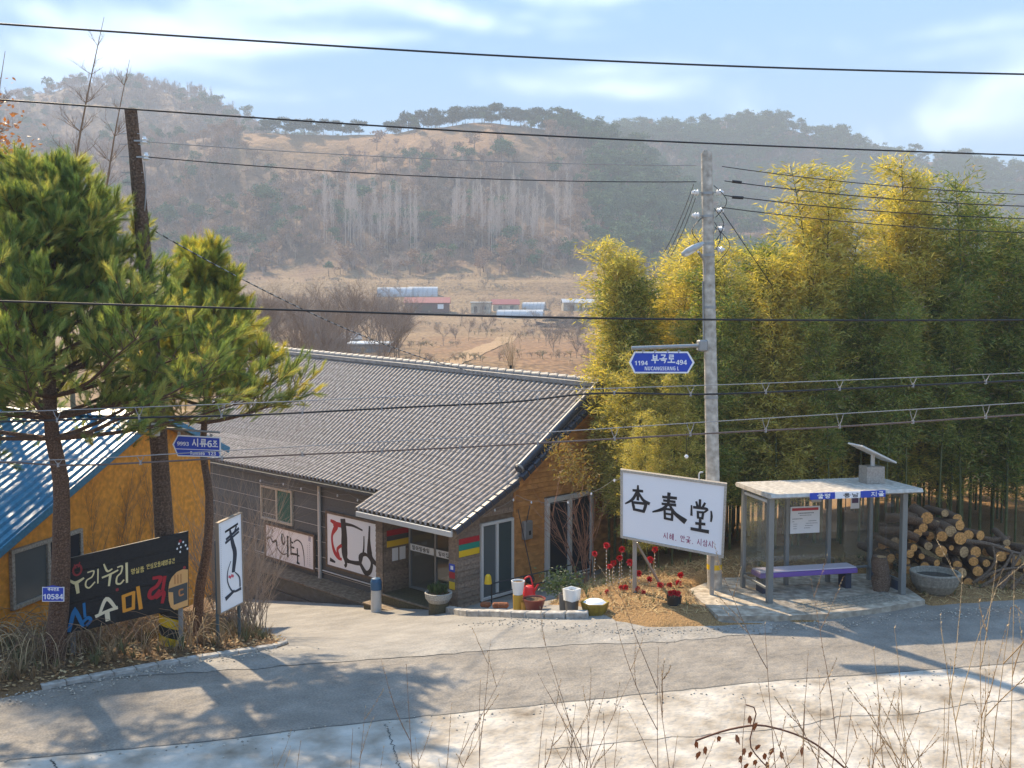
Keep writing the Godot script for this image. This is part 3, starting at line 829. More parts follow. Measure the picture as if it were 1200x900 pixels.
func make_village() -> void:
	M.film = mat(lin(0.72, 0.74, 0.76), 0.4, T.grain, 0.2)
	var red := mat(lin(0.42, 0.09, 0.09), 0.6, T.grain, 0.1)
	var dim := mat(lin(0.20, 0.10, 0.085), 0.8, T.wear, 0.2)
	var cream := mat(lin(0.62, 0.58, 0.48), 0.8, T.stain, 0.1)
	var grey := mat(lin(0.35, 0.36, 0.37), 0.7, T.grain, 0.1)
	greenhouse("long white tunnel greenhouse behind the red barn, nearer its open field side", Vector3(-44.153, 17.529, -372.000), 0.05, 13.0, 6.0, 3.6)
	greenhouse("white tunnel greenhouse butting the long one above the red barn", Vector3(-33.696, 17.913, -374.000), 0.05, 11.0, 6.0, 3.8)
	hut("barn", "low red barn with pink red metal roof and open front", "barn", Vector3(-29.025, 9.782, -338.000), 0.04, 15.0, 7.0, 3.2, 1.8, dim, red, [[-4.5, 3.4, 2.0, 1.3, "opening"], [0.0, 3.4, 2.0, 1.3, "opening"], [4.6, 2.0, 1.6, 2.0, "panel"]])
	hut("house", "small cream house with two dark openings in the village", "house", Vector3(-10.492, 10.052, -336.000), -0.1, 6.4, 5.0, 3.6, 0.3, cream, grey, [[-1.6, 1.2, 2.2, 1.3, "door"], [1.3, 1.4, 1.1, 1.9, "window"]])
	hut("house", "red roofed house beside the small cream house", "house", Vector3(-2.394, 11.048, -345.000), 0.1, 9.0, 6.0, 2.4, 1.6, cream, red, [[-2.0, 1.2, 1.0, 1.4, "window"], [2.0, 1.2, 1.0, 1.4, "window"]])
	greenhouse("low white vinyl tunnel in front of the red roofed house", Vector3(2.759, 8.748, -318.000), -0.15, 15.0, 5.0, 2.6)
	greenhouse("short white vinyl tunnel beyond the red roofed house", Vector3(7.891, 12.025, -350.000), -0.2, 8.0, 5.0, 2.8)
	hut("shed", "white walled shed with pale roof beside the dark terraces", "shed", Vector3(20.641, 11.943, -345.000), 0.1, 6.0, 5.0, 3.0, 1.2, cream, M.film, [[0.0, 1.6, 2.0, 1.1, "door"]])
	hut("shed", "pale roofed open shed at the edge of the bamboo", "shed", Vector3(27.521, 11.943, -345.000), 0.1, 6.5, 5.0, 3.0, 1.2, cream, M.film, [[-1.0, 2.4, 1.8, 1.2, "opening"]])
	hut("shed", "grey roofed shed low among the bare orchard trees", "shed", Vector3(-29.418, 0.827, -165.000), 0.3, 7.0, 4.5, 2.2, 0.9, grey, grey, [[0.0, 1.4, 1.0, 1.2, "window"]])
	hut("shed", "long low shed with white roof behind the tiled ridge", "shed", Vector3(-21.392, 1.583, -150.000), -0.1, 6.0, 3.0, 1.4, 0.25, grey, M.plastic_white, [])
	# dark terraces of netting and stone
	for n in 7:
		var p := land(Vector3(15.5 + n * 0.9 + 3.0 * sin(n * 2.1), 0, -262.0 - n * 7.0), 0.0)
		var mb := MB.new()
		var top := []; var rr := []
		for k in 9: top.append(Vector3(-8.0 + k * 2.0, 0.25 + 0.3 * sin(k * 1.7 + n), 0.5 * sin(k + n * 2.0))); rr.append(0.5 + 0.35 * absf(sin(k * 2.3 + n)))
		mb.tube(top, rr, 6)
		tag(obj("terrace_wall", mb, mat(lin(0.09, 0.085, 0.09), 0.95, T.soil, 0.4)), "dark low stone and netting terrace wall below the pale sheds", "wall", "dark terraces").position = p
	var r := RandomNumberGenerator.new(); r.seed = 12
	# orchard and hedge trees in the valley
	var big := []
	for k in 5: big.append(bare_far(500 + k, 11.0, 0.85, 5, 0.085, 0.12, 5))
	for n in 52:
		var col := r.randf_range(245.0, 470.0)
		var d := r.randf_range(105.0, 215.0)
		var x := (col - 600.0) / 1150.0 * d
		tag(inst("orchard_tree", big[r.randi() % 5], [M.grey_twig, M.twig][r.randi() % 2], self, Transform3D(Basis(Vector3.UP, r.randf() * TAU).scaled(Vector3.ONE * r.randf_range(0.75, 1.25)), land(Vector3(x, 0, -d), -0.1))), "spreading leafless tree in the valley orchard behind the tiled roof", "tree", "orchard trees")
	for n in 16:
		var col := r.randf_range(262.0, 455.0)
		var d := r.randf_range(72.0, 105.0)
		var x := (col - 600.0) / 1150.0 * d
		tag(inst("valley_tree", big[r.randi() % 5], [M.grey_twig, M.twig][r.randi() % 2], self, Transform3D(Basis(Vector3.UP, r.randf() * TAU).scaled(Vector3.ONE * r.randf_range(0.7, 1.05)), land(Vector3(x, 0, -d), -0.1))), "tall leafless tree with spreading twigs close behind the tiled roof", "tree", "bare trees behind the roof")
	for c in [[534, 395, 185], [549, 388, 200], [570, 384, 215], [640, 392, 170], [655, 388, 185], [676, 396, 160], [520, 398, 175], [648, 402, 140], [676, 412, 130], [690, 420, 120]]:
		var d: float = c[2]
		var x: float = (c[0] - 600.0) / 1150.0 * d
		tag(inst("field_tree", big[r.randi() % 5], M.grey_twig, self, Transform3D(Basis(Vector3.UP, r.randf() * TAU).scaled(Vector3.ONE * r.randf_range(0.4, 0.65)), land(Vector3(x, 0, -d), -0.1))), "small leafless tree standing in the orange brown field", "tree", "field trees")
	for n in 44:
		var col := r.randf_range(440.0, 720.0)
		var d := r.randf_range(225.0, 405.0)
		if absf(d - 338.0) < 14.0 or absf(d - 371.0) < 9.0: continue
		var x := (col - 600.0) / 1150.0 * d
		tag(inst("village_tree", big[r.randi() % 5], M.grey_twig, self, Transform3D(Basis(Vector3.UP, r.randf() * TAU).scaled(Vector3.ONE * r.randf_range(0.4, 0.9)), land(Vector3(x, 0, -d), -0.1))), "leafless grey tree among the village sheds and fields", "tree", "village trees")
	var lone := bare_far(531, 10.0, 0.5, 5, 0.06, 0.35, 4)
	tag(inst("lone_tree", lone, M.dry_stem, self, Transform3D(Basis.IDENTITY, land(Vector3(0.240, 1.473, -92.000), -0.6))), "single upright leafless tree standing alone just behind the tiled ridge", "tree")
	for c in [[235, 62, 5.4], [252, 66, 4.8], [222, 70, 5.0]]:
		var x: float = (c[0] - 600.0) / 1150.0 * c[1]
		var m := bare_far(540 + int(c[1]), c[2] * 1.9, 0.32, 7, 0.03, 0.7, 4)
		tag(inst("pink_tree", m, mat(lin(0.50, 0.32, 0.24), 0.9), self, Transform3D(Basis.IDENTITY, Vector3(x, 3.6, -c[1]))), "pinkish tan leafless tree rising behind the pine crown", "tree", "pinkish bare trees")

# ---------- the cafe: local x runs along the gable, y up, -z along the ridge
const RX := 5.86
func ridge_y(z: float) -> float: return 5.45 - 0.038 * z
func roof_y(x: float, z: float) -> float:
	if x < 2.05: return 3.15 - 0.44 * (2.05 - x)
	var top := ridge_y(z)
	return lerpf(3.15, top, (x - 2.05) / (RX - 2.05)) if x < RX else top - (x - RX) * 0.6
func planks(parent: Node, called: String, m: Array, fr: Transform3D, x0: float, x1: float, y0: float, y1: float, row: float, holes: Array, lim = null, th := 0.028) -> void:
	var y := y0
	var k := 0
	while y < y1 - 0.02:
		var a := y; var b := minf(y + row, y1)
		var spans := [[x0, x1]]
		for h in holes:
			if h[1] < b - 0.01 and h[3] > a + 0.01:
				var nx := []
				for s in spans:
					if h[0] > s[0] + 0.02: nx.append([s[0], minf(s[1], h[0])])
					if h[2] < s[1] - 0.02: nx.append([maxf(s[0], h[2]), s[1]])
				spans = nx
		for s in spans:
			if s[1] - s[0] < 0.03: continue
			var la: float = s[0]; var lb: float = s[0]; var ra: float = s[1]; var rb: float = s[1]
			if lim != null:
				var ea: Array = lim.call(a); var eb: Array = lim.call(b)
				la = maxf(la, ea[0]); lb = maxf(lb, eb[0]); ra = minf(ra, ea[1]); rb = minf(rb, eb[1])
				if ra - la < 0.05: continue
				if rb < lb: rb = (lb + rb) / 2; lb = rb - 0.001
			var mb := MB.new()
			var g := 0.004
			var q := [Vector3(la, a + g, th + 0.012), Vector3(ra, a + g, th + 0.012), Vector3(rb, b - g, th - 0.006), Vector3(lb, b - g, th - 0.006)]
			var w := [Vector3(la, a + g, 0), Vector3(ra, a + g, 0), Vector3(rb, b - g, 0), Vector3(lb, b - g, 0)]
			for i in 4: q[i] = fr * q[i]; w[i] = fr * w[i]
			mb.quad(q[0], q[1], q[2], q[3])
			for i in 4: mb.quad(w[i], w[(i + 1) % 4], q[(i + 1) % 4], q[i])
			obj(called, mb, m[k % m.size()], parent)
			k += 1
		y += row
func win(parent: Node, called: String, fr: Transform3D, x0: float, y0: float, x1: float, y1: float, cuts: Array, frame_m: Material, panes: Array, fw := 0.07, dp := 0.09) -> MeshInstance3D:
	var mb := MB.new()
	for b in [[x0, y0, x1, y0 + fw], [x0, y1 - fw, x1, y1], [x0, y0 + fw, x0 + fw, y1 - fw], [x1 - fw, y0 + fw, x1, y1 - fw]]:
		mb.box(Vector3(b[2] - b[0], b[3] - b[1], dp), fr * Transform3D(Basis.IDENTITY, Vector3((b[0] + b[2]) / 2, (b[1] + b[3]) / 2, dp / 2)), 0.008)
	var xs := [x0 + fw]
	for c in cuts:
		mb.box(Vector3(fw * 1.1, y1 - y0 - 2 * fw, dp * 0.85), fr * Transform3D(Basis.IDENTITY, Vector3(c, (y0 + y1) / 2, dp / 2)), 0.006)
		xs.append(c)
	xs.append(x1 - fw)
	var o := obj(called, mb, frame_m, parent)
	for i in xs.size() - 1:
		mb = MB.new()
		mb.box(Vector3(xs[i + 1] - xs[i] - 0.004, y1 - y0 - 2 * fw, 0.012), fr * Transform3D(Basis.IDENTITY, Vector3((xs[i] + xs[i + 1]) / 2, (y0 + y1) / 2, dp * (0.3 + 0.2 * (i % 2)))))
		obj("pane", mb, panes[i % panes.size()], o)
	return o
func bx(parent: Node, called: String, m: Material, a: Vector3, b: Vector3, ch := 0.006) -> MeshInstance3D:
	var mb := MB.new()
	mb.box((b - a).abs(), Transform3D(Basis.IDENTITY, (a + b) / 2), ch)
	return obj(called, mb, m, parent)

func make_cafe() -> void:
	var o := thing("cafe", "single storey wooden cafe with grey tiled roof, grey and ochre board walls", "house", Vector3(-1.375, -1.1, -25.098), deg_to_rad(46))
	var gab := Transform3D(Basis.IDENTITY, Vector3(0, 0, -0.05))                                  # gable face, outwards +z
	var side := Transform3D(Basis(Vector3.UP, -PI / 2), Vector3(0.9, 0, 0))                         # long face: wall x = local z, outwards -x
	var oranges := []
	for k in 4: oranges.append(mat(lin(0.68 + 0.035 * k, 0.335 + 0.02 * k, 0.10 + 0.008 * k), 0.6, T.wood, 0.7 + 0.05 * k, T.bump, 0.2))
	var browns := []
	for k in 4: browns.append(mat(lin(0.29 + 0.03 * k, 0.215 + 0.022 * k, 0.15 + 0.017 * k), 0.75, T.wear, 0.6 + 0.1 * k, T.bump, 0.25))
	var greys := []
	for k in 3: greys.append(mat(lin(0.085 + 0.009 * k, 0.098 + 0.01 * k, 0.104 + 0.011 * k), 0.5, T.grain, 0.5 + 0.1 * k, T.bump, 0.15))
	# wall cores behind the boards
	var mb := MB.new()
	mb.prism([Vector2(2.1, -1.6), Vector2(9.6, -1.6), Vector2(9.6, 3.0), Vector2(RX, 5.3), Vector2(2.1, 3.05)], 0.12, gab * Transform3D(Basis.IDENTITY, Vector3(0, 0, -0.12)))
	mb.prism([Vector2(0.02, -0.9), Vector2(2.1, -0.9), Vector2(2.1, 3.05), Vector2(0.02, 2.14)], 0.12, gab * Transform3D(Basis.IDENTITY, Vector3(0, 0, -0.12)))
	obj("gable_core", mb, M.core, o)
	bx(o, "side_core", M.core, Vector3(0.92, -1.9, -18.0), Vector3(1.02, 2.56, -3.3), 0)
	bx(o, "rear_wall", M.core, Vector3(9.5, -2.5, -18.0), Vector3(9.6, 3.2, -0.45), 0)
	mb = MB.new()
	mb.prism([Vector2(0.95, -2.2), Vector2(9.6, -2.2), Vector2(9.6, 3.6), Vector2(RX, 6.0), Vector2(2.0, 3.0), Vector2(0.95, 2.56)], 0.1, Transform3D(Basis.IDENTITY, Vector3(0, 0, -18.1)))
	obj("end_wall", mb, M.brown_plank, o)
	# gable boards
	planks(o, "board", oranges, gab, 2.12, 9.6, -0.7, 5.3, 0.145, [[3.32, -0.03, 5.42, 2.46]], func(y): return [2.12 if y < 3.05 else 2.05 + (y - 3.05) / 0.604, 9.6 if y < 3.1 else RX + (5.32 - y) / 0.6])
	planks(o, "board", browns, gab, 0.0, 2.05, -0.5, 3.05, 0.145, [[0.77, -0.6, 2.05, 2.12]], func(y): return [0.0 if y < 2.12 else 2.05 - (3.06 - y) / 0.44, 2.05])
	bx(o, "corner_board", oranges[1], Vector3(2.05, -0.6, -0.05), Vector3(2.12, 3.06, 0.01))
	# coloured stripes across the porch side
	for q in [[0.17, 0.75, 1.66, 1.81, "paint_red"], [0.17, 0.75, 1.50, 1.655, "paint_green"], [0.17, 0.75, 1.33, 1.495, "paint_yellow"]]:
		bx(o, "painted_stripe", M[q[4]], Vector3(q[0] - 0.16, q[2], -0.012), Vector3(q[1], q[3], -0.004), 0.002)
	win(o, "side_door", gab, 0.79, 0.02, 2.03, 2.10, [1.40], M.white_trim, [M.grey_glass, mat(lin(0.055, 0.075, 0.075), 0.08)], 0.075)
	win(o, "window", gab, 3.34, -0.01, 5.40, 2.44, [4.37], M.white_trim, [M.dark_glass], 0.12, 0.13)
	# long grey side
	planks(o, "grey_board", greys, side, -18.0, -3.15, -1.0, 2.62, 0.245, [[-10.85, 0.72, -8.9, 1.94]], null, 0.022)
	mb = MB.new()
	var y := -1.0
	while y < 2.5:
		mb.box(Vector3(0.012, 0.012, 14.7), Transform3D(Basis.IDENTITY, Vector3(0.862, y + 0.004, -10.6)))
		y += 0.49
	obj("board_edge_glint", mb, M.white_trim, o)  # white strips painted for the light caught along the board edges
	win(o, "window", side, -10.83, 0.74, -8.92, 1.92, [-9.85], mat(lin(0.62, 0.60, 0.50), 0.5, T.grain, 0.7), [M.grey_glass, M.green_glass], 0.085)
	mb = MB.new(); mb.tube([Vector3(0.80, -1.0, -7.35), Vector3(0.80, 2.4, -7.35)], [0.055, 0.055], 8)
	obj("downpipe", mb, M.white_trim, o)
	mb = MB.new(); mb.tube([Vector3(0.82, -0.42, -7.25), Vector3(0.82, -0.42, -3.9)], [0.02, 0.02], 6); mb.tube([Vector3(0.82, -0.42, -7.4), Vector3(0.82, -0.42, -11.2), Vector3(0.82, 0.4, -11.22)], [0.02, 0.02, 0.02], 6)
	obj("conduit", mb, M.white_trim, o)
	# walkway along the grey side with its dark skirt
	mb = MB.new()
	for k in 118: mb.box(Vector3(0.88, 0.03, 0.085), Transform3D(Basis.IDENTITY, Vector3(0.42, -0.70, -3.75 - k * 0.12)), 0.004)
	stuff(obj("walkway_slats", mb, M.timber, o))
	bx(o, "walkway_beam", M.grey_plank, Vector3(0.0, -0.84, -17.9), Vector3(0.06, -0.73, -3.7))
	for k in 3: bx(o, "skirt_board", M.grey_plank, Vector3(0.05, -1.16 - k * 0.42, -17.9), Vector3(0.09, -0.86 - k * 0.42 + 0.09, -3.9 - k * 1.2))
	# porch: deck, step, wall ends, glass front and the room behind
	for k in 9: bx(o, "deck_board", M.moss_and_shade, Vector3(-0.12 + k * 0.13, -0.24, -3.3), Vector3(-0.12 + k * 0.13 + 0.122, -0.2, -0.36))
	bx(o, "deck_fascia", M.moss_and_shade, Vector3(-0.15, -0.60, -3.3), Vector3(-0.122, -0.2, -0.9))
	bx(o, "deck_edge", M.timber, Vector3(-0.17, -0.199, -3.3), Vector3(-0.09, -0.17, -0.9))  # paler than the fascia below: light on the edge put into the colour
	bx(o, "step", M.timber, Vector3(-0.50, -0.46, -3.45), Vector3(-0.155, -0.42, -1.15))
	bx(o, "step_riser", M.moss_and_shade, Vector3(-0.48, -0.85, -3.42), Vector3(-0.45, -0.462, -1.2))  # darker than the tread above: shade on the front painted in
	var front := Transform3D(Basis(Vector3.UP, -PI / 2), Vector3(0.0, 0, 0))
	planks(o, "board", browns, front, -0.36, -0.01, -0.5, 2.12, 0.145, [])
	mb = MB.new(); mb.box(Vector3(0.30, 2.7, 0.18), Transform3D(Basis.IDENTITY, Vector3(0.152, 0.78, -0.268)))
	obj("porch_pier_core", mb, M.brown_plank, o)
	mb = MB.new(); mb.box(Vector3(1.0, 2.95, 0.28), Transform3D(Basis.IDENTITY, Vector3(0.52, 0.62, -3.27)))
	obj("porch_side_core", mb, M.brown_plank, o)
	planks(o, "board", browns, front, -3.42, -3.12, -0.8, 2.1, 0.145, [], null, 0.03)
	planks(o, "board", browns, Transform3D(Basis.IDENTITY, Vector3(0, 0, -3.15)), 0.02, 1.0, -0.2, 2.35, 0.145, [], func(yy): return [0.02, 1.0])
	for q in [[1.40, 1.56, "paint_red"], [1.26, 1.395, "slate"], [1.08, 1.255, "paint_yellow"]]:
		bx(o, "painted_stripe", M[q[2]], Vector3(0.12, q[0], -3.112), Vector3(0.98, q[1], -3.104), 0.002)
	for q in [0.30, 0.57]: bx(o, "notice", M.paint_white, Vector3(q, 0.66, -3.104), Vector3(q + 0.22, 1.03, -3.098), 0.001)
	for q in [[0.94, 1.14, "sign_blue"], [0.76, 0.92, "paint_red"], [0.47, 0.67, "paint_yellow"]]:
		bx(o, "sticker", M[q[2]], Vector3(-0.046, q[0], -0.33), Vector3(-0.041, q[1], -0.11), 0.001)
	bx(o, "sticker_mark", M.paint_white, Vector3(-0.05, 0.99, -0.27), Vector3(-0.0465, 1.09, -0.17), 0.001)
	var inner := Transform3D(Basis(Vector3.UP, -PI / 2), Vector3(0.98, 0, 0))
	win(o, "glass_door", inner, -3.09, -0.2, -0.75, 2.3, [-1.95], M.galv, [M.glass, M.glass], 0.06)
	for q in [[-3.02, -2.0], [-1.9, -0.82]]: bx(o, "door_band", M.paint_white, Vector3(0.905, 0.90, q[0]), Vector3(0.898, 1.10, q[1]), 0.001)
	for q in [[-2.93, "용아용승용"], [-1.80, "용이집"]]:
		var bd := Board.new(Vector3(0.897, 1.10, q[0]), Vector3(0.897, 1.10, q[0] + 1.0), Vector3(0.897, 0.90, q[0] + 1.0), Vector3(0.897, 0.90, q[0]))
		mb = MB.new(); write_ko(mb, bd, q[1], 0.0, 0.04, 0.12, 0.155, 0.02)
		obj("door_lettering", mb, M.slate, o)
	bx(o, "door_side", M.brown_plank, Vector3(0.96, -0.2, -0.75), Vector3(1.02, 2.4, -0.18), 0)
	for b in [[Vector3(1.06, -0.26, -3.2), Vector3(5.0, -0.2, -0.2), "floor"], [Vector3(1.06, 2.35, -3.2), Vector3(5.0, 2.42, -0.2), "ceiling"], [Vector3(5.0, -0.3, -3.2), Vector3(5.1, 2.5, -0.2), "inner_wall"], [Vector3(1.06, -0.3, -3.3), Vector3(5.1, 2.5, -3.2), "inner_wall"]]: bx(o, b[2], M.room, b[0], b[1], 0)
	bx(o, "wall_box", M.white_trim, Vector3(0.62, 1.76, -2.2), Vector3(0.88, 2.0, -1.55), 0.02)
	mb = MB.new(); mb.lathe([[0.0, 0.0], [0.08, 0.0], [0.09, 0.03], [0.0, 0.03]], 14, Transform3D(Basis(Vector3.FORWARD, -PI / 2), Vector3(0.615, 1.88, -1.75)))
	obj("fan_grille", mb, M.slate, o)
	# roof: pan tiles laid in courses, joined
	mb = MB.new()
	var zc := 0.18
	var tw := 0.205
	while zc > -18.3:
		var eave := -0.38 if zc > -3.75 else 0.5
		var n1 := 8 if eave < 0 else 5
		var xs := []
		for k in n1: xs.append(lerpf(eave, 2.05, float(k) / n1))
		for k in 16: xs.append(lerpf(2.05, RX - 0.05, k / 15.0))
		for c in xs.size() - 1:
			for j in 6:
				var q := []
				for e in [[j, c, 0.012], [j + 1, c, 0.012], [j + 1, c + 1, 0.0], [j, c + 1, 0.0]]:
					var t: float = [0.0, 0.28, 0.36, 0.50, 0.84, 0.95, 1.0][e[0]]
					var zz := zc - tw * t
					var hgt: float = [0.0, 0.0, 0.05, 0.072, 0.072, 0.042, 0.0][e[0]]
					q.append(Vector3(xs[e[1]], roof_y(xs[e[1]], zz) + 0.04 + hgt + e[2], zz))
				mb.quad(q[1], q[0], q[3], q[2])
				mb.quad(q[0], q[1], q[1] - Vector3(0, 0.014, 0), q[0] - Vector3(0, 0.014, 0))
		zc -= tw
	stuff(obj("roof_tiles", mb, M.tile, o))
	mb = MB.new()
	var bays := [[0.16, -1.8, -0.36], [-1.8, -3.75, -0.36]]
	for k in 10: bays.append([-3.75 - 1.455 * k, -3.75 - 1.455 * (k + 1), 0.52])
	for zz in bays:
		var xs := [zz[2], 2.05, RX, 9.9]
		for i in 3:
			var a := Vector3(xs[i], roof_y(xs[i], zz[0]), zz[0]); var b := Vector3(xs[i + 1], roof_y(xs[i + 1] , zz[0]), zz[0])
			var d := Vector3(xs[i + 1], roof_y(xs[i + 1], zz[1]), zz[1]); var e := Vector3(xs[i], roof_y(xs[i], zz[1]), zz[1])
			mb.quad(a, b, d, e)
			var dn := Vector3(0, -0.1, 0)
			mb.quad(a + dn, e + dn, d + dn, b + dn)
			mb.quad(a + dn, b + dn, b, a)
			if i == 0: mb.quad(e + dn, a + dn, a, e)
	obj("roof_deck", mb, M.timber, o)
	bx(o, "fascia", M.white_trim, Vector3(-0.44, 1.96, -3.8), Vector3(-0.37, 2.10, 0.17))
	bx(o, "gutter", M.grey_plank, Vector3(0.42, 2.36, -18.2), Vector3(0.5, 2.46, -3.82))
	# ridge: pale band and round caps
	mb = MB.new()
	mb.bar(Vector3(RX, ridge_y(0.1) + 0.10, 0.18), Vector3(RX, ridge_y(-18.3) + 0.10, -18.3), 0.34, 0.16, 0.02)
	obj("ridge_band", mb, M.ridge, o)
	var cap := MB.new()
	cap.tube([Vector3(0, 0, 0), Vector3(0, 0, -0.335), Vector3(0, 0, -0.34), Vector3(0, 0, -0.375)], [0.125, 0.115, 0.14, 0.14], 10)
	var cm := cap.mesh()
	for k in 49: inst("ridge_cap", cm, M.ridge, o, Transform3D(Basis(Vector3.RIGHT, -0.038), Vector3(RX, ridge_y(-0.375 * k) + 0.21, 0.12 - 0.375 * k)))
	# dark verge along the gable
	mb = MB.new()
	mb.tube([Vector3(2.12, 3.42, 0.1), Vector3(RX - 0.15, 5.66, 0.1)], [0.12, 0.12], 12)
	obj("verge_roll", mb, M.edge_tile, o)
	mb = MB.new(); mb.lathe([[0.0, 0.0], [0.14, 0.0], [0.15, 0.05], [0.13, 0.06], [0.0, 0.04]], 16, Transform3D(Basis(Vector3.FORWARD, PI / 2 - 0.54).rotated(Vector3.UP, 0.0), Vector3(2.14, 3.43, 0.1)))
	obj("verge_end", mb, M.ridge, o)
	var vt := MB.new(); vt.box(Vector3(0.27, 0.05, 0.16), Transform3D(Basis.IDENTITY, Vector3(0, 0, 0)), 0.02); vt.box(Vector3(0.26, 0.14, 0.03), Transform3D(Basis.IDENTITY, Vector3(0, -0.07, 0.08)), 0.01)
	var vm := vt.mesh()
	for k in 15:
		var x := 2.2 + k * 0.25
		inst("verge_tile", vm, M.edge_tile, o, Transform3D(Basis(Vector3.BACK, atan(0.604)), Vector3(x, roof_y(x, 0.0) + 0.06, 0.2)))
	for k in 9:
		var x := -0.25 + k * 0.26
		inst("verge_tile", vm, M.edge_tile, o, Transform3D(Basis(Vector3.BACK, atan(0.44)), Vector3(x, roof_y(x, 0.0) + 0.06, 0.2)))
	for k in 15:
		var x := RX + 0.2 + k * 0.25
		inst("verge_tile", vm, M.edge_tile, o, Transform3D(Basis(Vector3.BACK, -atan(0.6)), Vector3(x, roof_y(x, 0.0) + 0.06, 0.2)))
	mb = MB.new()
	mb.bar(Vector3(2.1, 2.98, 0.13), Vector3(RX, 5.26, 0.13), 0.04, 0.16)
	obj("verge_board", mb, oranges[2], o)
	mb = MB.new()
	mb.bar(Vector3(-0.36, 1.94, 0.13), Vector3(2.09, 2.98, 0.13), 0.04, 0.14)
	obj("verge_board", mb, M.timber, o)
	bx(o, "meter_box", M.galv, Vector3(2.36, 1.43, -0.01), Vector3(2.69, 1.94, 0.13), 0.02)
	bx(o, "meter_window", M.dark, Vector3(2.52, 1.55, 0.13), Vector3(2.60, 1.67, 0.135), 0.002)
	# plinth and concrete edge before the gable
	bx(o, "plinth", M.slab, Vector3(2.12, -1.5, -0.04), Vector3(9.4, -0.7, 0.0), 0)

# ---------- the orange shed: local x along its gable away from us, outwards +z
func make_shed() -> void:
	var o := thing("orange_shed", "orange plastered building with blue corrugated metal roof beside the bank", "house", Vector3(-10.36, 0.0, -20.0), deg_to_rad(77.8))
	var ax := 5.08; var ay := 3.86; var sl := 0.385
	var near := -2.6; var far := 8.1
	var mb := MB.new()
	mb.prism([Vector2(near, -1.5), Vector2(far, -1.5), Vector2(far, ay - (far - ax) * sl), Vector2(ax, ay), Vector2(near, ay - (ax - near) * sl)], 0.2, Transform3D(Basis.IDENTITY, Vector3(0, 0, -0.2)))
	obj("gable_wall", mb, M.stucco, o)
	bx(o, "near_wall", M.stucco, Vector3(near, -1.5, -9.0), Vector3(near + 0.2, ay - (ax - near) * sl - 0.05, -0.2), 0)
	bx(o, "far_wall", M.stucco, Vector3(far - 0.2, -1.5, -9.0), Vector3(far, ay - (far - ax) * sl - 0.05, -0.2), 0)
	win(o, "window", Transform3D.IDENTITY, -0.05, 0.36, 2.25, 1.62, [1.1], mat(lin(0.50, 0.46, 0.38), 0.7, T.wear, 1.0), [M.grey_glass, M.dark_glass], 0.09)
	# corrugated sheets
	for s in [-1.0, 1.0]:
		mb = MB.new()
		var run := (ax - near + 0.4) if s < 0 else (far - ax + 0.45)
		var z := 0.35
		while z > -9.3:
			var cs := [[0.0, 0.0], [0.10, 0.0], [0.135, 0.055], [0.215, 0.055], [0.25, 0.0]]
			for i in 4:
				for k in 6:
					var q := []
					for e in [[k, i], [k + 1, i], [k + 1, i + 1], [k, i + 1]]:
						var d: float = run * e[0] / 6.0
						q.append(Vector3(ax + s * d, ay + 0.12 - d * sl + cs[e[1]][1], z - cs[e[1]][0]))
					if s < 0: mb.quad(q[1], q[0], q[3], q[2])
					else: mb.quad(q[0], q[1], q[2], q[3])
			z -= 0.25
		obj("roof_sheet", mb, M.blue_roof, o)
		mb = MB.new()
		mb.bar(Vector3(ax, ay + 0.11, 0.36), Vector3(ax + s * run, ay + 0.11 - run * sl, 0.36), 0.05, 0.17, 0.01)
		obj("verge_trim", mb, M.blue_roof, o)
	mb = MB.new()
	for s in [-1.0, 1.0]: mb.bar(Vector3(ax + s * 0.16, ay + 0.16, 0.38), Vector3(ax + s * 0.16, ay + 0.16, -9.3), 0.36, 0.03, 0.0, Vector3(s * sl, 1, 0).normalized())
	obj("ridge_flashing", mb, M.blue_roof, o)
	mb = MB.new()
	for s in [-1.0, 1.0]:
		var run := (ax - near) if s < 0 else (far - ax)
		mb.bar(Vector3(ax, ay - 0.02, 0.2), Vector3(ax + s * run, ay - 0.02 - run * sl, 0.2), 0.2, 0.06)
	obj("purlin", mb, M.timber, o)
	# dead creeper on the wall
	var r := RandomNumberGenerator.new(); r.seed = 8
	for n in 5:
		mb = MB.new()
		vine(mb, Vector3(2.8 + n * 0.5 + r.randf() * 0.2, -0.6, 0.05), Vector3(r.randf_range(-0.1, 0.15), 1, 0), 2.2 + r.randf() * 0.8, 0.009, 3, r)
		var p := obj("creeper", mb, M.twig)
		p.transform = o.transform
		tag(p, "dry brown leafless creeper climbing the orange wall", "creeper", "creepers on the orange wall")
func vine(mb: MB, p: Vector3, d: Vector3, l: float, w: float, depth: int, r: RandomNumberGenerator) -> void:
	var pts := [p]; var rr := [w]
	var n := 6
	for k in n:
		d = (d + Vector3(r.randf_range(-0.25, 0.25), r.randf_range(-0.1, 0.15), 0)).normalized()
		p += d * l / n + Vector3(0, 0, r.randf_range(-0.006, 0.006))
		p.z = clampf(p.z, 0.02, 0.16)
		pts.append(p); rr.append(w * (1.0 - 0.7 * (k + 1) / n))
		if depth > 0 and k > 0:
			for s in (2 if depth > 1 else 1): vine(mb, p, Vector3(d.x + r.randf_range(-0.9, 0.9), d.y + r.randf_range(-0.2, 0.4), r.randf_range(0, 0.15)).normalized(), l * r.randf_range(0.2, 0.42), w * 0.55, depth - 1, r)
	mb.tube(pts, rr, 4, false)

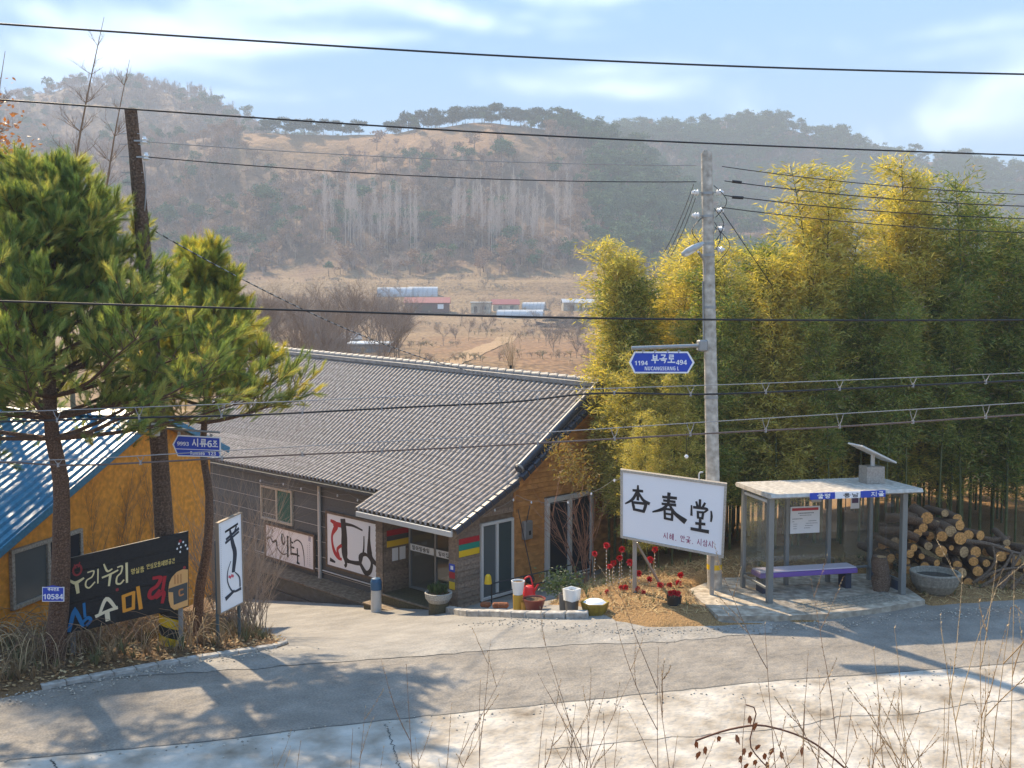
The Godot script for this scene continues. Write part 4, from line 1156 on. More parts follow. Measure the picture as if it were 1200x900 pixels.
# ---------- lettering
const JC := {0: "ㄱ", 1: "ㄱ", 2: "ㄴ", 3: "ㄷ", 4: "ㄷ", 5: "ㄹ", 6: "ㅁ", 7: "ㅂ", 8: "ㅂ", 9: "ㅅ", 10: "ㅅ", 11: "ㅇ", 12: "ㅈ", 13: "ㅈ", 14: "ㅊ", 15: "ㅋ", 16: "ㅌ", 17: "ㅍ", 18: "ㅎ"}
const TC := {1: "ㄱ", 4: "ㄴ", 7: "ㄷ", 8: "ㄹ", 16: "ㅁ", 17: "ㅂ", 19: "ㅅ", 21: "ㅇ", 22: "ㅈ", 23: "ㅊ", 24: "ㅋ", 25: "ㅌ", 26: "ㅍ", 27: "ㅎ"}
func ring_pts(cx: float, cy: float, rx: float, ry: float) -> Array:
	var o := []
	for k in 13: o.append(Vector2(cx + rx * cos(TAU * k / 12.0), cy + ry * sin(TAU * k / 12.0)))
	return o
func pl(a: Array) -> Array:
	var o := []
	for i in range(0, a.size(), 2): o.append(Vector2(a[i], a[i + 1]))
	return o
func jamo(j: String) -> Array:
	match j:
		"ㄱ": return [pl([0.1, 0.15, 0.88, 0.15, 0.84, 0.55, 0.7, 0.95])]
		"ㄴ": return [pl([0.15, 0.05, 0.15, 0.85, 0.95, 0.85])]
		"ㄷ": return [pl([0.9, 0.15, 0.15, 0.15, 0.15, 0.85, 0.95, 0.85])]
		"ㄹ": return [pl([0.1, 0.1, 0.88, 0.1, 0.88, 0.48, 0.12, 0.48, 0.12, 0.9, 0.95, 0.9])]
		"ㅁ": return [pl([0.12, 0.12, 0.88, 0.12, 0.88, 0.9, 0.12, 0.9, 0.12, 0.12])]
		"ㅂ": return [pl([0.14, 0.05, 0.14, 0.9, 0.86, 0.9, 0.86, 0.05]), pl([0.14, 0.48, 0.86, 0.48])]
		"ㅅ": return [pl([0.52, 0.05, 0.4, 0.5, 0.05, 0.95]), pl([0.5, 0.4, 0.95, 0.95])]
		"ㅇ": return [ring_pts(0.5, 0.5, 0.4, 0.42)]
		"ㅈ": return [pl([0.1, 0.12, 0.9, 0.12]), pl([0.55, 0.15, 0.4, 0.5, 0.05, 0.95]), pl([0.5, 0.45, 0.95, 0.95])]
		"ㅊ": return [pl([0.35, 0.0, 0.65, 0.02]), pl([0.1, 0.25, 0.9, 0.25]), pl([0.55, 0.28, 0.4, 0.6, 0.05, 0.98]), pl([0.5, 0.55, 0.95, 0.98])]
		"ㅋ": return [pl([0.1, 0.15, 0.88, 0.15, 0.84, 0.55, 0.7, 0.95]), pl([0.1, 0.5, 0.82, 0.5])]
		"ㅌ": return [pl([0.9, 0.12, 0.15, 0.12, 0.15, 0.88, 0.95, 0.88]), pl([0.15, 0.5, 0.85, 0.5])]
		"ㅍ": return [pl([0.05, 0.12, 0.95, 0.12]), pl([0.32, 0.12, 0.32, 0.88]), pl([0.68, 0.12, 0.68, 0.88]), pl([0.05, 0.9, 0.95, 0.9])]
		"ㅎ": return [pl([0.4, 0.0, 0.62, 0.02]), pl([0.1, 0.24, 0.9, 0.24]), ring_pts(0.5, 0.66, 0.3, 0.28)]
	return []
func vowel(v: int) -> Array:   # strokes in the unit box of the vowel, then "v" beside or "h" below
	match v:
		0: return [[pl([0.4, 0, 0.4, 1]), pl([0.4, 0.45, 0.9, 0.45])], "v"]
		1: return [[pl([0.25, 0.04, 0.25, 0.96]), pl([0.8, 0, 0.8, 1]), pl([0.25, 0.48, 0.8, 0.48])], "v"]
		4: return [[pl([0.7, 0, 0.7, 1]), pl([0.05, 0.45, 0.7, 0.45])], "v"]
		5: return [[pl([0.45, 0.04, 0.45, 0.96]), pl([0.9, 0, 0.9, 1]), pl([0.0, 0.48, 0.45, 0.48])], "v"]
		6: return [[pl([0.7, 0, 0.7, 1]), pl([0.05, 0.33, 0.7, 0.33]), pl([0.05, 0.62, 0.7, 0.62])], "v"]
		8: return [[pl([0, 0.8, 1, 0.8]), pl([0.5, 0.1, 0.5, 0.8])], "h"]
		13: return [[pl([0, 0.2, 1, 0.2]), pl([0.5, 0.2, 0.5, 1])], "h"]
		17: return [[pl([0, 0.2, 1, 0.2]), pl([0.32, 0.2, 0.32, 1]), pl([0.68, 0.2, 0.68, 1])], "h"]
		18: return [[pl([0, 0.5, 1, 0.5])], "h"]
	return [[pl([0.55, 0, 0.55, 1])], "v"]
func syllable(ch: String) -> Array:   # polylines in the unit box
	var code := ch.unicode_at(0)
	if code == 46: return [pl([0.2, 0.92, 0.32, 0.98])]
	if code < 0xAC00: return []
	code -= 0xAC00
	var l := code / 588; var v := (code % 588) / 28; var t := code % 28
	var vw: Array = vowel(v)
	var hh := 0.56 if t > 0 else 1.0
	var out := []
	var put := func(ps: Array, x: float, y: float, w: float, h: float):
		for p in ps:
			var q := []
			for e in p: q.append(Vector2(x + e.x * w, y + e.y * h))
			out.append(q)
	if vw[1] == "v":
		put.call(jamo(JC[l]), 0.02, 0.08 * hh, 0.55, 0.8 * hh)
		put.call(vw[0], 0.62, 0.0, 0.36, hh)
	else:
		put.call(jamo(JC[l]), 0.15, 0.0, 0.7, 0.56 * hh)
		put.call(vw[0], 0.0, 0.58 * hh, 1.0, 0.42 * hh)
	if t > 0: put.call(jamo(TC.get(t, "ㄴ")), 0.15, 0.62, 0.75, 0.38)
	return out
func write_ko(mb: MB, pn: Board, txt: String, x: float, y: float, h: float, w: float, pen: float, off := 0.003) -> void:
	for i in txt.length():
		var k := 0
		for s in syllable(txt[i]):
			var q := []; var ww := []
			for p in s: q.append(Vector2(x + (i + p.x * 0.86) * w, y + p.y * h)); ww.append(pen)
			mb.ribbon(q, ww, pn.at, off + k * 0.0006)
			k += 1
func strokes(mb: MB, pn: Board, list: Array, x: float, y: float, w: float, h: float, pen: float, off := 0.003) -> void:   # list: [points, pen factors]; smooth brush lines
	var k := 0
	for s in list:
		var cv := Curve2D.new()
		var ps: Array = s[0]
		for i in ps.size():
			var tg := Vector2.ZERO
			if ps.size() > 2 and i > 0 and i < ps.size() - 1: tg = (ps[i + 1] - ps[i - 1]) * 0.22
			cv.add_point(ps[i], -tg, tg)
		var n := 3 if ps.size() == 2 else ps.size() * 5
		var q := []; var ww := []
		for i in n:
			var t := float(i) / (n - 1)
			var p := cv.sample_baked(cv.get_baked_length() * t, true)
			q.append(Vector2(x + p.x * w, y + p.y * h))
			var f: Array = s[1]
			var u := t * (f.size() - 1)
			ww.append(pen * lerpf(f[int(u)], f[mini(int(u) + 1, f.size() - 1)], u - int(u)))
		mb.ribbon(q, ww, pn.at, off + k * 0.0007)
		k += 1
func latin(parent: Node, pn: Board, txt: String, x: float, y: float, h: float, m: Material, called := "lettering", off := 0.004, wide := 1.0) -> MeshInstance3D:
	var tm := TextMesh.new()
	var f := SystemFont.new()
	f.font_names = PackedStringArray(["Droid Sans"])
	f.font_weight = 700
	tm.font = f
	tm.text = txt
	tm.font_size = 64
	tm.pixel_size = h / 46.0
	tm.depth = 0.002
	tm.horizontal_alignment = HORIZONTAL_ALIGNMENT_CENTER
	tm.vertical_alignment = VERTICAL_ALIGNMENT_CENTER
	var ex := (pn.tr - pn.tl).normalized(); var ey := (pn.tl - pn.bl).normalized()
	var o := MeshInstance3D.new()
	o.name = called
	o.mesh = tm
	o.material_override = m
	parent.add_child(o, true)
	o.transform = Transform3D(Basis(ex * wide, ey, pn.nn), pn.at(Vector2(x, y), off))
	return o
func disc(mb: MB, pn: Board, x: float, y: float, rx: float, ry: float, off := 0.003) -> void:
	var c := pn.at(Vector2(x, y), off)
	for k in 12:
		mb.t3(c, pn.at(Vector2(x + rx * cos(TAU * k / 12.0), y - ry * sin(TAU * k / 12.0)), off), pn.at(Vector2(x + rx * cos(TAU * (k + 1) / 12.0), y - ry * sin(TAU * (k + 1) / 12.0)), off))
func shape(mb: MB, pn: Board, poly: Array, off := 0.003) -> void:
	var pp := PackedVector2Array(poly)
	var ix := Geometry2D.triangulate_polygon(pp)
	for i in range(0, ix.size(), 3):
		var a := pp[ix[i]]; var b := pp[ix[i + 1]]; var c := pp[ix[i + 2]]
		if (b - a).cross(c - a) > 0:
			var t := b; b = c; c = t
		mb.t3(pn.at(a, off), pn.at(b, off), pn.at(c, off))
func framed(o: Node, pn: Board, fw: float, dp: float, fm: Material, face: Material) -> void:   # a board in a frame
	var mb := MB.new()
	pn.slab(mb, fw * 0.5, fw * 0.5, pn.w - fw * 0.5, pn.h - fw * 0.5, -dp, 0.0)
	obj("face", mb, face, o)
	for b in [[0.0, 0.0, pn.w, fw], [0.0, pn.h - fw, pn.w, pn.h], [0.0, fw, fw, pn.h - fw], [pn.w - fw, fw, pn.w, pn.h - fw]]:
		mb = MB.new()
		pn.slab(mb, b[0], b[1], b[2], b[3], -dp - 0.01, 0.022)
		obj("frame_bar", mb, fm, o)
func post(o: Node, called: String, a: Vector3, b: Vector3, w: float, m: Material) -> MeshInstance3D:
	var mb := MB.new(); mb.bar(a, b, w, w, 0.006)
	return obj(called, mb, m, o)

func make_signs() -> void:
	# large white board beside the concrete pole
	var pn := Board.new(Vector3(2.480, 2.956, -22.300), Vector3(4.816, 2.703, -21.800), Vector3(4.761, 1.019, -21.800), Vector3(2.491, 1.376, -22.300))
	var o := thing("signboard", "large white signboard with three black brush characters and small red writing", "sign")
	framed(o, pn, 0.055, 0.16, mat(lin(0.56, 0.50, 0.42), 0.5, T.grain, 1.0), M.sign_white)
	for q in [[744, 630, 692, 22.42], [835, 650, 690, 21.98]]:
		var base := Vector3.ZERO
		var top := Vector3(2.839, 1.389, -22.420)
		if q[0] == 835: top = Vector3(4.552, 1.077, -22.050)
		base = Vector3(top.x, grove_y(top.x, top.z) - 0.1, top.z)
		post(o, "post", base, top, 0.09, M.galv)
	post(o, "brace", Vector3(2.890, 1.212, -22.500), Vector3(3.474, 0.181, -22.900), 0.05, M.galv)
	var mb := MB.new()
	var ch := [
		[[pl([0.33, 0.22, 0.72, 0.2]), [0.8, 1, 0.9]], [pl([0.53, 0.0, 0.53, 0.58]), [0.6, 1, 0.9]], [pl([0.5, 0.25, 0.3, 0.6, 0.0, 0.82]), [0.9, 1, 0.5]], [pl([0.55, 0.27, 0.75, 0.55, 1.0, 0.66]), [0.6, 1, 1.1]], [pl([0.3, 0.7, 0.34, 0.85, 0.38, 1.02]), [0.8, 1, 0.9]], [pl([0.3, 0.72, 0.86, 0.69]), [0.9, 1.0]], [pl([0.88, 0.68, 0.84, 0.85, 0.78, 1.03]), [1.1, 1, 0.9]], [pl([0.38, 1.0, 0.78, 1.02]), [0.9, 1.0]]],
		[[pl([0.3, 0.13, 0.74, 0.1]), [0.9, 1, 1]], [pl([0.33, 0.26, 0.7, 0.25]), [0.8, 0.9]], [pl([0.28, 0.4, 0.72, 0.37]), [0.8, 1]], [pl([0.5, -0.04, 0.48, 0.42]), [1.1, 1, 0.9]], [pl([0.46, 0.38, 0.3, 0.6, -0.04, 0.78]), [0.9, 1.1, 0.5]], [pl([0.52, 0.38, 0.7, 0.68, 1.04, 0.92]), [0.7, 1.2, 1.9]], [pl([0.36, 0.57, 0.38, 0.96]), [0.8, 0.8]], [pl([0.36, 0.58, 0.62, 0.57]), [0.8, 0.8]], [pl([0.63, 0.56, 0.62, 0.97]), [0.9, 0.8]], [pl([0.38, 0.76, 0.62, 0.76]), [0.7, 0.7]], [pl([0.38, 0.95, 0.62, 0.96]), [0.8, 0.8]]],
		[[pl([0.44, 0.0, 0.44, 0.2]), [0.8, 0.9]], [pl([0.28, 0.08, 0.33, 0.2]), [0.7, 0.8]], [pl([0.66, 0.08, 0.58, 0.2]), [0.7, 0.8]], [pl([0.07, 0.22, 0.08, 0.52]), [0.5, 0.8]], [pl([0.18, 0.26, 0.76, 0.25, 0.66, 0.36]), [0.9, 1, 0.6]], [pl([0.95, 0.3, 0.98, 0.46, 0.96, 0.62]), [0.5, 0.8, 0.6]], [pl([0.36, 0.38, 0.38, 0.58]), [0.8, 0.8]], [pl([0.36, 0.39, 0.6, 0.38]), [0.7, 0.8]], [pl([0.6, 0.37, 0.57, 0.58]), [0.8, 0.8]], [pl([0.38, 0.57, 0.57, 0.57]), [0.7, 0.7]], [pl([0.48, 0.6, 0.48, 0.95]), [0.9, 1]], [pl([0.3, 0.76, 0.68, 0.74]), [0.9, 0.9]], [pl([0.1, 0.96, 0.84, 0.96]), [1, 1.2]]]]
	var boxes := [[0.05, 0.20, 0.225, 0.35], [0.325, 0.26, 0.28, 0.36], [0.665, 0.27, 0.21, 0.43]]
	for k in 3:
		mb = MB.new()
		var b: Array = boxes[k]
		strokes(mb, pn, ch[k], b[0] * pn.w, b[1] * pn.h, b[2] * pn.w, b[3] * pn.h, 0.068)
		obj("character", mb, M.ink, o)
	mb = MB.new()
	write_ko(mb, pn, "시해.안꽃.시삼시", pn.w * 0.42, pn.h * 0.80, 0.145, 0.128, 0.014)
	obj("lettering", mb, M.ink_magenta, o)
	# yellow mark low on the concrete pole is part of the pole; hook on the board's top
	mb = MB.new()
	var hk := pn.at(Vector2(pn.w * 0.74, 0), -0.05)
	mb.tube([hk, hk + Vector3(0, 0.12, 0), hk + Vector3(0.03, 0.17, 0), hk + Vector3(0.09, 0.17, 0)], [0.018, 0.018, 0.018, 0.018], 6)
	obj("hook", mb, M.white_trim, o)

	# black plank board on the left bank
	pn = Board.new(Vector3(-8.309, 1.927, -17.900), Vector3(-6.298, 2.256, -18.900), Vector3(-6.328, 0.754, -18.900), Vector3(-8.332, 0.515, -17.900))
	o = thing("plank_sign", "black plank sign with cream, blue, orange and red hand painted letters", "sign")
	for k in 5:
		mb = MB.new()
		pn.slab(mb, 0.0, pn.h * k / 5.0 + 0.003, pn.w, pn.h * (k + 1) / 5.0 - 0.003, -0.05, 0.004 * (k % 2))
		obj("plank", mb, M.board_black, o)
	for q in [[0.07, 0.9], [0.93, 0.9]]:
		var top := pn.at(Vector2(pn.w * q[0], pn.h * 0.3), -0.09)
		post(o, "post", Vector3(top.x, bank_y(top.x, top.z) - 0.15, top.z), top, 0.075, M.galv)
	var W := pn.w; var Hh := pn.h
	mb = MB.new()
	strokes(mb, pn, [[pl([0.0, 0.32, 0.3, 0.5, 0.72, 0.36]), [0.7, 1.3, 0.7]], [pl([0.34, 0.5, 0.42, 1.0]), [1.4, 1.1]]], 0.055 * W, 0.21 * Hh, 0.145 * W, 0.27 * Hh, 0.05, 0.008)
	strokes(mb, pn, [[pl([0.2, 0.1, 0.62, 0.1, 0.5, 0.4, 0.12, 0.55, 0.05, 0.85, 0.3, 1.0, 0.68, 0.75]), [0.8, 0.9, 0.9, 1.0, 0.9]], [pl([0.92, 0.05, 0.9, 0.85]), [0.9, 0.8]]], 0.17 * W, 0.22 * Hh, 0.11 * W, 0.23 * Hh, 0.03, 0.008)
	strokes(mb, pn, [[pl([0.1, -0.1, 0.32, 0.3, 0.62, 0.25]), [0.7, 1, 0.8]], [pl([0.0, 0.58, 0.5, 0.5, 1.0, 0.38]), [0.9, 1, 0.8]], [pl([0.52, 0.5, 0.42, 1.08]), [1.3, 1.0]]], 0.305 * W, 0.21 * Hh, 0.12 * W, 0.25 * Hh, 0.038, 0.008)
	strokes(mb, pn, [[pl([0.2, 0.1, 0.55, 0.1, 0.45, 0.42, 0.15, 0.6, 0.1, 0.92, 0.4, 1.0, 0.66, 0.85]), [0.8, 0.9, 0.9, 1.0, 0.9]], [pl([0.9, 0.0, 0.92, 1.0]), [1.3, 1.2]]], 0.405 * W, 0.24 * Hh, 0.10 * W, 0.25 * Hh, 0.034, 0.008)
	obj("lettering", mb, M.cream, o)
	mb = MB.new()
	strokes(mb, pn, [[ring_pts(0.5, 0.5, 0.42, 0.42), [1, 1, 1]]], 0.075 * W, 0.10 * Hh, 0.075 * W, 0.16 * Hh, 0.035, 0.009)
	strokes(mb, pn, [[pl([0.2, 0.0, 0.35, 0.3]), [0.6, 1]], [pl([0.75, -0.1, 0.6, 0.25]), [0.6, 1]]], 0.075 * W, 0.10 * Hh, 0.075 * W, 0.16 * Hh, 0.03, 0.012)
	for q in [[0.42, 0.56], [0.93, 0.11], [0.965, 0.47]]: disc(mb, pn, q[0] * W, q[1] * Hh, 0.028, 0.032, 0.009)
	obj("red_mark", mb, mat(lin(0.30, 0.03, 0.03), 0.6), o)
	mb = MB.new()
	write_ko(mb, pn, "명실품", 0.53 * W, 0.33 * Hh, 0.105, 0.082, 0.014, 0.008)
	write_ko(mb, pn, "안심모둠제명공간", 0.655 * W, 0.315 * Hh, 0.095, 0.0665, 0.012, 0.008)
	obj("small_lettering", mb, mat(lin(0.62, 0.46, 0.14), 0.6), o)
	mb = MB.new()
	strokes(mb, pn, [[pl([0.0, 1.0, 0.22, 0.25, 0.34, 0.3, 0.62, 0.92]), [1.1, 1.3, 1.2, 1.2, 1.0]], [pl([0.68, 0.0, 0.72, 0.55]), [0.8, 0.8]], [pl([0.6, 0.78, 0.85, 0.62, 0.98, 0.75, 0.8, 0.92]), [0.8, 1, 1, 0.9]]], 0.045 * W, 0.645 * Hh, 0.17 * W, 0.32 * Hh, 0.06, 0.009)
	obj("blue_letter", mb, M.paint_blue, o)
	mb = MB.new()
	strokes(mb, pn, [[pl([0.18, 0.62, 0.5, 0.05, 0.92, 0.52]), [0.9, 1.3, 1.0]], [pl([0.0, 0.74, 0.5, 0.62, 1.0, 0.56]), [1.2, 1, 1.2]], [pl([0.52, 0.66, 0.56, 1.02]), [1.6, 1.5]]], 0.255 * W, 0.635 * Hh, 0.16 * W, 0.29 * Hh, 0.055, 0.009)
	obj("cream_letter", mb, M.cream_pale, o)
	mb = MB.new()
	strokes(mb, pn, [[pl([0.05, 0.25, 0.1, 0.95]), [1.1, 1.1]], [pl([0.05, 0.26, 0.55, 0.2]), [1, 1]], [pl([0.58, 0.18, 0.56, 0.92]), [1, 1]], [pl([0.1, 0.94, 0.57, 0.9]), [1, 1]], [pl([0.8, 0.0, 0.94, 0.98]), [1.1, 1.2]]], 0.46 * W, 0.59 * Hh, 0.155 * W, 0.29 * Hh, 0.06, 0.009)
	obj("orange_letter", mb, M.paint_orange, o)
	mb = MB.new()
	strokes(mb, pn, [[pl([0.3, 0.05, 0.7, 0.1, 0.5, 0.38, 0.15, 0.52, 0.08, 0.75, 0.3, 0.82, 0.62, 0.6]), [1, 1.2, 1.2, 1.2, 1]], [pl([0.92, 0.1, 0.8, 0.6]), [1, 1]], [pl([0.45, 0.86, 0.85, 0.72, 0.78, 1.1]), [1, 1.2, 1]]], 0.665 * W, 0.50 * Hh, 0.15 * W, 0.33 * Hh, 0.06, 0.009)
	obj("red_letter", mb, M.paint_red, o)
	mb = MB.new()
	shape(mb, pn, [Vector2(0.86 * W, 0.56 * Hh), Vector2(0.90 * W, 0.505 * Hh), Vector2(0.95 * W, 0.485 * Hh), Vector2(0.995 * W, 0.505 * Hh), Vector2(0.995 * W, 0.98 * Hh), Vector2(0.88 * W, 1.0 * Hh), Vector2(0.85 * W, 0.95 * Hh), Vector2(0.835 * W, 0.86 * Hh), Vector2(0.83 * W, 0.72 * Hh), Vector2(0.84 * W, 0.62 * Hh)], 0.010)
	obj("emblem", mb, M.tan, o)
	mb = MB.new()
	shape(mb, pn, [Vector2(0.832 * W, 0.70 * Hh), Vector2(0.99 * W, 0.67 * Hh), Vector2(0.99 * W, 0.9 * Hh), Vector2(0.875 * W, 0.93 * Hh), Vector2(0.87 * W, 0.76 * Hh), Vector2(0.832 * W, 0.745 * Hh)], 0.012)
	obj("emblem_mark", mb, M.slate, o)
	mb = MB.new()
	strokes(mb, pn, [[pl([0.8, 0.0, 0.1, 0.05, 0.15, 0.6, 0.9, 0.55]), [1, 1, 1]]], 0.92 * W, 0.75 * Hh, 0.04 * W, 0.12 * Hh, 0.03, 0.014)
	for k in 3: strokes(mb, pn, [[pl([0.0, 0.0, 0.02, 1.0]), [1, 1]]], (0.885 + 0.025 * k) * W, 0.545 * Hh, 0.04 * W, 0.11 * Hh, 0.022, 0.014)
	obj("emblem_line", mb, mat(lin(0.5, 0.2, 0.06), 0.6), o)
	mb = MB.new()
	for q in [[0.905, 0.20], [0.92, 0.14], [0.935, 0.19], [0.955, 0.13], [0.975, 0.18], [0.99, 0.23], [0.93, 0.25]]: disc(mb, pn, q[0] * W, q[1] * Hh, 0.016, 0.022, 0.009)
	obj("white_dots", mb, M.paint_white, o)

	# white banner board with a brush figure
	pn = Board.new(Vector3(-5.799, 2.366, -19.100), Vector3(-5.484, 2.471, -19.700), Vector3(-5.472, 0.609, -19.700), Vector3(-5.782, 0.541, -19.100))
	o = thing("banner_board", "tall narrow white board with a black brush drawing on two posts", "sign")
	framed(o, pn, 0.018, 0.05, mat(lin(0.30, 0.22, 0.15), 0.6), M.canvas)
	for q in [0.06, 0.94]:
		var top := pn.at(Vector2(pn.w * q, pn.h * 0.2), -0.08)
		post(o, "post", Vector3(top.x, bank_y(top.x, top.z) - 0.15, top.z), top, 0.055, mat(lin(0.06, 0.09, 0.10), 0.5))
	mb = MB.new()
	W = pn.w; Hh = pn.h
	strokes(mb, pn, [[pl([0.35, 0.22, 0.85, 0.165]), [0.7, 0.8]], [pl([0.32, 0.255, 0.85, 0.20]), [0.7, 0.6]], [pl([0.5, 0.14, 0.6, 0.3, 0.68, 0.42, 0.6, 0.6]), [0.6, 1.3, 1.5, 1.2]], [pl([0.76, 0.13, 0.7, 0.17]), [0.5, 0.6]], [pl([0.5, 0.48, 0.36, 0.58, 0.36, 0.7, 0.56, 0.82, 0.88, 0.83]), [0.2, 0.35, 0.4, 0.6, 0.8]], [pl([0.66, 0.62, 0.84, 0.7, 0.86, 0.8]), [0.25, 0.4, 0.5]], [pl([0.6, 0.82, 0.28, 0.86]), [0.7, 1.2]]], 0, 0, W, Hh, 0.075)
	obj("brush_drawing", mb, mat(lin(0.02, 0.03, 0.05), 0.6), o)
	mb = MB.new()
	for k in 9: strokes(mb, pn, [[pl([0.32 + k * 0.058, 0.135 - k * 0.003, 0.355 + k * 0.058, 0.133 - k * 0.003]), [1, 1]]], 0, 0, W, Hh, 0.045)
	obj("small_print", mb, M.ink, o)
	mb = MB.new()
	for k in 4: disc(mb, pn, (0.42 + 0.05 * k) * W, (0.64 + 0.012 * (k % 2)) * Hh, 0.022, 0.03, 0.006 + 0.0008 * k)
	obj("red_spot", mb, mat(lin(0.6, 0.10, 0.14), 0.6), o)
	mb = MB.new()
	for k in 40: disc(mb, pn, 0.12 * W, (0.06 + 0.021 * k) * Hh, 0.006, 0.008)
	obj("side_print", mb, mat(lin(0.35, 0.35, 0.37), 0.6), o)

	# two boards hung on the cafe's grey side
	var xf := Transform3D(Basis(Vector3.UP, deg_to_rad(46)), Vector3(-1.375, -1.1, -25.098))
	var fx := 0.80
	pn = Board.new(xf * Vector3(fx, 0.66, -10.55), xf * Vector3(fx, 0.66, -7.62), xf * Vector3(fx, -0.55, -7.62), xf * Vector3(fx, -0.55, -10.55))
	o = thing("calligraphy_board", "wide low framed calligraphy board below the teal window of the grey wall", "sign")
	framed(o, pn, 0.07, 0.04, mat(lin(0.20, 0.145, 0.10), 0.6, T.wood, 1.0), M.canvas)
	W = pn.w; Hh = pn.h
	mb = MB.new()
	for sk in [[pl([0.05, 0.46, 0.12, 0.38, 0.17, 0.5, 0.24, 0.44, 0.26, 0.62, 0.36, 0.76, 0.45, 0.72]), [1.0, 0.5, 0.9, 1.0, 0.5, 0.6, 0.4]], [pl([0.16, 0.14, 0.165, 0.19]), [0.6, 0.5]], [pl([0.155, 0.24, 0.16, 0.27]), [0.4, 0.4]], [pl([0.155, 0.33, 0.16, 0.36]), [0.4, 0.4]], [pl([0.36, 0.2, 0.36, 0.4, 0.39, 0.48, 0.42, 0.35, 0.38, 0.2]), [0.6, 1.3, 0.9, 0.5, 0.4]], [pl([0.475, 0.24, 0.475, 0.78]), [1.1, 1.2]], [pl([0.535, 0.26, 0.54, 0.7]), [0.9, 0.8]], [pl([0.54, 0.36, 0.58, 0.37]), [0.7, 0.7]], [pl([0.54, 0.5, 0.6, 0.5]), [0.7, 0.7]], [pl([0.54, 0.68, 0.66, 0.66]), [0.8, 0.8]], [pl([0.665, 0.5, 0.67, 0.9]), [0.8, 0.8]], [pl([0.67, 0.68, 0.7, 0.68]), [0.6, 0.6]], [pl([0.655, 0.88, 0.7, 0.89]), [0.8, 0.8]], [pl([0.6, 0.34, 0.67, 0.26, 0.75, 0.34, 0.79, 0.6, 0.8, 0.92]), [0.5, 0.6, 0.6, 0.4, 0.2]]]:
		mb = MB.new()
		strokes(mb, pn, [sk], 0, 0, W, Hh, 0.085)
		obj("brush_stroke", mb, M.ink, o)
	mb = MB.new()
	for k in 13: 
		disc(mb, pn, 0.905 * W, (0.27 + 0.05 * k) * Hh, 0.014, 0.018)
		if k < 11: disc(mb, pn, 0.865 * W, (0.33 + 0.05 * k) * Hh, 0.012, 0.016)
	obj("small_print", mb, mat(lin(0.25, 0.25, 0.30), 0.6), o)
	mb = MB.new()
	for k in 4: strokes(mb, pn, [[pl([0.885, 0.09 + 0.035 * k, 0.925, 0.09 + 0.035 * k]), [1, 1]]], 0, 0, W, Hh, 0.022)
	obj("seal", mb, M.ink_blue, o)
	pn = Board.new(xf * Vector3(fx, 1.53, -7.0), xf * Vector3(fx, 1.53, -3.8), xf * Vector3(fx, -0.24, -3.8), xf * Vector3(fx, -0.24, -7.0))
	o = thing("brush_painting_board", "large framed white board with thick black and red brush figure on grey wall", "sign")
	framed(o, pn, 0.07, 0.04, mat(lin(0.20, 0.145, 0.10), 0.6, T.wood, 1.0), M.canvas)
	W = pn.w * 0.86; Hh = pn.h
	mb = MB.new()
	strokes(mb, pn, [[pl([0.31, 0.12, 0.33, 0.35, 0.33, 0.6, 0.36, 0.78, 0.5, 0.8, 0.62, 0.78]), [1.2, 1.3, 1.5, 1.4, 0.5, 0.7]], [pl([0.36, 0.16, 0.5, 0.16, 0.66, 0.2]), [0.5, 0.35, 0.25]], [pl([0.33, 0.72, 0.36, 0.86, 0.34, 0.9]), [1.0, 0.6, 0.5]], [pl([0.79, 0.11, 0.78, 0.4, 0.8, 0.62, 0.9, 0.72]), [0.35, 0.5, 1.2, 0.6]], [pl([0.69, 0.3, 0.68, 0.55, 0.62, 0.8]), [0.2, 0.35, 0.4]], [pl([0.62, 0.76, 0.62, 0.66, 0.72, 0.6, 0.82, 0.7, 0.8, 0.86, 0.72, 0.92, 0.63, 0.8]), [0.5, 0.7, 0.4, 0.5, 0.7, 0.8, 0.6]], [pl([0.07, 0.86, 0.15, 0.88]), [0.6, 0.3]]], 0.02 * W, 0, W, Hh, 0.21)
	obj("brush_figure", mb, M.ink, o)
	mb = MB.new()
	strokes(mb, pn, [[pl([0.08, 0.16, 0.18, 0.22, 0.1, 0.42, 0.12, 0.64, 0.2, 0.78, 0.27, 0.8]), [0.5, 1.3, 0.6, 0.6, 0.9, 0.5]], [pl([0.14, 0.2, 0.27, 0.2]), [0.9, 0.9]], [pl([0.27, 0.56, 0.2, 0.64, 0.22, 0.76]), [0.6, 0.6, 0.8]]], 0.02 * W, 0, W, Hh, 0.17, 0.002)
	obj("red_brush", mb, M.ink_red, o)
	mb = MB.new()
	for k in 5: strokes(mb, pn, [[pl([0.93, 0.28 + 0.05 * k, 0.965, 0.28 + 0.05 * k]), [1, 1]]], 0, 0, W, Hh, 0.024)
	obj("small_print", mb, M.ink_blue, o)

	# address plate on the pine trunk
	pn = Board.new(Vector3(-8.403, 1.577, -17.300), Vector3(-8.013, 1.577, -17.300), Vector3(-8.021, 1.314, -17.300), Vector3(-8.410, 1.314, -17.300))
	o = thing("address_plate", "small blue house number plate reading 10584 on the pine trunk", "sign")
	mb = MB.new(); pn.slab(mb, 0, 0, pn.w, pn.h, -0.015, 0.0); obj("plate", mb, M.paint_white, o)
	mb = MB.new(); pn.slab(mb, 0.012, 0.012, pn.w - 0.012, pn.h - 0.012, 0.001, 0.003)
	shape(mb, pn, [Vector2(0.02, 0.0), Vector2(pn.w * 0.5, -0.035), Vector2(pn.w - 0.02, 0.0)], 0.0032)
	obj("blue_face", mb, M.sign_blue, o)
	latin(o, pn, "10584", pn.w * 0.5, pn.h * 0.66, 0.095, M.paint_white, "number", 0.006)
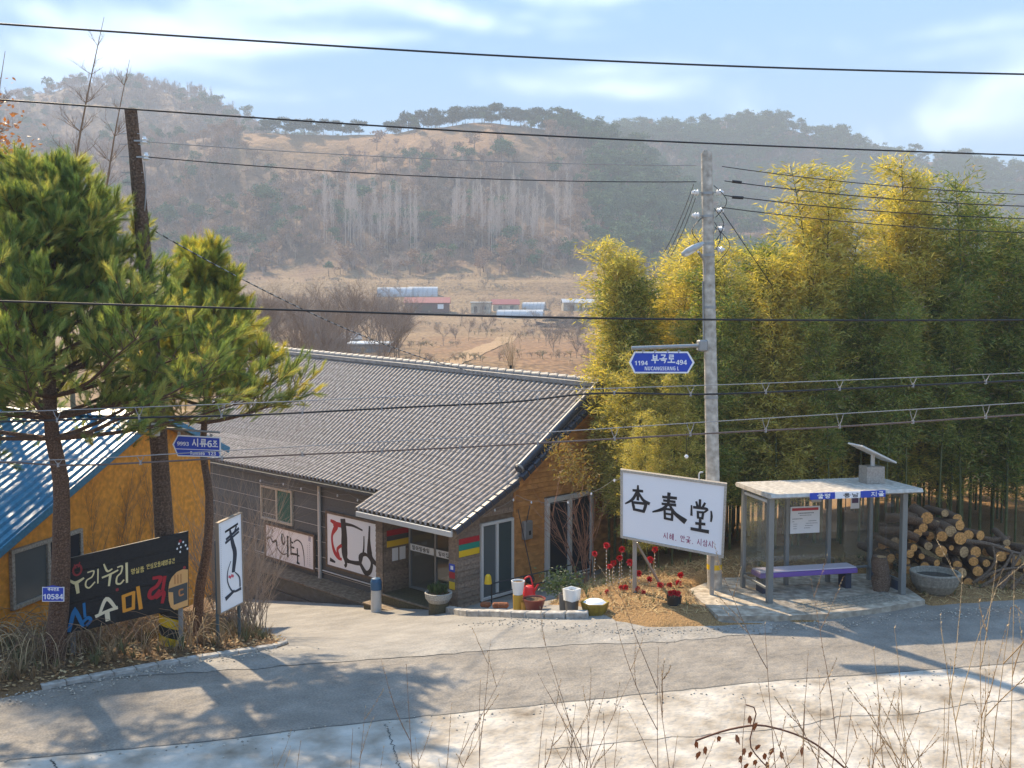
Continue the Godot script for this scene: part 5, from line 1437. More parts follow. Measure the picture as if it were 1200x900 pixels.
	mb = MB.new(); write_ko(mb, pn, "백곡면로", pn.w * 0.26, pn.h * 0.06, 0.05, 0.052, 0.009, 0.006)
	obj("lettering", mb, M.paint_white, o)

	# hexagonal street sign on the concrete pole's arm
	pn = Board.new(Vector3(2.680, 5.645, -22.500), Vector3(4.168, 5.648, -22.400), Vector3(4.173, 5.151, -22.400), Vector3(2.684, 5.146, -22.500))
	o = thing("street_name_sign", "blue six sided street sign numbered 1194 and 494 hanging from the concrete pole", "sign")
	W = pn.w; Hh = pn.h
	mb = MB.new()
	var hex := func(g: float) -> Array: return [Vector2(g * 1.4, Hh * 0.5), Vector2(W * 0.085 + g * 0.6, g), Vector2(W * 0.90 - g * 0.6, g), Vector2(W - g * 1.4, Hh * 0.5), Vector2(W * 0.90 - g * 0.6, Hh - g), Vector2(W * 0.085 + g * 0.6, Hh - g)]
	plate(o, pn, hex.call(0.0), hex.call(0.035))
	latin(o, pn, "1194", W * 0.185, Hh * 0.53, 0.10, M.paint_white, "number", 0.004)
	latin(o, pn, "494", W * 0.80, Hh * 0.50, 0.11, M.paint_white, "number", 0.004)
	mb = MB.new(); write_ko(mb, pn, "부곡로", W * 0.345, Hh * 0.14, 0.19, 0.185, 0.026, 0.004)
	obj("lettering", mb, M.paint_white, o)
	latin(o, pn, "NUCANGSEANG L", W * 0.50, Hh * 0.78, 0.085, M.paint_white, "small_lettering", 0.004, 0.8)
	mb = MB.new()
	mb.tube([Vector3(2.732, 5.725, -22.450), Vector3(4.351, 5.781, -22.550)], [0.045, 0.045], 8)
	obj("arm", mb, M.galv, o)
	mb = MB.new(); mb.box(Vector3(0.22, 0.26, 0.3), Transform3D(Basis.IDENTITY, Vector3(4.380, 5.780, -22.600)), 0.03); obj("clamp", mb, M.galv, o)
	for q in [754, 768, 783, 796]:
		mb = MB.new()
		var p := pn.at(Vector2((q - 737.0) / 77.0 * W, 0.02), -0.02)
		mb.box(Vector3(0.06, 0.12, 0.04), Transform3D(Basis.IDENTITY, p), 0.005); obj("hanger", mb, M.galv, o)

	# arrow street sign on the wooden pole
	pn = Board.new(Vector3(-6.678, 4.101, -19.200), Vector3(-5.761, 4.039, -19.300), Vector3(-5.768, 3.640, -19.300), Vector3(-6.687, 3.679, -19.200))
	o = thing("arrow_sign", "blue arrow shaped street sign on a thin arm of the wooden pole", "sign")
	W = pn.w; Hh = pn.h
	var arr := func(g: float) -> Array: return [Vector2(g * 1.4, Hh * 0.45), Vector2(W * 0.11 + g * 0.5, g), Vector2(W - g, g), Vector2(W - g, Hh - g), Vector2(W * 0.11 + g * 0.5, Hh - g)]
	plate(o, pn, arr.call(0.0), arr.call(0.022))
	mb = MB.new(); pn.slab(mb, 0.06, Hh * 0.635, W - 0.02, Hh * 0.665, 0.003, 0.0045); obj("line", mb, M.paint_white, o)
	latin(o, pn, "9993", W * 0.22, Hh * 0.4, 0.075, M.paint_white, "number", 0.004)
	mb = MB.new(); write_ko(mb, pn, "시류", W * 0.41, Hh * 0.13, 0.15, 0.15, 0.022, 0.004); write_ko(mb, pn, "조", W * 0.83, Hh * 0.18, 0.13, 0.12, 0.02, 0.004)
	obj("lettering", mb, M.paint_white, o)
	latin(o, pn, "6", W * 0.77, Hh * 0.36, 0.13, M.paint_white, "number", 0.004)
	latin(o, pn, "Rum5eo", W * 0.52, Hh * 0.83, 0.065, M.paint_white, "small_lettering", 0.004, 0.8)
	latin(o, pn, "123", W * 0.82, Hh * 0.83, 0.07, M.paint_white, "number", 0.004)
	mb = MB.new(); mb.tube([Vector3(-6.998, 4.229, -19.350), Vector3(-5.798, 4.121, -19.400)], [0.025, 0.02], 8); obj("arm", mb, M.galv, o)
	for q in [0.13, 0.8]:
		mb = MB.new(); mb.box(Vector3(0.05, 0.1, 0.04), Transform3D(Basis.IDENTITY, pn.at(Vector2(W * q, -0.01), -0.03)), 0.005); obj("hanger", mb, M.galv, o)

func plate(o: Node, pn: Board, outer: Array, face: Array) -> void:
	var mb := MB.new()
	shape(mb, pn, outer, 0.0)
	for i in outer.size():
		var a: Vector2 = outer[i]; var b: Vector2 = outer[(i + 1) % outer.size()]
		mb.quad(pn.at(a, 0.0), pn.at(b, 0.0), pn.at(b, -0.03), pn.at(a, -0.03))
	obj("plate", mb, M.paint_white, o)
	mb = MB.new()
	shape(mb, pn, face, 0.002)
	obj("blue_face", mb, M.sign_blue, o)

# ---------- poles and wires
func sagging(a: Vector3, b: Vector3, sag: float, n := 28) -> Array:
	var o := []
	for k in n + 1:
		var t := float(k) / n
		o.append(a.lerp(b, t) - Vector3(0, sag * 4.0 * t * (1.0 - t), 0))
	return o
func through(pts: Array, n := 40) -> Array:
	var cv := Curve3D.new()
	for i in pts.size():
		var tg := Vector3.ZERO
		if i > 0 and i < pts.size() - 1: tg = (pts[i + 1] - pts[i - 1]) * 0.17
		cv.add_point(pts[i], -tg, tg)
	var o := []
	for k in n + 1: o.append(cv.sample_baked(cv.get_baked_length() * k / n, true))
	return o
func same(r: float, n: int) -> Array:
	var o := []
	o.resize(n); o.fill(r)
	return o
func cable(called: String, label: String, pts: Array, r: float, m: Material, group := "") -> MeshInstance3D:
	var mb := MB.new()
	mb.tube(pts, same(r, pts.size()), 6)
	var o := obj(called, mb, m)
	tag(o, label, "cable", group)
	return o
func insulator(o: Node, p: Vector3, d: Vector3, s := 1.0) -> void:
	var b := Basis.IDENTITY
	if absf(d.y) < 0.9:
		var x := d.cross(Vector3.UP).normalized()
		b = Basis(x, d, x.cross(d))
	var mb := MB.new()
	mb.lathe([[0.0, 0.0], [0.05 * s, 0.0], [0.085 * s, 0.03 * s], [0.05 * s, 0.06 * s], [0.085 * s, 0.10 * s], [0.05 * s, 0.13 * s], [0.04 * s, 0.18 * s], [0.0, 0.18 * s]], 10, Transform3D(b, p))
	obj("insulator", mb, M.ceramic, o)

func make_poles() -> void:
	# concrete pole
	var base := Vector3(4.746, 0.000, -22.594)
	var top := Vector3(4.426, 10.145, -22.600)
	var o := thing("concrete_pole", "tall tapering pale concrete utility pole behind the white signboard", "utility pole", Vector3(base.x, -0.2, base.z))
	var dir := top - Vector3(base.x, -0.2, base.z)
	var mb := MB.new()
	var P := []; var Rr := []
	for k in 9: P.append(dir * k / 8.0); Rr.append(lerpf(0.175, 0.125, k / 8.0))
	P.append(dir + Vector3(0, 0.06, 0)); Rr.append(0.07)
	mb.tube(P, Rr, 16)
	obj("shaft", mb, M.pole, o)
	for t in [0.91, 0.86, 0.8, 0.775, 0.66, 0.46]:
		mb = MB.new()
		var rr := lerpf(0.175, 0.125, t) + 0.012
		mb.lathe([[0.0, 0], [rr, 0], [rr, 0.06], [0.0, 0.06]], 16, Transform3D(Basis.IDENTITY, dir * t))
		obj("steel_band", mb, M.galv, o)
	for q in [[0.915, -1.0], [0.915, 1.0], [0.875, 1.0], [0.865, -1.0], [0.835, 1.0], [0.79, 1.0]]:
		mb = MB.new()
		var p: Vector3 = dir * q[0]
		mb.bar(p, p + Vector3(q[1] * 0.24, 0, 0.02), 0.03, 0.03)
		obj("bracket", mb, M.galv, o)
		insulator(o, p + Vector3(q[1] * 0.2, 0, 0.02), Vector3(q[1], 0, 0.02).normalized(), 0.9)
	for q in [[0.93, 0.86, 0.32], [0.88, 0.81, 0.26], [0.86, 0.80, -0.3], [0.84, 0.76, 0.36], [0.82, 0.77, -0.24], [0.85, 0.79, 0.2]]:
		mb = MB.new()
		mb.tube(through([dir * q[0] + Vector3(signf(q[2]) * 0.14, 0, 0.05), dir * ((q[0] + q[1]) / 2) + Vector3(q[2] * 1.3, 0, 0.12), dir * q[1] + Vector3(signf(q[2]) * 0.16, 0, 0.08)], 12), same(0.009, 13), 5)
		obj("jumper_wire", mb, M.wire, o)
	mb = MB.new()
	mb.lathe([[0.178, 0.0], [0.178, 0.12]], 16, Transform3D(Basis.IDENTITY, dir * 0.075))
	obj("yellow_band", mb, M.paint_yellow, o)
	mb = MB.new(); mb.tube([dir * 0.57 + Vector3(-0.16, 0, 0.05), dir * 0.72 + Vector3(-0.15, 0, 0.05)], [0.02, 0.02], 6); obj("lamp_conduit", mb, M.galv, o)
	# street lamp
	o = thing("street_lamp", "cobra head street lamp on a short curved arm of the concrete pole", "street lamp")
	mb = MB.new()
	mb.tube(through([Vector3(4.390, 7.395, -22.450), Vector3(4.357, 7.720, -22.400), Vector3(4.182, 7.898, -22.200)], 10), same(0.03, 11), 8)
	obj("arm", mb, M.galv, o)
	var hp := Vector3(4.010, 7.940, -22.000)
	mb = MB.new()
	mb.lathe([[0.0, -0.27], [0.07, -0.25], [0.125, -0.12], [0.13, 0.05], [0.09, 0.2], [0.05, 0.29], [0.0, 0.3]], 14, Transform3D(Basis(Vector3(0, 0, 1), deg_to_rad(-62)).scaled(Vector3(1, 1, 1)), hp) * Transform3D(Basis.IDENTITY.scaled(Vector3(0.62, 1, 1)), Vector3.ZERO))
	obj("lamp_head", mb, mat(lin(0.42, 0.43, 0.43), 0.45, null, 1, null, 0, 0.3), o)
	mb = MB.new()
	mb.lathe([[0.0, -0.2], [0.09, -0.15], [0.105, 0.0], [0.08, 0.12], [0.0, 0.16]], 14, Transform3D(Basis(Vector3(0, 0, 1), deg_to_rad(-62)), hp + Vector3(-0.03, -0.055, 0.0)) * Transform3D(Basis.IDENTITY.scaled(Vector3(0.6, 1, 1)), Vector3.ZERO))
	obj("lens", mb, mat(lin(0.70, 0.70, 0.66), 0.2), o)

	# wooden pole
	base = Vector3(-6.754, 0.000, -19.073); top = Vector3(-7.401, 10.407, -19.200)
	o = thing("wooden_pole", "leaning brown wooden utility pole with striped guard at its foot", "utility pole", Vector3(base.x, bank_y(base.x, base.z) - 0.1, base.z))
	dir = top - o.position
	mb = MB.new()
	P = []; Rr = []
	for k in 15:
		var t := k / 14.0
		P.append(dir * t + Vector3(0.10 * sin(t * 2.6), 0, 0)); Rr.append(lerpf(0.20, 0.115, t) * (1.0 + 0.04 * sin(k * 2.3)))
	mb.tube(P, Rr, 14)
	obj("shaft", mb, M.wood_pole, o)
	for k in 5:
		mb = MB.new()
		var cl := MB.new()
		cl.use_c = false
		var n := 20
		for i in n:
			var a0 := TAU * i / n; var a1 := TAU * (i + 1) / n
			var y0 := 0.04 + k * 0.20 + 0.16 * sin(a0 * 0.5 + 0.4) ; var y1 := 0.04 + k * 0.20 + 0.16 * sin(a1 * 0.5 + 0.4)
			if i == n - 1: y1 = y0
			var r0 := 0.215
			cl.quad(Vector3(cos(a0) * r0, y0, -sin(a0) * r0), Vector3(cos(a1) * r0, y1, -sin(a1) * r0), Vector3(cos(a1) * r0, y1 + 0.199, -sin(a1) * r0), Vector3(cos(a0) * r0, y0 + 0.199, -sin(a0) * r0))
		obj("guard_stripe", cl, [M.paint_yellow, M.pot_black][k % 2], o)
	mb = MB.new(); mb.box(Vector3(0.16, 0.26, 0.12), Transform3D(Basis.IDENTITY, Vector3(-6.922, 4.232, -19.000) - o.position), 0.015); obj("junction_box", mb, M.white_trim, o)
	for q in [[168, 165], [171, 183]]:
		mb = MB.new()
		var p := (Vector3(-7.081, 9.788, -19.100) if q[1] == 165 else Vector3(-7.056, 9.480, -19.100)) - o.position
		mb.bar(p + Vector3(-0.22, 0, 0), p + Vector3(0.05, 0, 0), 0.03, 0.03); obj("bracket", mb, M.galv, o)
		insulator(o, p + Vector3(0.02, -0.06, 0), Vector3.UP, 0.8)
	mb = MB.new(); mb.tube(through([Vector3(-7.074, 9.383, -19.100) - o.position, Vector3(-7.054, 8.814, -19.100) - o.position, Vector3(-7.124, 8.245, -19.120) - o.position], 10), same(0.012, 11), 5); obj("down_lead", mb, M.wire_grey, o)
	for y in [160, 172, 186, 204, 215]:
		mb = MB.new()
		var p: Vector3 = dir * (0.955 - (y - 160) * 0.0016) 
		mb.bar(p + Vector3(-0.2, 0, 0.05), p + Vector3(0.2, 0, 0.05), 0.016, 0.016); obj("step_bolt", mb, M.galv, o)

	# overhead cables along the road, then those from pole to pole
	cable("overhead_cable", "highest thick dark power cable crossing the sky", through([Vector3(-8.304, 10.282, -13.000), Vector3(-6.647, 10.162, -13.000), Vector3(-3.404, 10.030, -13.300), Vector3(0.000, 9.909, -13.600), Vector3(3.588, 9.864, -14.000), Vector3(7.385, 9.870, -14.400), Vector3(9.985, 9.883, -14.600)]), 0.0135, M.wire)
	cable("overhead_cable", "second thick dark power cable crossing below the skyline trees", through([Vector3(-9.626, 9.755, -15.000), Vector3(-7.705, 9.641, -15.000), Vector3(-3.908, 9.417, -15.200), Vector3(0.000, 9.230, -15.500), Vector3(4.069, 9.100, -15.800), Vector3(8.246, 8.986, -16.000), Vector3(10.999, 8.905, -16.000)]), 0.0135, M.wire)
	cable("overhead_cable", "thick black cable level with the valley village", through([Vector3(-8.449, 6.619, -13.000), Vector3(-6.760, 6.574, -13.000), Vector3(-3.434, 6.476, -13.200), Vector3(0.000, 6.374, -13.400), Vector3(3.566, 6.329, -13.700), Vector3(7.289, 6.331, -14.000), Vector3(9.717, 6.367, -14.000)]), 0.016, M.wire)
	var tele := [
		["telephone_line", "grey messenger wire carrying the upper black telephone cable", [Vector3(-9.819, 4.885, -15.000), Vector3(-7.854, 4.924, -15.000), Vector3(-4.003, 5.045, -15.300), Vector3(0.000, 5.198, -15.600), Vector3(4.155, 5.316, -15.900), Vector3(8.462, 5.468, -16.200), Vector3(11.348, 5.562, -16.300)], 0.008, M.wire_grey],
		["telephone_line", "black telephone cable hung under the upper messenger wire", [Vector3(-9.823, 4.806, -15.000), Vector3(-7.859, 4.780, -15.000), Vector3(-5.536, 4.836, -15.100), Vector3(-4.006, 4.857, -15.300), Vector3(-1.623, 4.961, -15.500), Vector3(0.000, 5.034, -15.600), Vector3(1.369, 5.164, -15.700), Vector3(3.168, 5.143, -15.800), Vector3(5.577, 5.226, -16.000), Vector3(8.466, 5.340, -16.200), Vector3(11.354, 5.420, -16.300)], 0.017, M.wire],
		["telephone_line", "grey messenger wire carrying the lower brown telephone cable", [Vector3(-9.850, 4.107, -15.000), Vector3(-7.879, 4.160, -15.000), Vector3(-6.211, 4.212, -15.100), Vector3(-4.015, 4.320, -15.300), Vector3(0.000, 4.515, -15.600), Vector3(4.164, 4.746, -15.900), Vector3(8.478, 4.972, -16.200), Vector3(11.366, 5.150, -16.300)], 0.008, M.wire_grey],
		["telephone_line", "brown telephone cable hung under the lower messenger wire", [Vector3(-9.848, 4.160, -15.000), Vector3(-7.879, 4.153, -15.000), Vector3(-6.611, 4.093, -15.100), Vector3(-4.017, 4.199, -15.300), Vector3(-1.627, 4.281, -15.500), Vector3(0.000, 4.350, -15.600), Vector3(3.176, 4.506, -15.800), Vector3(5.590, 4.610, -16.000), Vector3(8.484, 4.774, -16.200), Vector3(11.375, 4.922, -16.300)], 0.015, M.wire_brown]]
	var cs := []
	for q in tele:
		cs.append(through(q[2], 120))
		cable(q[0], q[1], cs[-1], q[3], q[4])
	for s in [0, 2]:
		for k in range(9, 120, 7):
			var a: Vector3 = cs[s][k]
			var lo: Vector3 = a
			for p in cs[s + 1]:
				if absf(p.x - a.x) < 0.09: lo = p
			if a.y - lo.y < 0.04: continue
			var c := thing("cable_hanger", "small wire hanger joining the upper black cable to its messenger" if s == 0 else "small wire hanger joining the lower brown cable to its messenger", "hanger", lo, 0.0, "upper cable hangers" if s == 0 else "lower cable hangers")
			mb = MB.new()
			mb.tube([Vector3(0, -0.03, 0), Vector3(0, 0.03, 0)], [0.021, 0.021], 6)
			obj("clip", mb, M.wire_grey, c)
			for g in [-1.0, 1.0]:
				mb = MB.new()
				mb.tube([Vector3(0, 0.02, 0), Vector3(g * 0.03, (a.y - lo.y) * 0.45, 0), Vector3(g * 0.06, a.y - lo.y, 0)], [0.006, 0.006, 0.005], 5)
				obj("wire_leg", mb, M.wire_grey, c)
	cable("service_wire", "upper thin wire strung between the wooden and concrete poles", sagging(Vector3(-7.049, 9.772, -19.100), Vector3(4.187, 9.868, -22.550), 0.10), 0.009, M.wire_grey)
	cable("service_wire", "lower thin wire strung between the wooden and concrete poles", sagging(Vector3(-7.006, 9.480, -19.100), Vector3(4.191, 9.504, -22.550), 0.14), 0.011, M.wire)
	for q in [[[Vector3(4.768, 9.849, -22.550), Vector3(12.504, 9.107, -22.000)], 0.010, "topmost thin wire leaving the concrete pole over the bamboo"], [[Vector3(4.831, 9.523, -22.550), Vector3(12.512, 8.862, -22.000)], 0.012, "second thin wire leaving the concrete pole over the bamboo"], [[Vector3(4.835, 9.197, -22.550), Vector3(12.522, 8.599, -22.000)], 0.012, "third thin wire leaving the concrete pole over the bamboo"], [[Vector3(4.780, 8.927, -22.550), Vector3(12.533, 8.279, -22.000)], 0.011, "lowest thin wire leaving the concrete pole over the bamboo"]]:
		cable("service_wire", q[2], sagging(q[0][0], q[0][1], 0.12), q[1], M.wire)
	for q in [[[Vector3(4.994, 9.506, -22.500), Vector3(5.208, 9.482, -22.500)], 0], [[Vector3(4.999, 9.152, -22.500), Vector3(5.251, 9.136, -22.500)], 1]]:
		mb = MB.new(); mb.tube(q[0], [0.035, 0.035], 8)
		tag(obj("splice_sleeve", mb, M.wire), ["black splice sleeve on the second wire by the concrete pole", "black splice sleeve on the third wire by the concrete pole"][q[1]], "sleeve")
	cable("stay_wire", "slanting stay wire running down from the concrete pole into the bamboo", [Vector3(4.751, 8.864, -22.500), Vector3(6.603, 7.242, -25.000)], 0.010, M.wire)
	for k in 3: cable("drop_wire", "thin drop wire sloping from the concrete pole down behind the golden bamboo", sagging([Vector3(4.124, 9.439, -22.500), Vector3(4.145, 9.286, -22.500), Vector3(4.166, 9.133, -22.500)][k], [Vector3(3.999, 8.154, -26.000), Vector3(4.089, 8.109, -26.000), Vector3(4.180, 8.064, -26.000)][k], 0.1), 0.007, M.wire, "drop wires")
	# twisted black and white lead down to the cafe ridge
	var lead := sagging(Vector3(-7.169, 8.216, -19.150), Vector3(-0.057, 4.434, -33.000), 0.5, 120)
	o = thing("twisted_lead", "dashed black and white twisted lead from the wooden pole to the cafe ridge", "cable")
	for k in 120:
		mb = MB.new()
		mb.tube([lead[k], lead[k + 1]], [0.014, 0.014], 5, false)
		obj("black_twist" if k % 2 == 0 else "pale_twist", mb, M.wire if k % 2 == 0 else M.wire_grey, o)
	mb = MB.new(); mb.tube([Vector3(-0.043, 4.319, -33.000), Vector3(-0.043, 4.894, -33.000)], [0.05, 0.04], 8)
	tag(obj("lead_post", mb, M.dark), "short dark post on the cafe ridge holding the twisted lead", "post")

# ---------- bus shelter
func make_shelter() -> void:
	# raised concrete apron of the stop, with a cobbled strip
	var top := 0.12
	var outline := [Vector3(4.081, 0.120, -22.451), Vector3(4.360, 0.120, -20.382), Vector3(5.495, 0.120, -20.382), Vector3(6.907, 0.120, -20.566), Vector3(8.190, 0.120, -21.072), Vector3(9.233, 0.120, -21.603), Vector3(9.242, 0.120, -22.673), Vector3(9.3, 0.12, -24.0), Vector3(5.0, 0.12, -23.5)]
	var mb := MB.new()
	var poly := []
	for i in outline.size(): poly.append(Vector2(outline[outline.size() - 1 - i].x, -outline[outline.size() - 1 - i].z))
	mb.prism(poly, 0.30, Transform3D(Basis(Vector3(1, 0, 0), Vector3(0, 0, -1), Vector3(0, 1, 0)), Vector3(0, top - 0.30, 0)))
	struct("stop_platform", mb, M.slab)
	var pf := get_node("stop_platform")
	var r := RandomNumberGenerator.new(); r.seed = 41
	for j in 4:
		for i in 13:
			var p: Vector3 = Vector3(6.361, 0.120, -20.566).lerp(Vector3(8.748, 0.120, -21.535), (i + 0.5 * (j % 2)) / 13.0) + Vector3(-0.09, 0, -0.42) * (j * 0.42 + 0.28)
			mb = MB.new()
			mb.box(Vector3(0.18, 0.03, 0.15), Transform3D(Basis(Vector3.UP, 0.25 + r.randf_range(-0.08, 0.08)), Vector3(p.x, top + r.randf_range(-0.004, 0.006), p.z)), 0.012)
			obj("cobble", mb, M.stone, pf)
	var o := thing("bus_shelter", "grey steel bus shelter with glass panels, pale flat roof and blue nameplate", "bus shelter", Vector3(5.686, 0.12, -21.361), deg_to_rad(12.3))
	var L := 3.285; var D := 1.32; var Hh := 2.34
	for p in [[0, 0], [L, 0], [0, -D], [L * 0.335, -D], [L * 0.665, -D], [L, -D]]:
		mb = MB.new()
		mb.box(Vector3(0.13, Hh, 0.13) if p[1] == 0 else Vector3(0.10, Hh, 0.10), Transform3D(Basis.IDENTITY, Vector3(p[0], Hh / 2, p[1])), 0.012)
		obj("post", mb, M.steel, o)
	mb = MB.new()
	var rp := [Vector2(0.22, 0.02), Vector2(0.27, 0.05), Vector2(0.23, 0.12), Vector2(-1.5, 0.12), Vector2(-1.55, 0.06), Vector2(-1.5, 0.02)]
	mb.prism(rp, L + 0.42, Transform3D(Basis(Vector3(0, 0, 1), Vector3(0, 1, 0), Vector3(-1, 0, 0)), Vector3(L + 0.30, Hh, 0)))
	obj("roof", mb, mat(lin(0.68, 0.63, 0.56), 0.45, T.grain, 0.35), o)
	mb = MB.new()
	for k in 5: mb.box(Vector3(0.03, 0.012, 1.6), Transform3D(Basis.IDENTITY, Vector3(0.25 + k * 0.7, Hh + 0.124, -0.65)))
	obj("roof_seam", mb, mat(lin(0.58, 0.54, 0.48), 0.5), o)
	for q in [[0.78, 1.38, "sign_blue"], [1.384, 2.0, "sign_white"], [2.004, 2.62, "sign_blue"]]:
		mb = MB.new(); mb.box(Vector3(q[1] - q[0], 0.15, 0.02), Transform3D(Basis.IDENTITY, Vector3((q[0] + q[1]) / 2, Hh + 0.055, 0.285)), 0.004)
		obj("nameplate", mb, M[q[2]], o)
	var pn := Board.new(Vector3(0.78, Hh + 0.13, 0.297), Vector3(2.62, Hh + 0.13, 0.297), Vector3(2.62, Hh - 0.02, 0.297), Vector3(0.78, Hh - 0.02, 0.297))
	mb = MB.new(); write_ko(mb, pn, "굴평", 0.17, 0.025, 0.10, 0.17, 0.016); write_ko(mb, pn, "지골", 1.48, 0.025, 0.10, 0.17, 0.016); obj("lettering", mb, M.paint_white, o)
	mb = MB.new(); write_ko(mb, pn, "응남", 0.80, 0.035, 0.09, 0.2, 0.014); obj("dark_lettering", mb, M.ink, o)
	for k in 3:
		mb = MB.new()
		mb.box(Vector3(L / 3 - 0.11, 1.85, 0.01), Transform3D(Basis.IDENTITY, Vector3(L / 3 * (k + 0.5), 1.27, -D)))
		obj("back_pane", mb, M.glass, o)
		for y in [0.33, 2.22]:
			mb = MB.new(); mb.box(Vector3(L / 3 - 0.1, 0.05, 0.05), Transform3D(Basis.IDENTITY, Vector3(L / 3 * (k + 0.5), y, -D)), 0.006); obj("rail", mb, M.steel, o)
	for x in [0.0, L]:
		mb = MB.new(); mb.box(Vector3(0.01, 1.85, D - 0.13), Transform3D(Basis.IDENTITY, Vector3(x, 1.27, -D / 2))); obj("side_pane", mb, M.glass, o)
		for y in [0.30, 2.24]:
			mb = MB.new(); mb.box(Vector3(0.05, 0.06, D - 0.12), Transform3D(Basis.IDENTITY, Vector3(x, y, -D / 2)), 0.006); obj("rail", mb, M.white_trim if y > 1.0 and x == 0.0 else M.steel, o)
	mb = MB.new(); mb.box(Vector3(0.03, 0.22, D - 0.2), Transform3D(Basis.IDENTITY, Vector3(L, 0.16, -D / 2)), 0.005); obj("kick_panel", mb, mat(lin(0.06, 0.08, 0.12), 0.4), o)
	var xf := o.transform
	# bench
	o = thing("bench", "long bench with lilac top and purple edge inside the bus shelter", "bench", xf.origin, deg_to_rad(12.3))
	mb = MB.new(); mb.box(Vector3(2.42, 0.03, 0.42), Transform3D(Basis.IDENTITY, Vector3(1.32, 0.505, -0.86)), 0.008); obj("seat", mb, M.bench_top, o)
	mb = MB.new(); mb.box(Vector3(2.46, 0.11, 0.46), Transform3D(Basis.IDENTITY, Vector3(1.32, 0.43, -0.86)), 0.012); obj("seat_edge", mb, M.bench, o)
	for x in [0.26, 2.36]:
		mb = MB.new(); mb.box(Vector3(0.16, 0.38, 0.32), Transform3D(Basis.IDENTITY, Vector3(x, 0.19, -0.86)), 0.01); obj("leg", mb, mat(lin(0.03, 0.035, 0.06), 0.5), o)
	# timetable and small notices on the glass
	o = thing("timetable", "white timetable poster with red header on the shelter glass", "poster", xf.origin, deg_to_rad(12.3))
	pn = Board.new(Vector3(1.17, 1.86, -D + 0.03), Vector3(1.93, 1.86, -D + 0.03), Vector3(1.93, 1.22, -D + 0.03), Vector3(1.17, 1.22, -D + 0.03))
	mb = MB.new(); pn.slab(mb, 0, 0, pn.w, pn.h, -0.012, 0); obj("sheet", mb, M.paint_white, o)
	mb = MB.new(); pn.slab(mb, 0.04, 0.035, pn.w - 0.04, 0.10, 0.001, 0.003); obj("red_header", mb, mat(lin(0.5, 0.04, 0.05), 0.5), o)
	mb = MB.new()
	for q in [[0.2, 0.15, 0.4, 0.02], [0.24, 0.205, 0.3, 0.013], [0.05, 0.285, 0.26, 0.016], [0.05, 0.35, 0.05, 0.012], [0.47, 0.345, 0.2, 0.014], [0.4, 0.4, 0.3, 0.012], [0.08, 0.41, 0.1, 0.01], [0.38, 0.455, 0.2, 0.012], [0.08, 0.46, 0.09, 0.01], [0.36, 0.51, 0.16, 0.012], [0.08, 0.52, 0.09, 0.01]]:
		var x: float = q[0]
		while x < q[0] + q[2]:
			var w := r.randf_range(0.012, 0.04)
			pn.slab(mb, x, q[1], minf(x + w, q[0] + q[2]), q[1] + q[3], 0.0005, 0.0015)
			x += w + 0.008
	obj("print", mb, mat(lin(0.12, 0.12, 0.14), 0.6), o)
	o = thing("route_notice", "small white notice with dark purple square on the shelter glass", "notice", xf.origin, deg_to_rad(12.3))
	mb = MB.new(); mb.box(Vector3(0.23, 0.34, 0.01), Transform3D(Basis.IDENTITY, Vector3(2.83, 1.93, -D + 0.06)), 0.002); obj("sheet", mb, M.paint_white, o)
	mb = MB.new(); mb.box(Vector3(0.17, 0.17, 0.006), Transform3D(Basis.IDENTITY, Vector3(2.83, 1.98, -D + 0.066)), 0.002); obj("square", mb, mat(lin(0.10, 0.05, 0.13), 0.5), o)
	o = thing("small_plate", "small blank white plate above the timetable poster", "plate", xf.origin, deg_to_rad(12.3))
	mb = MB.new(); mb.box(Vector3(0.26, 0.13, 0.01), Transform3D(Basis.IDENTITY, Vector3(1.82, 2.02, -D + 0.06)), 0.003); obj("sheet", mb, M.white_trim, o)
	# solar panel on the roof
	o = thing("solar_unit", "small tilted solar panel on a steel box on the shelter roof", "solar panel", xf * Vector3(2.93, Hh + 0.12, -0.75), deg_to_rad(12.3))
	mb = MB.new(); mb.box(Vector3(0.46, 0.40, 0.36), Transform3D(Basis.IDENTITY, Vector3(0, 0.2, 0)), 0.012); obj("battery_box", mb, mat(lin(0.50, 0.45, 0.40), 0.4, T.grain, 0.8, null, 0, 0.3), o)
	mb = MB.new(); mb.box(Vector3(0.07, 0.3, 0.07), Transform3D(Basis.IDENTITY, Vector3(0.02, 0.53, 0)), 0.006); obj("stem", mb, M.white_trim, o)
	mb = MB.new(); mb.box(Vector3(0.98, 0.04, 0.62), Transform3D(Basis(Vector3.BACK, deg_to_rad(-25)), Vector3(0, 0.70, 0)), 0.008); obj("panel_frame", mb, M.white_trim, o)
	mb = MB.new(); mb.box(Vector3(0.92, 0.01, 0.56), Transform3D(Basis(Vector3.BACK, deg_to_rad(-25)), Vector3(0.009, 0.722, 0)), 0.0); obj("cells", mb, M.dark_glass, o)
	# stump, basin, logs
	o = thing("stump", "upright weathered grey brown log stump beside the shelter", "stump", Vector3(8.531, 0.120, -22.378), 0.3)
	mb = MB.new()
	mb.tube([Vector3(0, -0.02, 0), Vector3(0.01, 0.12, 0), Vector3(-0.01, 0.3, 0.02), Vector3(0.02, 0.38, 0), Vector3(-0.04, 0.5, 0.02), Vector3(-0.06, 0.72, 0), Vector3(-0.05, 0.80, 0.01)], [0.17, 0.21, 0.23, 0.17, 0.20, 0.18, 0.16], 9)
	obj("trunk", mb, mat(lin(0.36, 0.27, 0.20), 0.9, T.bark, 1.8, T.bumpc, 1.0), o)
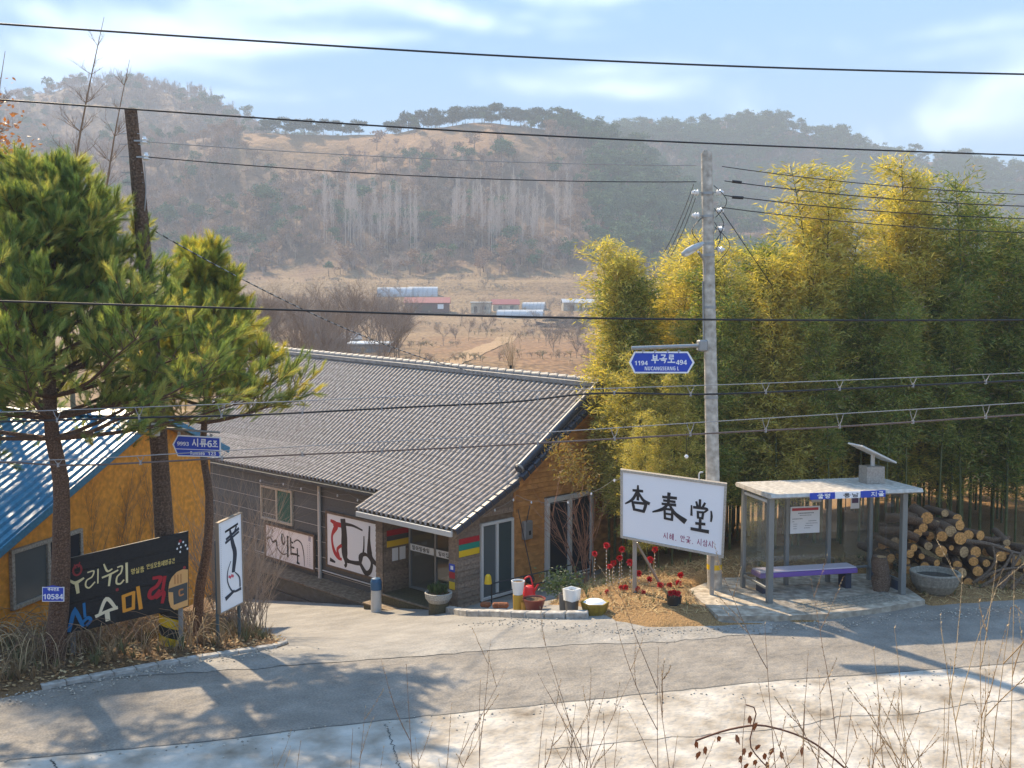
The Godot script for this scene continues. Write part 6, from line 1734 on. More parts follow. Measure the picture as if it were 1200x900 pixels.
	mb = MB.new(); mb.lathe([[0.0, 0.0], [0.15, 0.0], [0.0, 0.02]], 9, Transform3D(Basis.IDENTITY, Vector3(-0.05, 0.802, 0.01))); obj("cut_top", mb, M.log_end_pale, o)
	o = thing("basin", "round grey stone basin standing in front of the log pile", "basin", Vector3(9.778, 0.020, -22.377), 0.0)
	mb = MB.new()
	mb.lathe([[0.0, 0.0], [0.26, 0.0], [0.38, 0.10], [0.50, 0.28], [0.545, 0.44], [0.56, 0.52], [0.545, 0.55], [0.50, 0.55], [0.485, 0.50], [0.42, 0.30], [0.30, 0.16], [0.0, 0.13]], 32)
	obj("bowl", mb, M.stone, o)
	mb = MB.new(); mb.lathe([[0.0, 0.43], [0.46, 0.43]], 32); obj("dark_water", mb, mat(lin(0.012, 0.014, 0.015), 0.1), o)
	make_logs()

func make_logs() -> void:
	var r := RandomNumberGenerator.new(); r.seed = 61
	var ends := [Vector3(10.086, 1.573, -23.600), 0.16, Vector3(9.957, 1.352, -23.500), 0.125, Vector3(9.826, 1.217, -23.500), 0.11, Vector3(10.328, 1.187, -23.300), 0.135, Vector3(10.530, 1.311, -23.300), 0.15, Vector3(10.843, 1.415, -23.500), 0.14, Vector3(10.724, 1.157, -23.200), 0.165, Vector3(11.009, 1.197, -23.400), 0.13, Vector3(11.298, 1.186, -23.400), 0.13, Vector3(10.652, 1.629, -23.900), 0.10, Vector3(10.914, 1.512, -23.800), 0.125,
		Vector3(9.659, 0.907, -23.300), 0.10, Vector3(9.529, 0.785, -23.200), 0.11, Vector3(9.806, 0.723, -23.200), 0.075, Vector3(10.825, 0.827, -23.200), 0.15, Vector3(11.101, 0.827, -23.200), 0.15, Vector3(10.961, 0.648, -23.000), 0.12, Vector3(11.315, 0.582, -23.100), 0.10, Vector3(10.624, 0.541, -23.100), 0.11, Vector3(10.648, 0.396, -22.900), 0.135, Vector3(11.021, 0.437, -22.900), 0.13, Vector3(11.605, 0.771, -23.000), 0.135, Vector3(11.845, 0.868, -23.200), 0.12, Vector3(11.963, 0.658, -23.000), 0.125, Vector3(11.941, 1.009, -23.400), 0.09, Vector3(10.461, 0.381, -23.000), 0.14, Vector3(10.273, 0.847, -23.200), 0.15, Vector3(10.561, 0.907, -23.300), 0.07, Vector3(9.447, 0.417, -23.100), 0.10, Vector3(9.283, 1.008, -23.500), 0.125, Vector3(9.013, 0.901, -23.600), 0.11, Vector3(9.150, 0.634, -23.400), 0.12, Vector3(12.244, 0.443, -23.000), 0.12, Vector3(10.178, 0.558, -23.200), 0.10, Vector3(10.049, 0.926, -23.400), 0.11, Vector3(11.108, 0.222, -22.900), 0.12, Vector3(11.428, 0.304, -22.900), 0.11, Vector3(10.142, 0.196, -23.000), 0.12, Vector3(10.806, 0.161, -22.900), 0.12, Vector3(12.511, 0.845, -23.300), 0.12, Vector3(9.523, 0.550, -23.400), 0.10, Vector3(9.937, 0.450, -23.300), 0.12, Vector3(10.213, 1.110, -23.700), 0.11, Vector3(9.871, 1.407, -23.900), 0.12, Vector3(10.416, 1.364, -23.800), 0.12]
	for i in range(0, ends.size(), 2):
		var p: Vector3 = ends[i]; var rad: float = ends[i + 1] * 0.95
		var yaw := r.randf_range(-0.35, 0.35); var pit := r.randf_range(-0.12, 0.06)
		var d := Vector3(sin(yaw), sin(pit), -cos(yaw)).normalized()
		one_log(p, d, r.randf_range(0.8, 1.25), rad, r, i)
	for k in 26:   # darker ones lying behind and under
		var x := r.randf_range(8.9, 12.4)
		var y := r.randf_range(0.15, 1.25 - absf(x - 10.4) * 0.28)
		one_log(Vector3(x, y, -23.7 - r.randf() * 0.3), Vector3(r.randf_range(-0.4, 0.4), r.randf_range(-0.1, 0.1), -1).normalized(), 1.0, r.randf_range(0.09, 0.13), r, k)
	for q in [[[Vector3(9.137, 1.533, -23.800), Vector3(9.535, 1.553, -23.700), Vector3(9.954, 1.468, -23.600)], 0.13], [[Vector3(8.922, 1.258, -23.600), Vector3(9.401, 1.279, -23.500), Vector3(9.797, 1.113, -23.400)], 0.11], [[Vector3(8.805, 1.112, -23.500), Vector3(9.267, 0.926, -23.400), Vector3(9.560, 0.741, -23.300)], 0.09], [[Vector3(9.655, 1.536, -24.000), Vector3(10.037, 1.449, -23.900), Vector3(10.460, 1.300, -23.800)], 0.15], [[Vector3(11.303, 1.089, -23.800), Vector3(11.780, 0.984, -23.700), Vector3(12.174, 1.047, -23.700)], 0.08], [[Vector3(9.032, 1.343, -23.900), Vector3(9.623, 1.300, -23.800), Vector3(10.170, 1.153, -23.700)], 0.08]]:
		var o := thing("log", "long bark covered log lying across the end of the pile", "log", Vector3.ZERO, 0.0, "long logs")
		var mb := MB.new()
		mb.tube(q[0], [q[1], q[1] * 0.95, q[1] * 0.85], 9)
		obj("bark", mb, M.log_bark, o)
	for q in [[[Vector3(10.916, 0.072, -22.700), Vector3(11.310, 0.316, -22.700), Vector3(11.650, 0.656, -22.800), Vector3(11.833, 0.918, -22.900)], 0.05], [[Vector3(11.218, 0.031, -22.700), Vector3(11.569, 0.356, -22.700), Vector3(11.888, 0.738, -22.800), Vector3(12.094, 0.958, -22.900)], 0.045], [[Vector3(11.059, 0.249, -22.800), Vector3(11.444, 0.519, -22.700), Vector3(12.301, 0.600, -22.700)], 0.04], [[Vector3(11.407, 0.099, -22.600), Vector3(11.705, 0.478, -22.700), Vector3(11.804, 0.860, -22.800)], 0.05], [[Vector3(10.860, 0.167, -22.800), Vector3(11.253, 0.493, -22.800), Vector3(11.366, 0.758, -22.800), Vector3(11.346, 1.040, -22.900)], 0.04], [[Vector3(10.864, 1.073, -23.300), Vector3(11.432, 1.013, -23.200), Vector3(11.999, 0.830, -23.100), Vector3(12.509, 0.788, -23.100)], 0.06], [[Vector3(11.606, 0.438, -22.700), Vector3(11.961, 0.221, -22.600), Vector3(12.457, 0.302, -22.600)], 0.045], [[Vector3(11.666, 0.099, -22.600), Vector3(12.053, 0.463, -22.600), Vector3(12.550, 0.504, -22.600)], 0.05]]:
		var mb := MB.new()
		var pts := through(q[0], 14)
		var rr := []
		for k in 15: rr.append(q[1] * (1.0 - 0.45 * k / 14.0))
		mb.tube(pts, rr, 7)
		tag(obj("branch", mb, mat(lin(0.36, 0.27, 0.19), 0.9, T.bark, 2.0)), "crooked grey brown branch leaning on the log pile", "branch", "branches at the log pile")
func one_log(p: Vector3, d: Vector3, l: float, rad: float, r: RandomNumberGenerator, i: int) -> void:
	var o := thing("log", "sawn round log with orange cut end stacked in the pile", "log", p, 0.0, "logs in the pile")
	var mb := MB.new()
	mb.tube([Vector3.ZERO, d * 0.02, d * l * 0.5 + Vector3(r.randf_range(-0.02, 0.02), 0, 0), d * l], [rad * 0.97, rad, rad * r.randf_range(0.92, 1.06), rad * 0.95], 10, false)
	obj("bark", mb, M.log_bark, o)
	for e in [[Vector3.ZERO, -d], [d * l, d]]:
		mb = MB.new()
		var x: Vector3 = e[1].cross(Vector3.UP).normalized(); var y: Vector3 = x.cross(e[1])
		var a := r.randf() * TAU
		for k in 10:
			var k0 := TAU * k / 10.0 + a; var k1 := TAU * (k + 1) / 10.0 + a
			mb.t3(e[0] + e[1] * 0.004, e[0] - (x * cos(k0) + y * sin(k0)) * rad * 0.965, e[0] - (x * cos(k1) + y * sin(k1)) * rad * 0.965)
		obj("cut_end", mb, M.log_end_pale if i % 5 == 3 else M.log_end, o)

# ---------- pots, flowers, railing and the rest before the cafe
func pot(called: String, label: String, at: Vector3, prof: Array, m: Material, sides := 18) -> Node3D:
	var o := thing(called, label, "pot", at)
	var mb := MB.new()
	mb.lathe(prof, sides)
	obj("vessel", mb, m, o)
	var tp: float = 0.0
	var rr: float = 0.0
	for q in prof:
		if q[1] > tp: tp = q[1]; rr = q[0]
	mb = MB.new(); mb.lathe([[0.0, tp - 0.03], [rr * 0.86, tp - 0.035]], sides)
	obj("soil", mb, M.soil, o)
	return o
func make_small_things() -> void:
	var r := RandomNumberGenerator.new(); r.seed = 71
	# low concrete edge below the pots
	var edge := Node3D.new(); edge.name = "planting_kerb"; add_child(edge); edge.set_meta("kind", "structure")
	var path := resample([Vector3(-1.674, -1.140, -24.930), Vector3(-1.070, -0.757, -23.290), Vector3(-0.499, -0.543, -22.580), Vector3(0.190, -0.238, -21.440), Vector3(0.922, -0.080, -20.860), Vector3(1.649, -0.022, -20.730)], 13)
	for i in 12:
		var mb := MB.new()
		mb.bar(Vector3(path[i].x, path[i].y + 0.02, path[i].z), Vector3(path[i + 1].x, path[i + 1].y + 0.02, path[i + 1].z) - (path[i + 1] - path[i]).normalized() * 0.01, 0.22, 0.26, 0.02)
		obj("kerbstone", mb, M.kerb, edge)
	# railing
	var o := thing("railing", "black metal handrail with thin posts in front of the ochre wall", "railing")
	var tops := [Vector3(-0.527, -0.395, -24.900), Vector3(0.312, -0.298, -25.300), Vector3(0.929, -0.264, -25.700), Vector3(1.466, -0.201, -26.000), Vector3(2.162, -0.136, -26.400)]
	for p in tops:
		var mb := MB.new(); mb.tube([Vector3(p.x, p.y - 0.95, p.z), p], [0.022, 0.022], 6); obj("post", mb, M.black_metal, o)
	for dy in [0.0, 0.28]:
		var mb := MB.new(); mb.tube([tops[0] - Vector3(0, dy, 0), tops[2] - Vector3(0, dy, 0), tops[4] - Vector3(0, dy, 0)], [0.02, 0.02, 0.02], 6); obj("rail", mb, M.black_metal, o)
	var up := func(a: float, b: float, h: float) -> Array: return [[0.0, 0.0], [a, 0.0], [b, h], [b * 0.9, h], [b * 0.85, h - 0.03]]
	pot("tall_pot", "tall white pot standing on a yellow cylinder by the railing", Vector3(0.140, -0.439, -22.570) + Vector3(0, 0.42, 0), up.call(0.11, 0.16, 0.32), M.plastic_white)
	var mb := MB.new(); mb.lathe([[0.0, 0.0], [0.11, 0.0], [0.12, 0.44], [0.0, 0.44]], 16)
	tag(obj("pot_stand", mb, mat(lin(0.52, 0.30, 0.03), 0.6)), "worn yellow cylinder stand under the tall white pot", "stand").position = Vector3(0.140, -0.439, -22.570) + Vector3(0, -0.03, 0)
	pot("small_pot", "small ochre yellow pot beside the yellow cylinder", Vector3(0.287, -0.379, -22.370), up.call(0.07, 0.085, 0.24), mat(lin(0.55, 0.28, 0.04), 0.7))
	pot("red_bowl", "wide dark red glazed bowl on the concrete edge", Vector3(0.511, -0.318, -22.230), up.call(0.17, 0.27, 0.30), M.pot_red)
	pot("black_pot", "small black plastic pot with red blooms below the white signboard", Vector3(3.562, 0.020, -21.219), up.call(0.13, 0.17, 0.30), M.pot_black)
	pot("grey_pot", "tapering grey pot with broad white rim", Vector3(1.313, -0.079, -21.230), up.call(0.13, 0.16, 0.36), M.pot_grey, 4)
	mb = MB.new(); mb.lathe([[0.155, 0.30], [0.18, 0.30], [0.205, 0.56], [0.18, 0.56], [0.17, 0.50]], 4)
	tag(obj("pot_liner", mb, M.plastic_white), "white square pot set into the tapering grey pot", "pot").position = Vector3(1.313, -0.079, -21.230)
	pot("grey_pot", "slim grey pot half hidden behind the white rimmed pot", Vector3(1.159, -0.121, -21.500), up.call(0.10, 0.12, 0.42), M.pot_grey)
	o = pot("planter", "yellow and grey faceted planter heaped with white gravel", Vector3(1.805, -0.120, -21.052), up.call(0.22, 0.32, 0.36), mat(lin(0.42, 0.30, 0.03), 0.6, T.blotch, 1.5), 6)
	mb = MB.new(); mb.lathe([[0.27, 0.33], [0.18, 0.39], [0.0, 0.42]], 12); obj("white_gravel", mb, M.paint_white, o)
	thing("watering_can", "bright red watering can standing among the pots", "watering can", Vector3(0.407, -0.466, -23.010) + Vector3(0, 0.25, -0.1)).scale = Vector3.ONE * 0.85
	o = get_node("watering_can")
	mb = MB.new(); mb.lathe([[0.0, 0.0], [0.17, 0.0], [0.18, 0.05], [0.14, 0.26], [0.08, 0.30], [0.0, 0.30]], 16); obj("body", mb, M.red, o)
	mb = MB.new(); mb.tube(through([Vector3(-0.12, 0.2, 0), Vector3(-0.13, 0.48, 0), Vector3(0.02, 0.56, 0), Vector3(0.12, 0.24, 0)], 14), same(0.024, 15), 6); obj("handle", mb, M.red, o)
	mb = MB.new(); mb.tube([Vector3(0.1, 0.06, 0), Vector3(0.26, 0.34, 0)], [0.035, 0.022], 8); obj("spout", mb, M.red, o)
	o = thing("yellow_lantern", "small yellow lantern on the end post of the railing", "lantern", Vector3(-0.613, -0.368, -24.800))
	mb = MB.new(); mb.lathe([[0.0, 0.0], [0.10, 0.0], [0.075, 0.2], [0.04, 0.24], [0.0, 0.25]], 12); obj("shade", mb, M.paint_yellow, o)
	for q in [Vector3(-0.646, -0.745, -23.600), Vector3(-0.346, -0.599, -23.040), Vector3(-0.202, -0.543, -22.850)]:
		mb = MB.new(); mb.box(Vector3(0.24, 0.12, 0.16), Transform3D(Basis(Vector3.UP, r.randf_range(-0.5, 0.5)), Vector3.ZERO), 0.03)
		tag(obj("brick", mb, mat(lin(0.34, 0.12, 0.05), 0.9, T.blotch, 2.0)), "loose reddish brick lying on the concrete edge", "brick", "loose bricks").position = q + Vector3(0, 0.18, 0)
	# urn and bollard at the porch
	o = pot("urn", "white stone bowl planter on a moss covered drum beside the porch", Vector3(-1.888, -1.158, -24.840), [[0.0, 0.0], [0.24, 0.0], [0.25, 0.30], [0.27, 0.32], [0.34, 0.42], [0.36, 0.56], [0.33, 0.57], [0.30, 0.52]], mat(lin(0.58, 0.55, 0.48), 0.9, T.wear, 1.5), 18)
	mb = MB.new(); mb.lathe([[0.255, -0.03], [0.26, 0.31]], 18); obj("mossy_drum", mb, M.moss_and_shade, o)
	mb = MB.new()
	for k in 260:
		var a := r.randf() * TAU; var d := Vector3(cos(a) * r.randf_range(0.1, 0.7), 1.0, sin(a) * r.randf_range(0.1, 0.7)).normalized()
		mb.leaf(Vector3(cos(a) * r.randf() * 0.25, 0.52 + r.randf() * 0.18, sin(a) * r.randf() * 0.25), d, d.cross(Vector3(r.randf(), 0.2, r.randf())).normalized(), 0.14, 0.045)
	obj("plant", mb, M.grass_green, o)
	o = thing("bin_post", "white round post with rounded blue cap beside the porch step", "bollard", Vector3(-3.711, -1.580, -26.410))
	mb = MB.new(); mb.lathe([[0.0, -0.05], [0.15, -0.05], [0.14, 0.62], [0.0, 0.62]], 16); obj("post", mb, M.white_trim, o)
	mb = MB.new(); mb.lathe([[0.0, 0.62], [0.155, 0.62], [0.155, 0.84], [0.12, 0.93], [0.0, 0.96]], 16); obj("cap", mb, mat(lin(0.03, 0.11, 0.22), 0.4), o)
	# red parasol folded inside the glass front
	o = thing("red_parasol", "red folded parasol standing behind the porch glass", "parasol", Vector3(-1.375, -1.1, -25.098), deg_to_rad(46))
	mb = MB.new(); mb.lathe([[0.34, -0.15], [0.30, 0.25], [0.12, 0.62], [0.02, 0.75]], 10, Transform3D(Basis.IDENTITY, Vector3(1.75, 0.0, -1.75))); obj("canopy", mb, M.red, o)
	mb = MB.new(); mb.tube([Vector3(1.75, -0.2, -1.75), Vector3(1.75, 0.85, -1.75)], [0.02, 0.02], 6); obj("pole", mb, M.white_trim, o)
	# leaning rods by the meter
	for q in [[Vector3(0.160, 1.325, -26.000), Vector3(0.544, -0.448, -25.700)], [Vector3(0.483, 1.404, -26.200), Vector3(0.390, 0.959, -26.100)]]:
		mb = MB.new(); mb.tube(q, [0.012, 0.016], 5)
		tag(obj("rod", mb, M.black_metal), "thin black rod leaning on the ochre wall by the meter box", "rod", "leaning rods")
	mb = MB.new(); mb.lathe([[0.0, 0.0], [0.12, 0.0], [0.13, 0.06], [0.05, 0.08], [0.0, 0.07]], 14, Transform3D(Basis(Vector3.RIGHT, PI / 2), Vector3.ZERO))
	tag(obj("round_lamp", mb, M.black_metal), "round black wall lamp low on the ochre wall", "lamp").position = Vector3(0.474, -0.445, -25.600)
	# string lights
	string_lights("festoon of small white bulbs along the grey wall eave", [Vector3(-8.428, 1.080, -32.600), Vector3(-7.423, 1.127, -31.600), Vector3(-6.584, 1.105, -30.900), Vector3(-5.774, 1.115, -30.200), Vector3(-4.926, 1.148, -29.400), Vector3(-3.974, 1.064, -28.300)])
	string_lights("festoon of small white bulbs looping from the gable eave to the white signboard", [Vector3(-1.334, 1.032, -25.300), Vector3(-0.455, 1.367, -25.900), Vector3(0.138, 1.664, -26.300), Vector3(0.715, 1.501, -26.300), Vector3(1.250, 1.551, -25.900), Vector3(1.930, 1.936, -25.000), Vector3(2.440, 2.597, -23.200), Vector3(2.501, 2.799, -22.300)])
	var hb := thing("hanging_bulb", "single white globe bulb hanging by a wire before the bamboo", "bulb", Vector3(4.062, 3.197, -22.700))
	mb = MB.new(); mb.lathe([[0.0, -0.05], [0.035, -0.035], [0.05, 0.0], [0.035, 0.035], [0.0, 0.05]], 10); obj("globe", mb, M.ceramic, hb)
	mb = MB.new(); mb.tube([Vector3(0, 0.05, 0), Vector3(0, 0.62, 0)], [0.006, 0.006], 4); obj("wire", mb, M.wire, hb)
	# red pompom flowers on stakes
	var fl := [48, 512, 123, 530, 111, 573, 165, 595, 62, 618, 82, 600, 208, 650, 290, 532, 266, 582, 262, 682, 318, 713, 362, 712, 408, 700, 417, 660, 233, 748, 202, 730, 143, 722, 120, 722, 50, 745]
	var heads := [Vector3(2.305, 0.891, -23.600), Vector3(2.662, 0.823, -23.500), Vector3(2.597, 0.634, -23.400), Vector3(2.843, 0.554, -23.300), Vector3(2.341, 0.475, -23.200), Vector3(2.464, 0.484, -23.500), Vector3(3.039, 0.309, -23.200), Vector3(3.469, 0.819, -23.500), Vector3(3.325, 0.616, -23.300), Vector3(3.237, 0.269, -22.800), Vector3(3.454, 0.197, -22.500), Vector3(3.678, 0.180, -22.600), Vector3(3.887, 0.231, -22.600), Vector3(3.985, 0.345, -22.900), Vector3(3.017, 0.115, -22.200), Vector3(2.906, 0.144, -22.400), Vector3(2.640, 0.155, -22.500), Vector3(2.552, 0.128, -22.600), Vector3(2.218, 0.046, -22.500), Vector3(2.067, 0.549, -24.200), Vector3(1.238, -0.272, -24.200)]
	var bloom := MB.new()
	for k in 90:
		var d := Vector3(r.randfn(), r.randfn() + 0.3, r.randfn()).normalized()
		bloom.leaf(d * 0.01, d, d.cross(Vector3(r.randf(), r.randf(), r.randf())).normalized(), r.randf_range(0.055, 0.085), 0.05)
	var bm := bloom.mesh()
	for p in heads:
		var g := grove_y(p.x, p.z) if inside(grove_poly, Vector2(p.x, p.z)) > 0 else road_y(p.x, p.z)
		var f := thing("red_flower", "round red flower on a thin pale stake below the white signboard", "flower", Vector3(p.x, g, p.z), 0.0, "red flowers on stakes")
		inst("bloom", bm, M.red, f, Transform3D(Basis(Vector3.UP, r.randf() * TAU).scaled(Vector3.ONE * r.randf_range(0.85, 1.2)), Vector3(0, p.y - g, 0)))
		mb = MB.new(); mb.tube([Vector3(r.randf_range(-0.05, 0.05), -0.05, 0), Vector3(r.randf_range(-0.03, 0.03), (p.y - g) * 0.5, 0), Vector3(0, p.y - g, 0)], [0.008, 0.007, 0.006], 5); obj("stake", mb, M.dry_stem, f)
		for k in int((p.y - g) / 0.09):
			mb = MB.new(); mb.box(Vector3.ONE * 0.022, Transform3D(Basis(Vector3.UP, r.randf()), Vector3(r.randf_range(-0.012, 0.012), 0.08 + k * 0.09, 0.012)), 0.006); obj("bud", mb, M.paint_white, f)
	var pr := Vector3(0, 0.36, 0) + Vector3(3.562, 0.020, -21.219)
	for k in 3:
		var f := thing("pot_bloom", "red bloom growing in the small black pot", "flower", pr + Vector3(-0.08 + 0.08 * k, 0.02 * (k % 2), 0.02 * k), 0.0, "blooms in the black pot")
		inst("bloom", bm, M.red, f, Transform3D(Basis.IDENTITY.scaled(Vector3.ONE * 0.9), Vector3.ZERO))
		mb = MB.new(); mb.tube([Vector3(0, -0.12, 0), Vector3(0, 0, 0)], [0.006, 0.005], 4); obj("stem", mb, M.dry_stem, f)
func string_lights(label: String, pts: Array) -> void:
	var o := thing("string_lights", label, "string lights")
	var mb := MB.new()
	var line_pts := []
	for i in pts.size() - 1: line_pts.append_array(sagging(pts[i], pts[i + 1], 0.06, 6))
	mb.tube(line_pts, same(0.005, line_pts.size()), 4)
	obj("flex", mb, M.wire_grey, o)
	for i in range(0, line_pts.size(), 6):
		mb = MB.new(); mb.lathe([[0.0, -0.085], [0.02, -0.07], [0.028, -0.045], [0.017, -0.02], [0.013, 0.0]], 8, Transform3D(Basis.IDENTITY, line_pts[i]))
		obj("bulb", mb, M.ceramic, o)

# ---------- bamboo
func bamboo_mesh(sd: int, h: float, yellow: float, low: float) -> Array:
	var r := RandomNumberGenerator.new(); r.seed = sd
	var cul := MB.new()
	var lean := Vector3(r.randf_range(-0.6, 0.6), 0, r.randf_range(-0.4, 0.5))
	var at := func(t: float) -> Vector3: return Vector3(0, h * (t - 0.04 * t * t * t), 0) + lean * (t * t * t * 1.3)
	var P := []; var R := []
	for k in 25: P.append(at.call(k / 24.0)); R.append(lerpf(0.04, 0.006, pow(k / 24.0, 1.3)))
	cul.tube(P, R, 6, false)
	var lf := MB.new()
	lf.use_c = true
	var n := int(h / 0.27)
	for k in n:
		var t := low + (1.0 - low) * float(k) / n
		if t > 0.995: continue
		var o: Vector3 = at.call(t)
		var reach := lerpf(1.4, 0.62, t) * (0.6 if t < low + 0.08 else 1.0) 
		for b in 4:
			var az := r.randf() * TAU
			var d := Vector3(cos(az), r.randf_range(0.25, 0.95), sin(az)).normalized()
			var l := reach * r.randf_range(0.55, 1.15)
			var q := [o, o + d * l * 0.5, o + d * l + Vector3(0, -0.16 * l, 0)]
			cul.tube(q, [0.009, 0.006, 0.003], 3, false)
			for s in int(40 * l + 26):
				var u := r.randf_range(0.22, 1.0)
				var p: Vector3 = q[0].lerp(q[1], u * 2.0) if u < 0.5 else q[1].lerp(q[2], u * 2.0 - 1.0)
				p += Vector3(r.randfn(), r.randfn(), r.randfn()) * 0.10
				var ld := (d * 0.7 + Vector3(r.randf_range(-0.8, 0.8), r.randf_range(-0.9, 0.35), r.randf_range(-0.8, 0.8))).normalized()
				var mixv := clampf(yellow + r.randf_range(-0.35, 0.35), 0.0, 1.0)
				lf.col = (Color(0.13, 0.22, 0.05).lerp(Color(0.78, 0.66, 0.18), mixv) if r.randf() > 0.05 else Color(0.5, 0.36, 0.2)) * r.randf_range(0.7, 1.25)
				lf.leaf(p, ld, ld.cross(Vector3(r.randf_range(-1, 1), r.randf_range(-1, 1), r.randf_range(-1, 1))).normalized(), r.randf_range(0.12, 0.22), r.randf_range(0.02, 0.032))
	return [cul.mesh(), lf.mesh()]
func make_bamboo() -> void:
	var kinds := []
	for k in 4: kinds.append(bamboo_mesh(700 + k, 9.0, 0.22, 0.20))       # green
	for k in 3: kinds.append(bamboo_mesh(720 + k, 9.0, 0.78, 0.18))       # yellowing
	kinds.append(bamboo_mesh(740, 9.0, 0.95, 0.4))                        # golden
	for k in 2: kinds.append(bamboo_mesh(750 + k, 9.0, 0.25, 0.40))       # green, bare low down
	var r := RandomNumberGenerator.new(); r.seed = 81
	var put := func(x: float, z: float, h: float, kind: int) -> void:
		var lab: String = ["leafy green bamboo growing in the grove behind the bus shelter", "yellowing bamboo growing in the grove behind the bus shelter", "golden bamboo standing out of the grove beside the concrete pole"][0 if kind < 4 or kind > 7 else (1 if kind < 7 else 2)]
		var o := thing("bamboo", lab, "bamboo", Vector3(x, road_y(x, z) - 0.05, z), r.randf() * TAU, ["green bamboos", "yellowing bamboos", "golden bamboos"][0 if kind < 4 or kind > 7 else (1 if kind < 7 else 2)])
		inst("culm", kinds[kind][0], M.culm, o)
		inst("foliage", kinds[kind][1], M.bamboo_leaf, o)
		o.scale = Vector3.ONE * ((h - road_y(x, z)) / 9.0)
	# the tall ones that break the skyline: bearing column, depth, height
	for q in [[958, 27.0, 11.1, 5], [966, 27.5, 10.9, 6], [950, 28, 10.2, 4], [974, 28.2, 10.1, 5], [940, 27.6, 9.3, 6], [986, 27.4, 9.4, 4], [930, 28.4, 8.9, 5], [1062, 27.5, 11.3, 4], [1070, 28.0, 11.0, 5], [1050, 28.6, 10.7, 6], [1080, 27.6, 10.1, 4], [1042, 28.0, 9.9, 5], [1056, 27.2, 9.4, 6], [1130, 27.0, 10.6, 1], [1142, 27.6, 10.2, 2], [1118, 28.3, 9.9, 0], [1154, 27.5, 9.5, 3], [1106, 27.8, 9.2, 1], [1168, 28.2, 9.2, 2], [790, 28.5, 9.1, 7], [783, 29.2, 8.8, 7], [797, 29.4, 8.6, 7], [722, 28.6, 9.2, 5], [732, 28.0, 8.7, 6], [748, 28.8, 8.4, 4], [715, 28.9, 8.6, 5], [738, 29.2, 8.8, 4], [1185, 26.8, 9.3, 1], [1210, 27.2, 9.6, 0]]:
		put.call((q[0] - 600.0) / 1150.0 * q[1], -q[1], q[2], q[3])
	for n in 135:
		var d := 25.6 + pow(r.randf(), 0.9) * 10.0
		var col := r.randf_range(708.0, 1290.0)
		var x := (col - 600.0) / 1150.0 * d
		if d < 26.4 and col < 830: d += 1.2
		var h := r.randf_range(6.7, 8.3) * (1.0 if col > 880.0 else 0.95) + minf(d - 26.0, 5.0) * 0.12
		if x < 5.2: h = minf(h, 5.2 + (d - 25.6) * 1.05)
		var k := r.randi() % 4 if r.randf() < (0.40 if col < 980.0 else 0.78) else 4 + r.randi() % 3
		if d < 27.2 and col > 940.0: k = 8 + r.randi() % 2
		put.call(x, -d, h, k)
	for n in 14:
		var d := r.randf_range(26.6, 29.5)
		var col := 822.0 + n * 9.0
		put.call((col - 600.0) / 1150.0 * d, -d, r.randf_range(7.9, 8.9), [0, 4, 5, 2, 6, 1][n % 6])
	for n in 34:
		var d := r.randf_range(32.0, 37.5)
		var col := r.randf_range(800.0, 1290.0)
		put.call((col - 600.0) / 1150.0 * d, -d, r.randf_range(3.6, 5.2), 4 + r.randi() % 3)
	# low leafy ones by the cafe gable
	for q in [[746, 25.4, 3.4, 5], [760, 25.2, 4.2, 4], [774, 25.4, 4.0, 6], [790, 25.6, 5.2, 5], [812, 25.6, 5.4, 6], [738, 27.0, 5.2, 4], [760, 26.6, 5.8, 5]]:
		put.call((q[0] - 600.0) / 1150.0 * q[1], -q[1], q[2], q[3])

# ---------- pines on the left bank
func shoot_mesh(sd: int) -> ArrayMesh:
	var r := RandomNumberGenerator.new(); r.seed = sd
	var mb := MB.new()
	mb.use_c = true
	mb.col = Color(0.9, 0.62, 0.35)
	mb.tube([Vector3(0, 0, 0), Vector3(0, 0.3, 0)], [0.008, 0.005], 3, false)
	for k in 120:
		var y := r.randf_range(0.02, 0.31)
		var a := r.randf() * TAU
		var op := r.randf_range(0.35, 0.8) if y < 0.27 else r.randf_range(0.1, 0.5)
		var d := Vector3(cos(a) * op, 1.0, sin(a) * op).normalized()
		var s := d.cross(Vector3(r.randf_range(-1, 1), r.randf_range(-1, 1), r.randf_range(-1, 1))).normalized() * 0.003
		mb.col = Color(1, 1, 1) * r.randf_range(0.75, 1.2)
		var p := Vector3(0, y, 0)
		mb.t3(p - s, p + s, p + d * r.randf_range(0.10, 0.16))
	return mb.mesh()
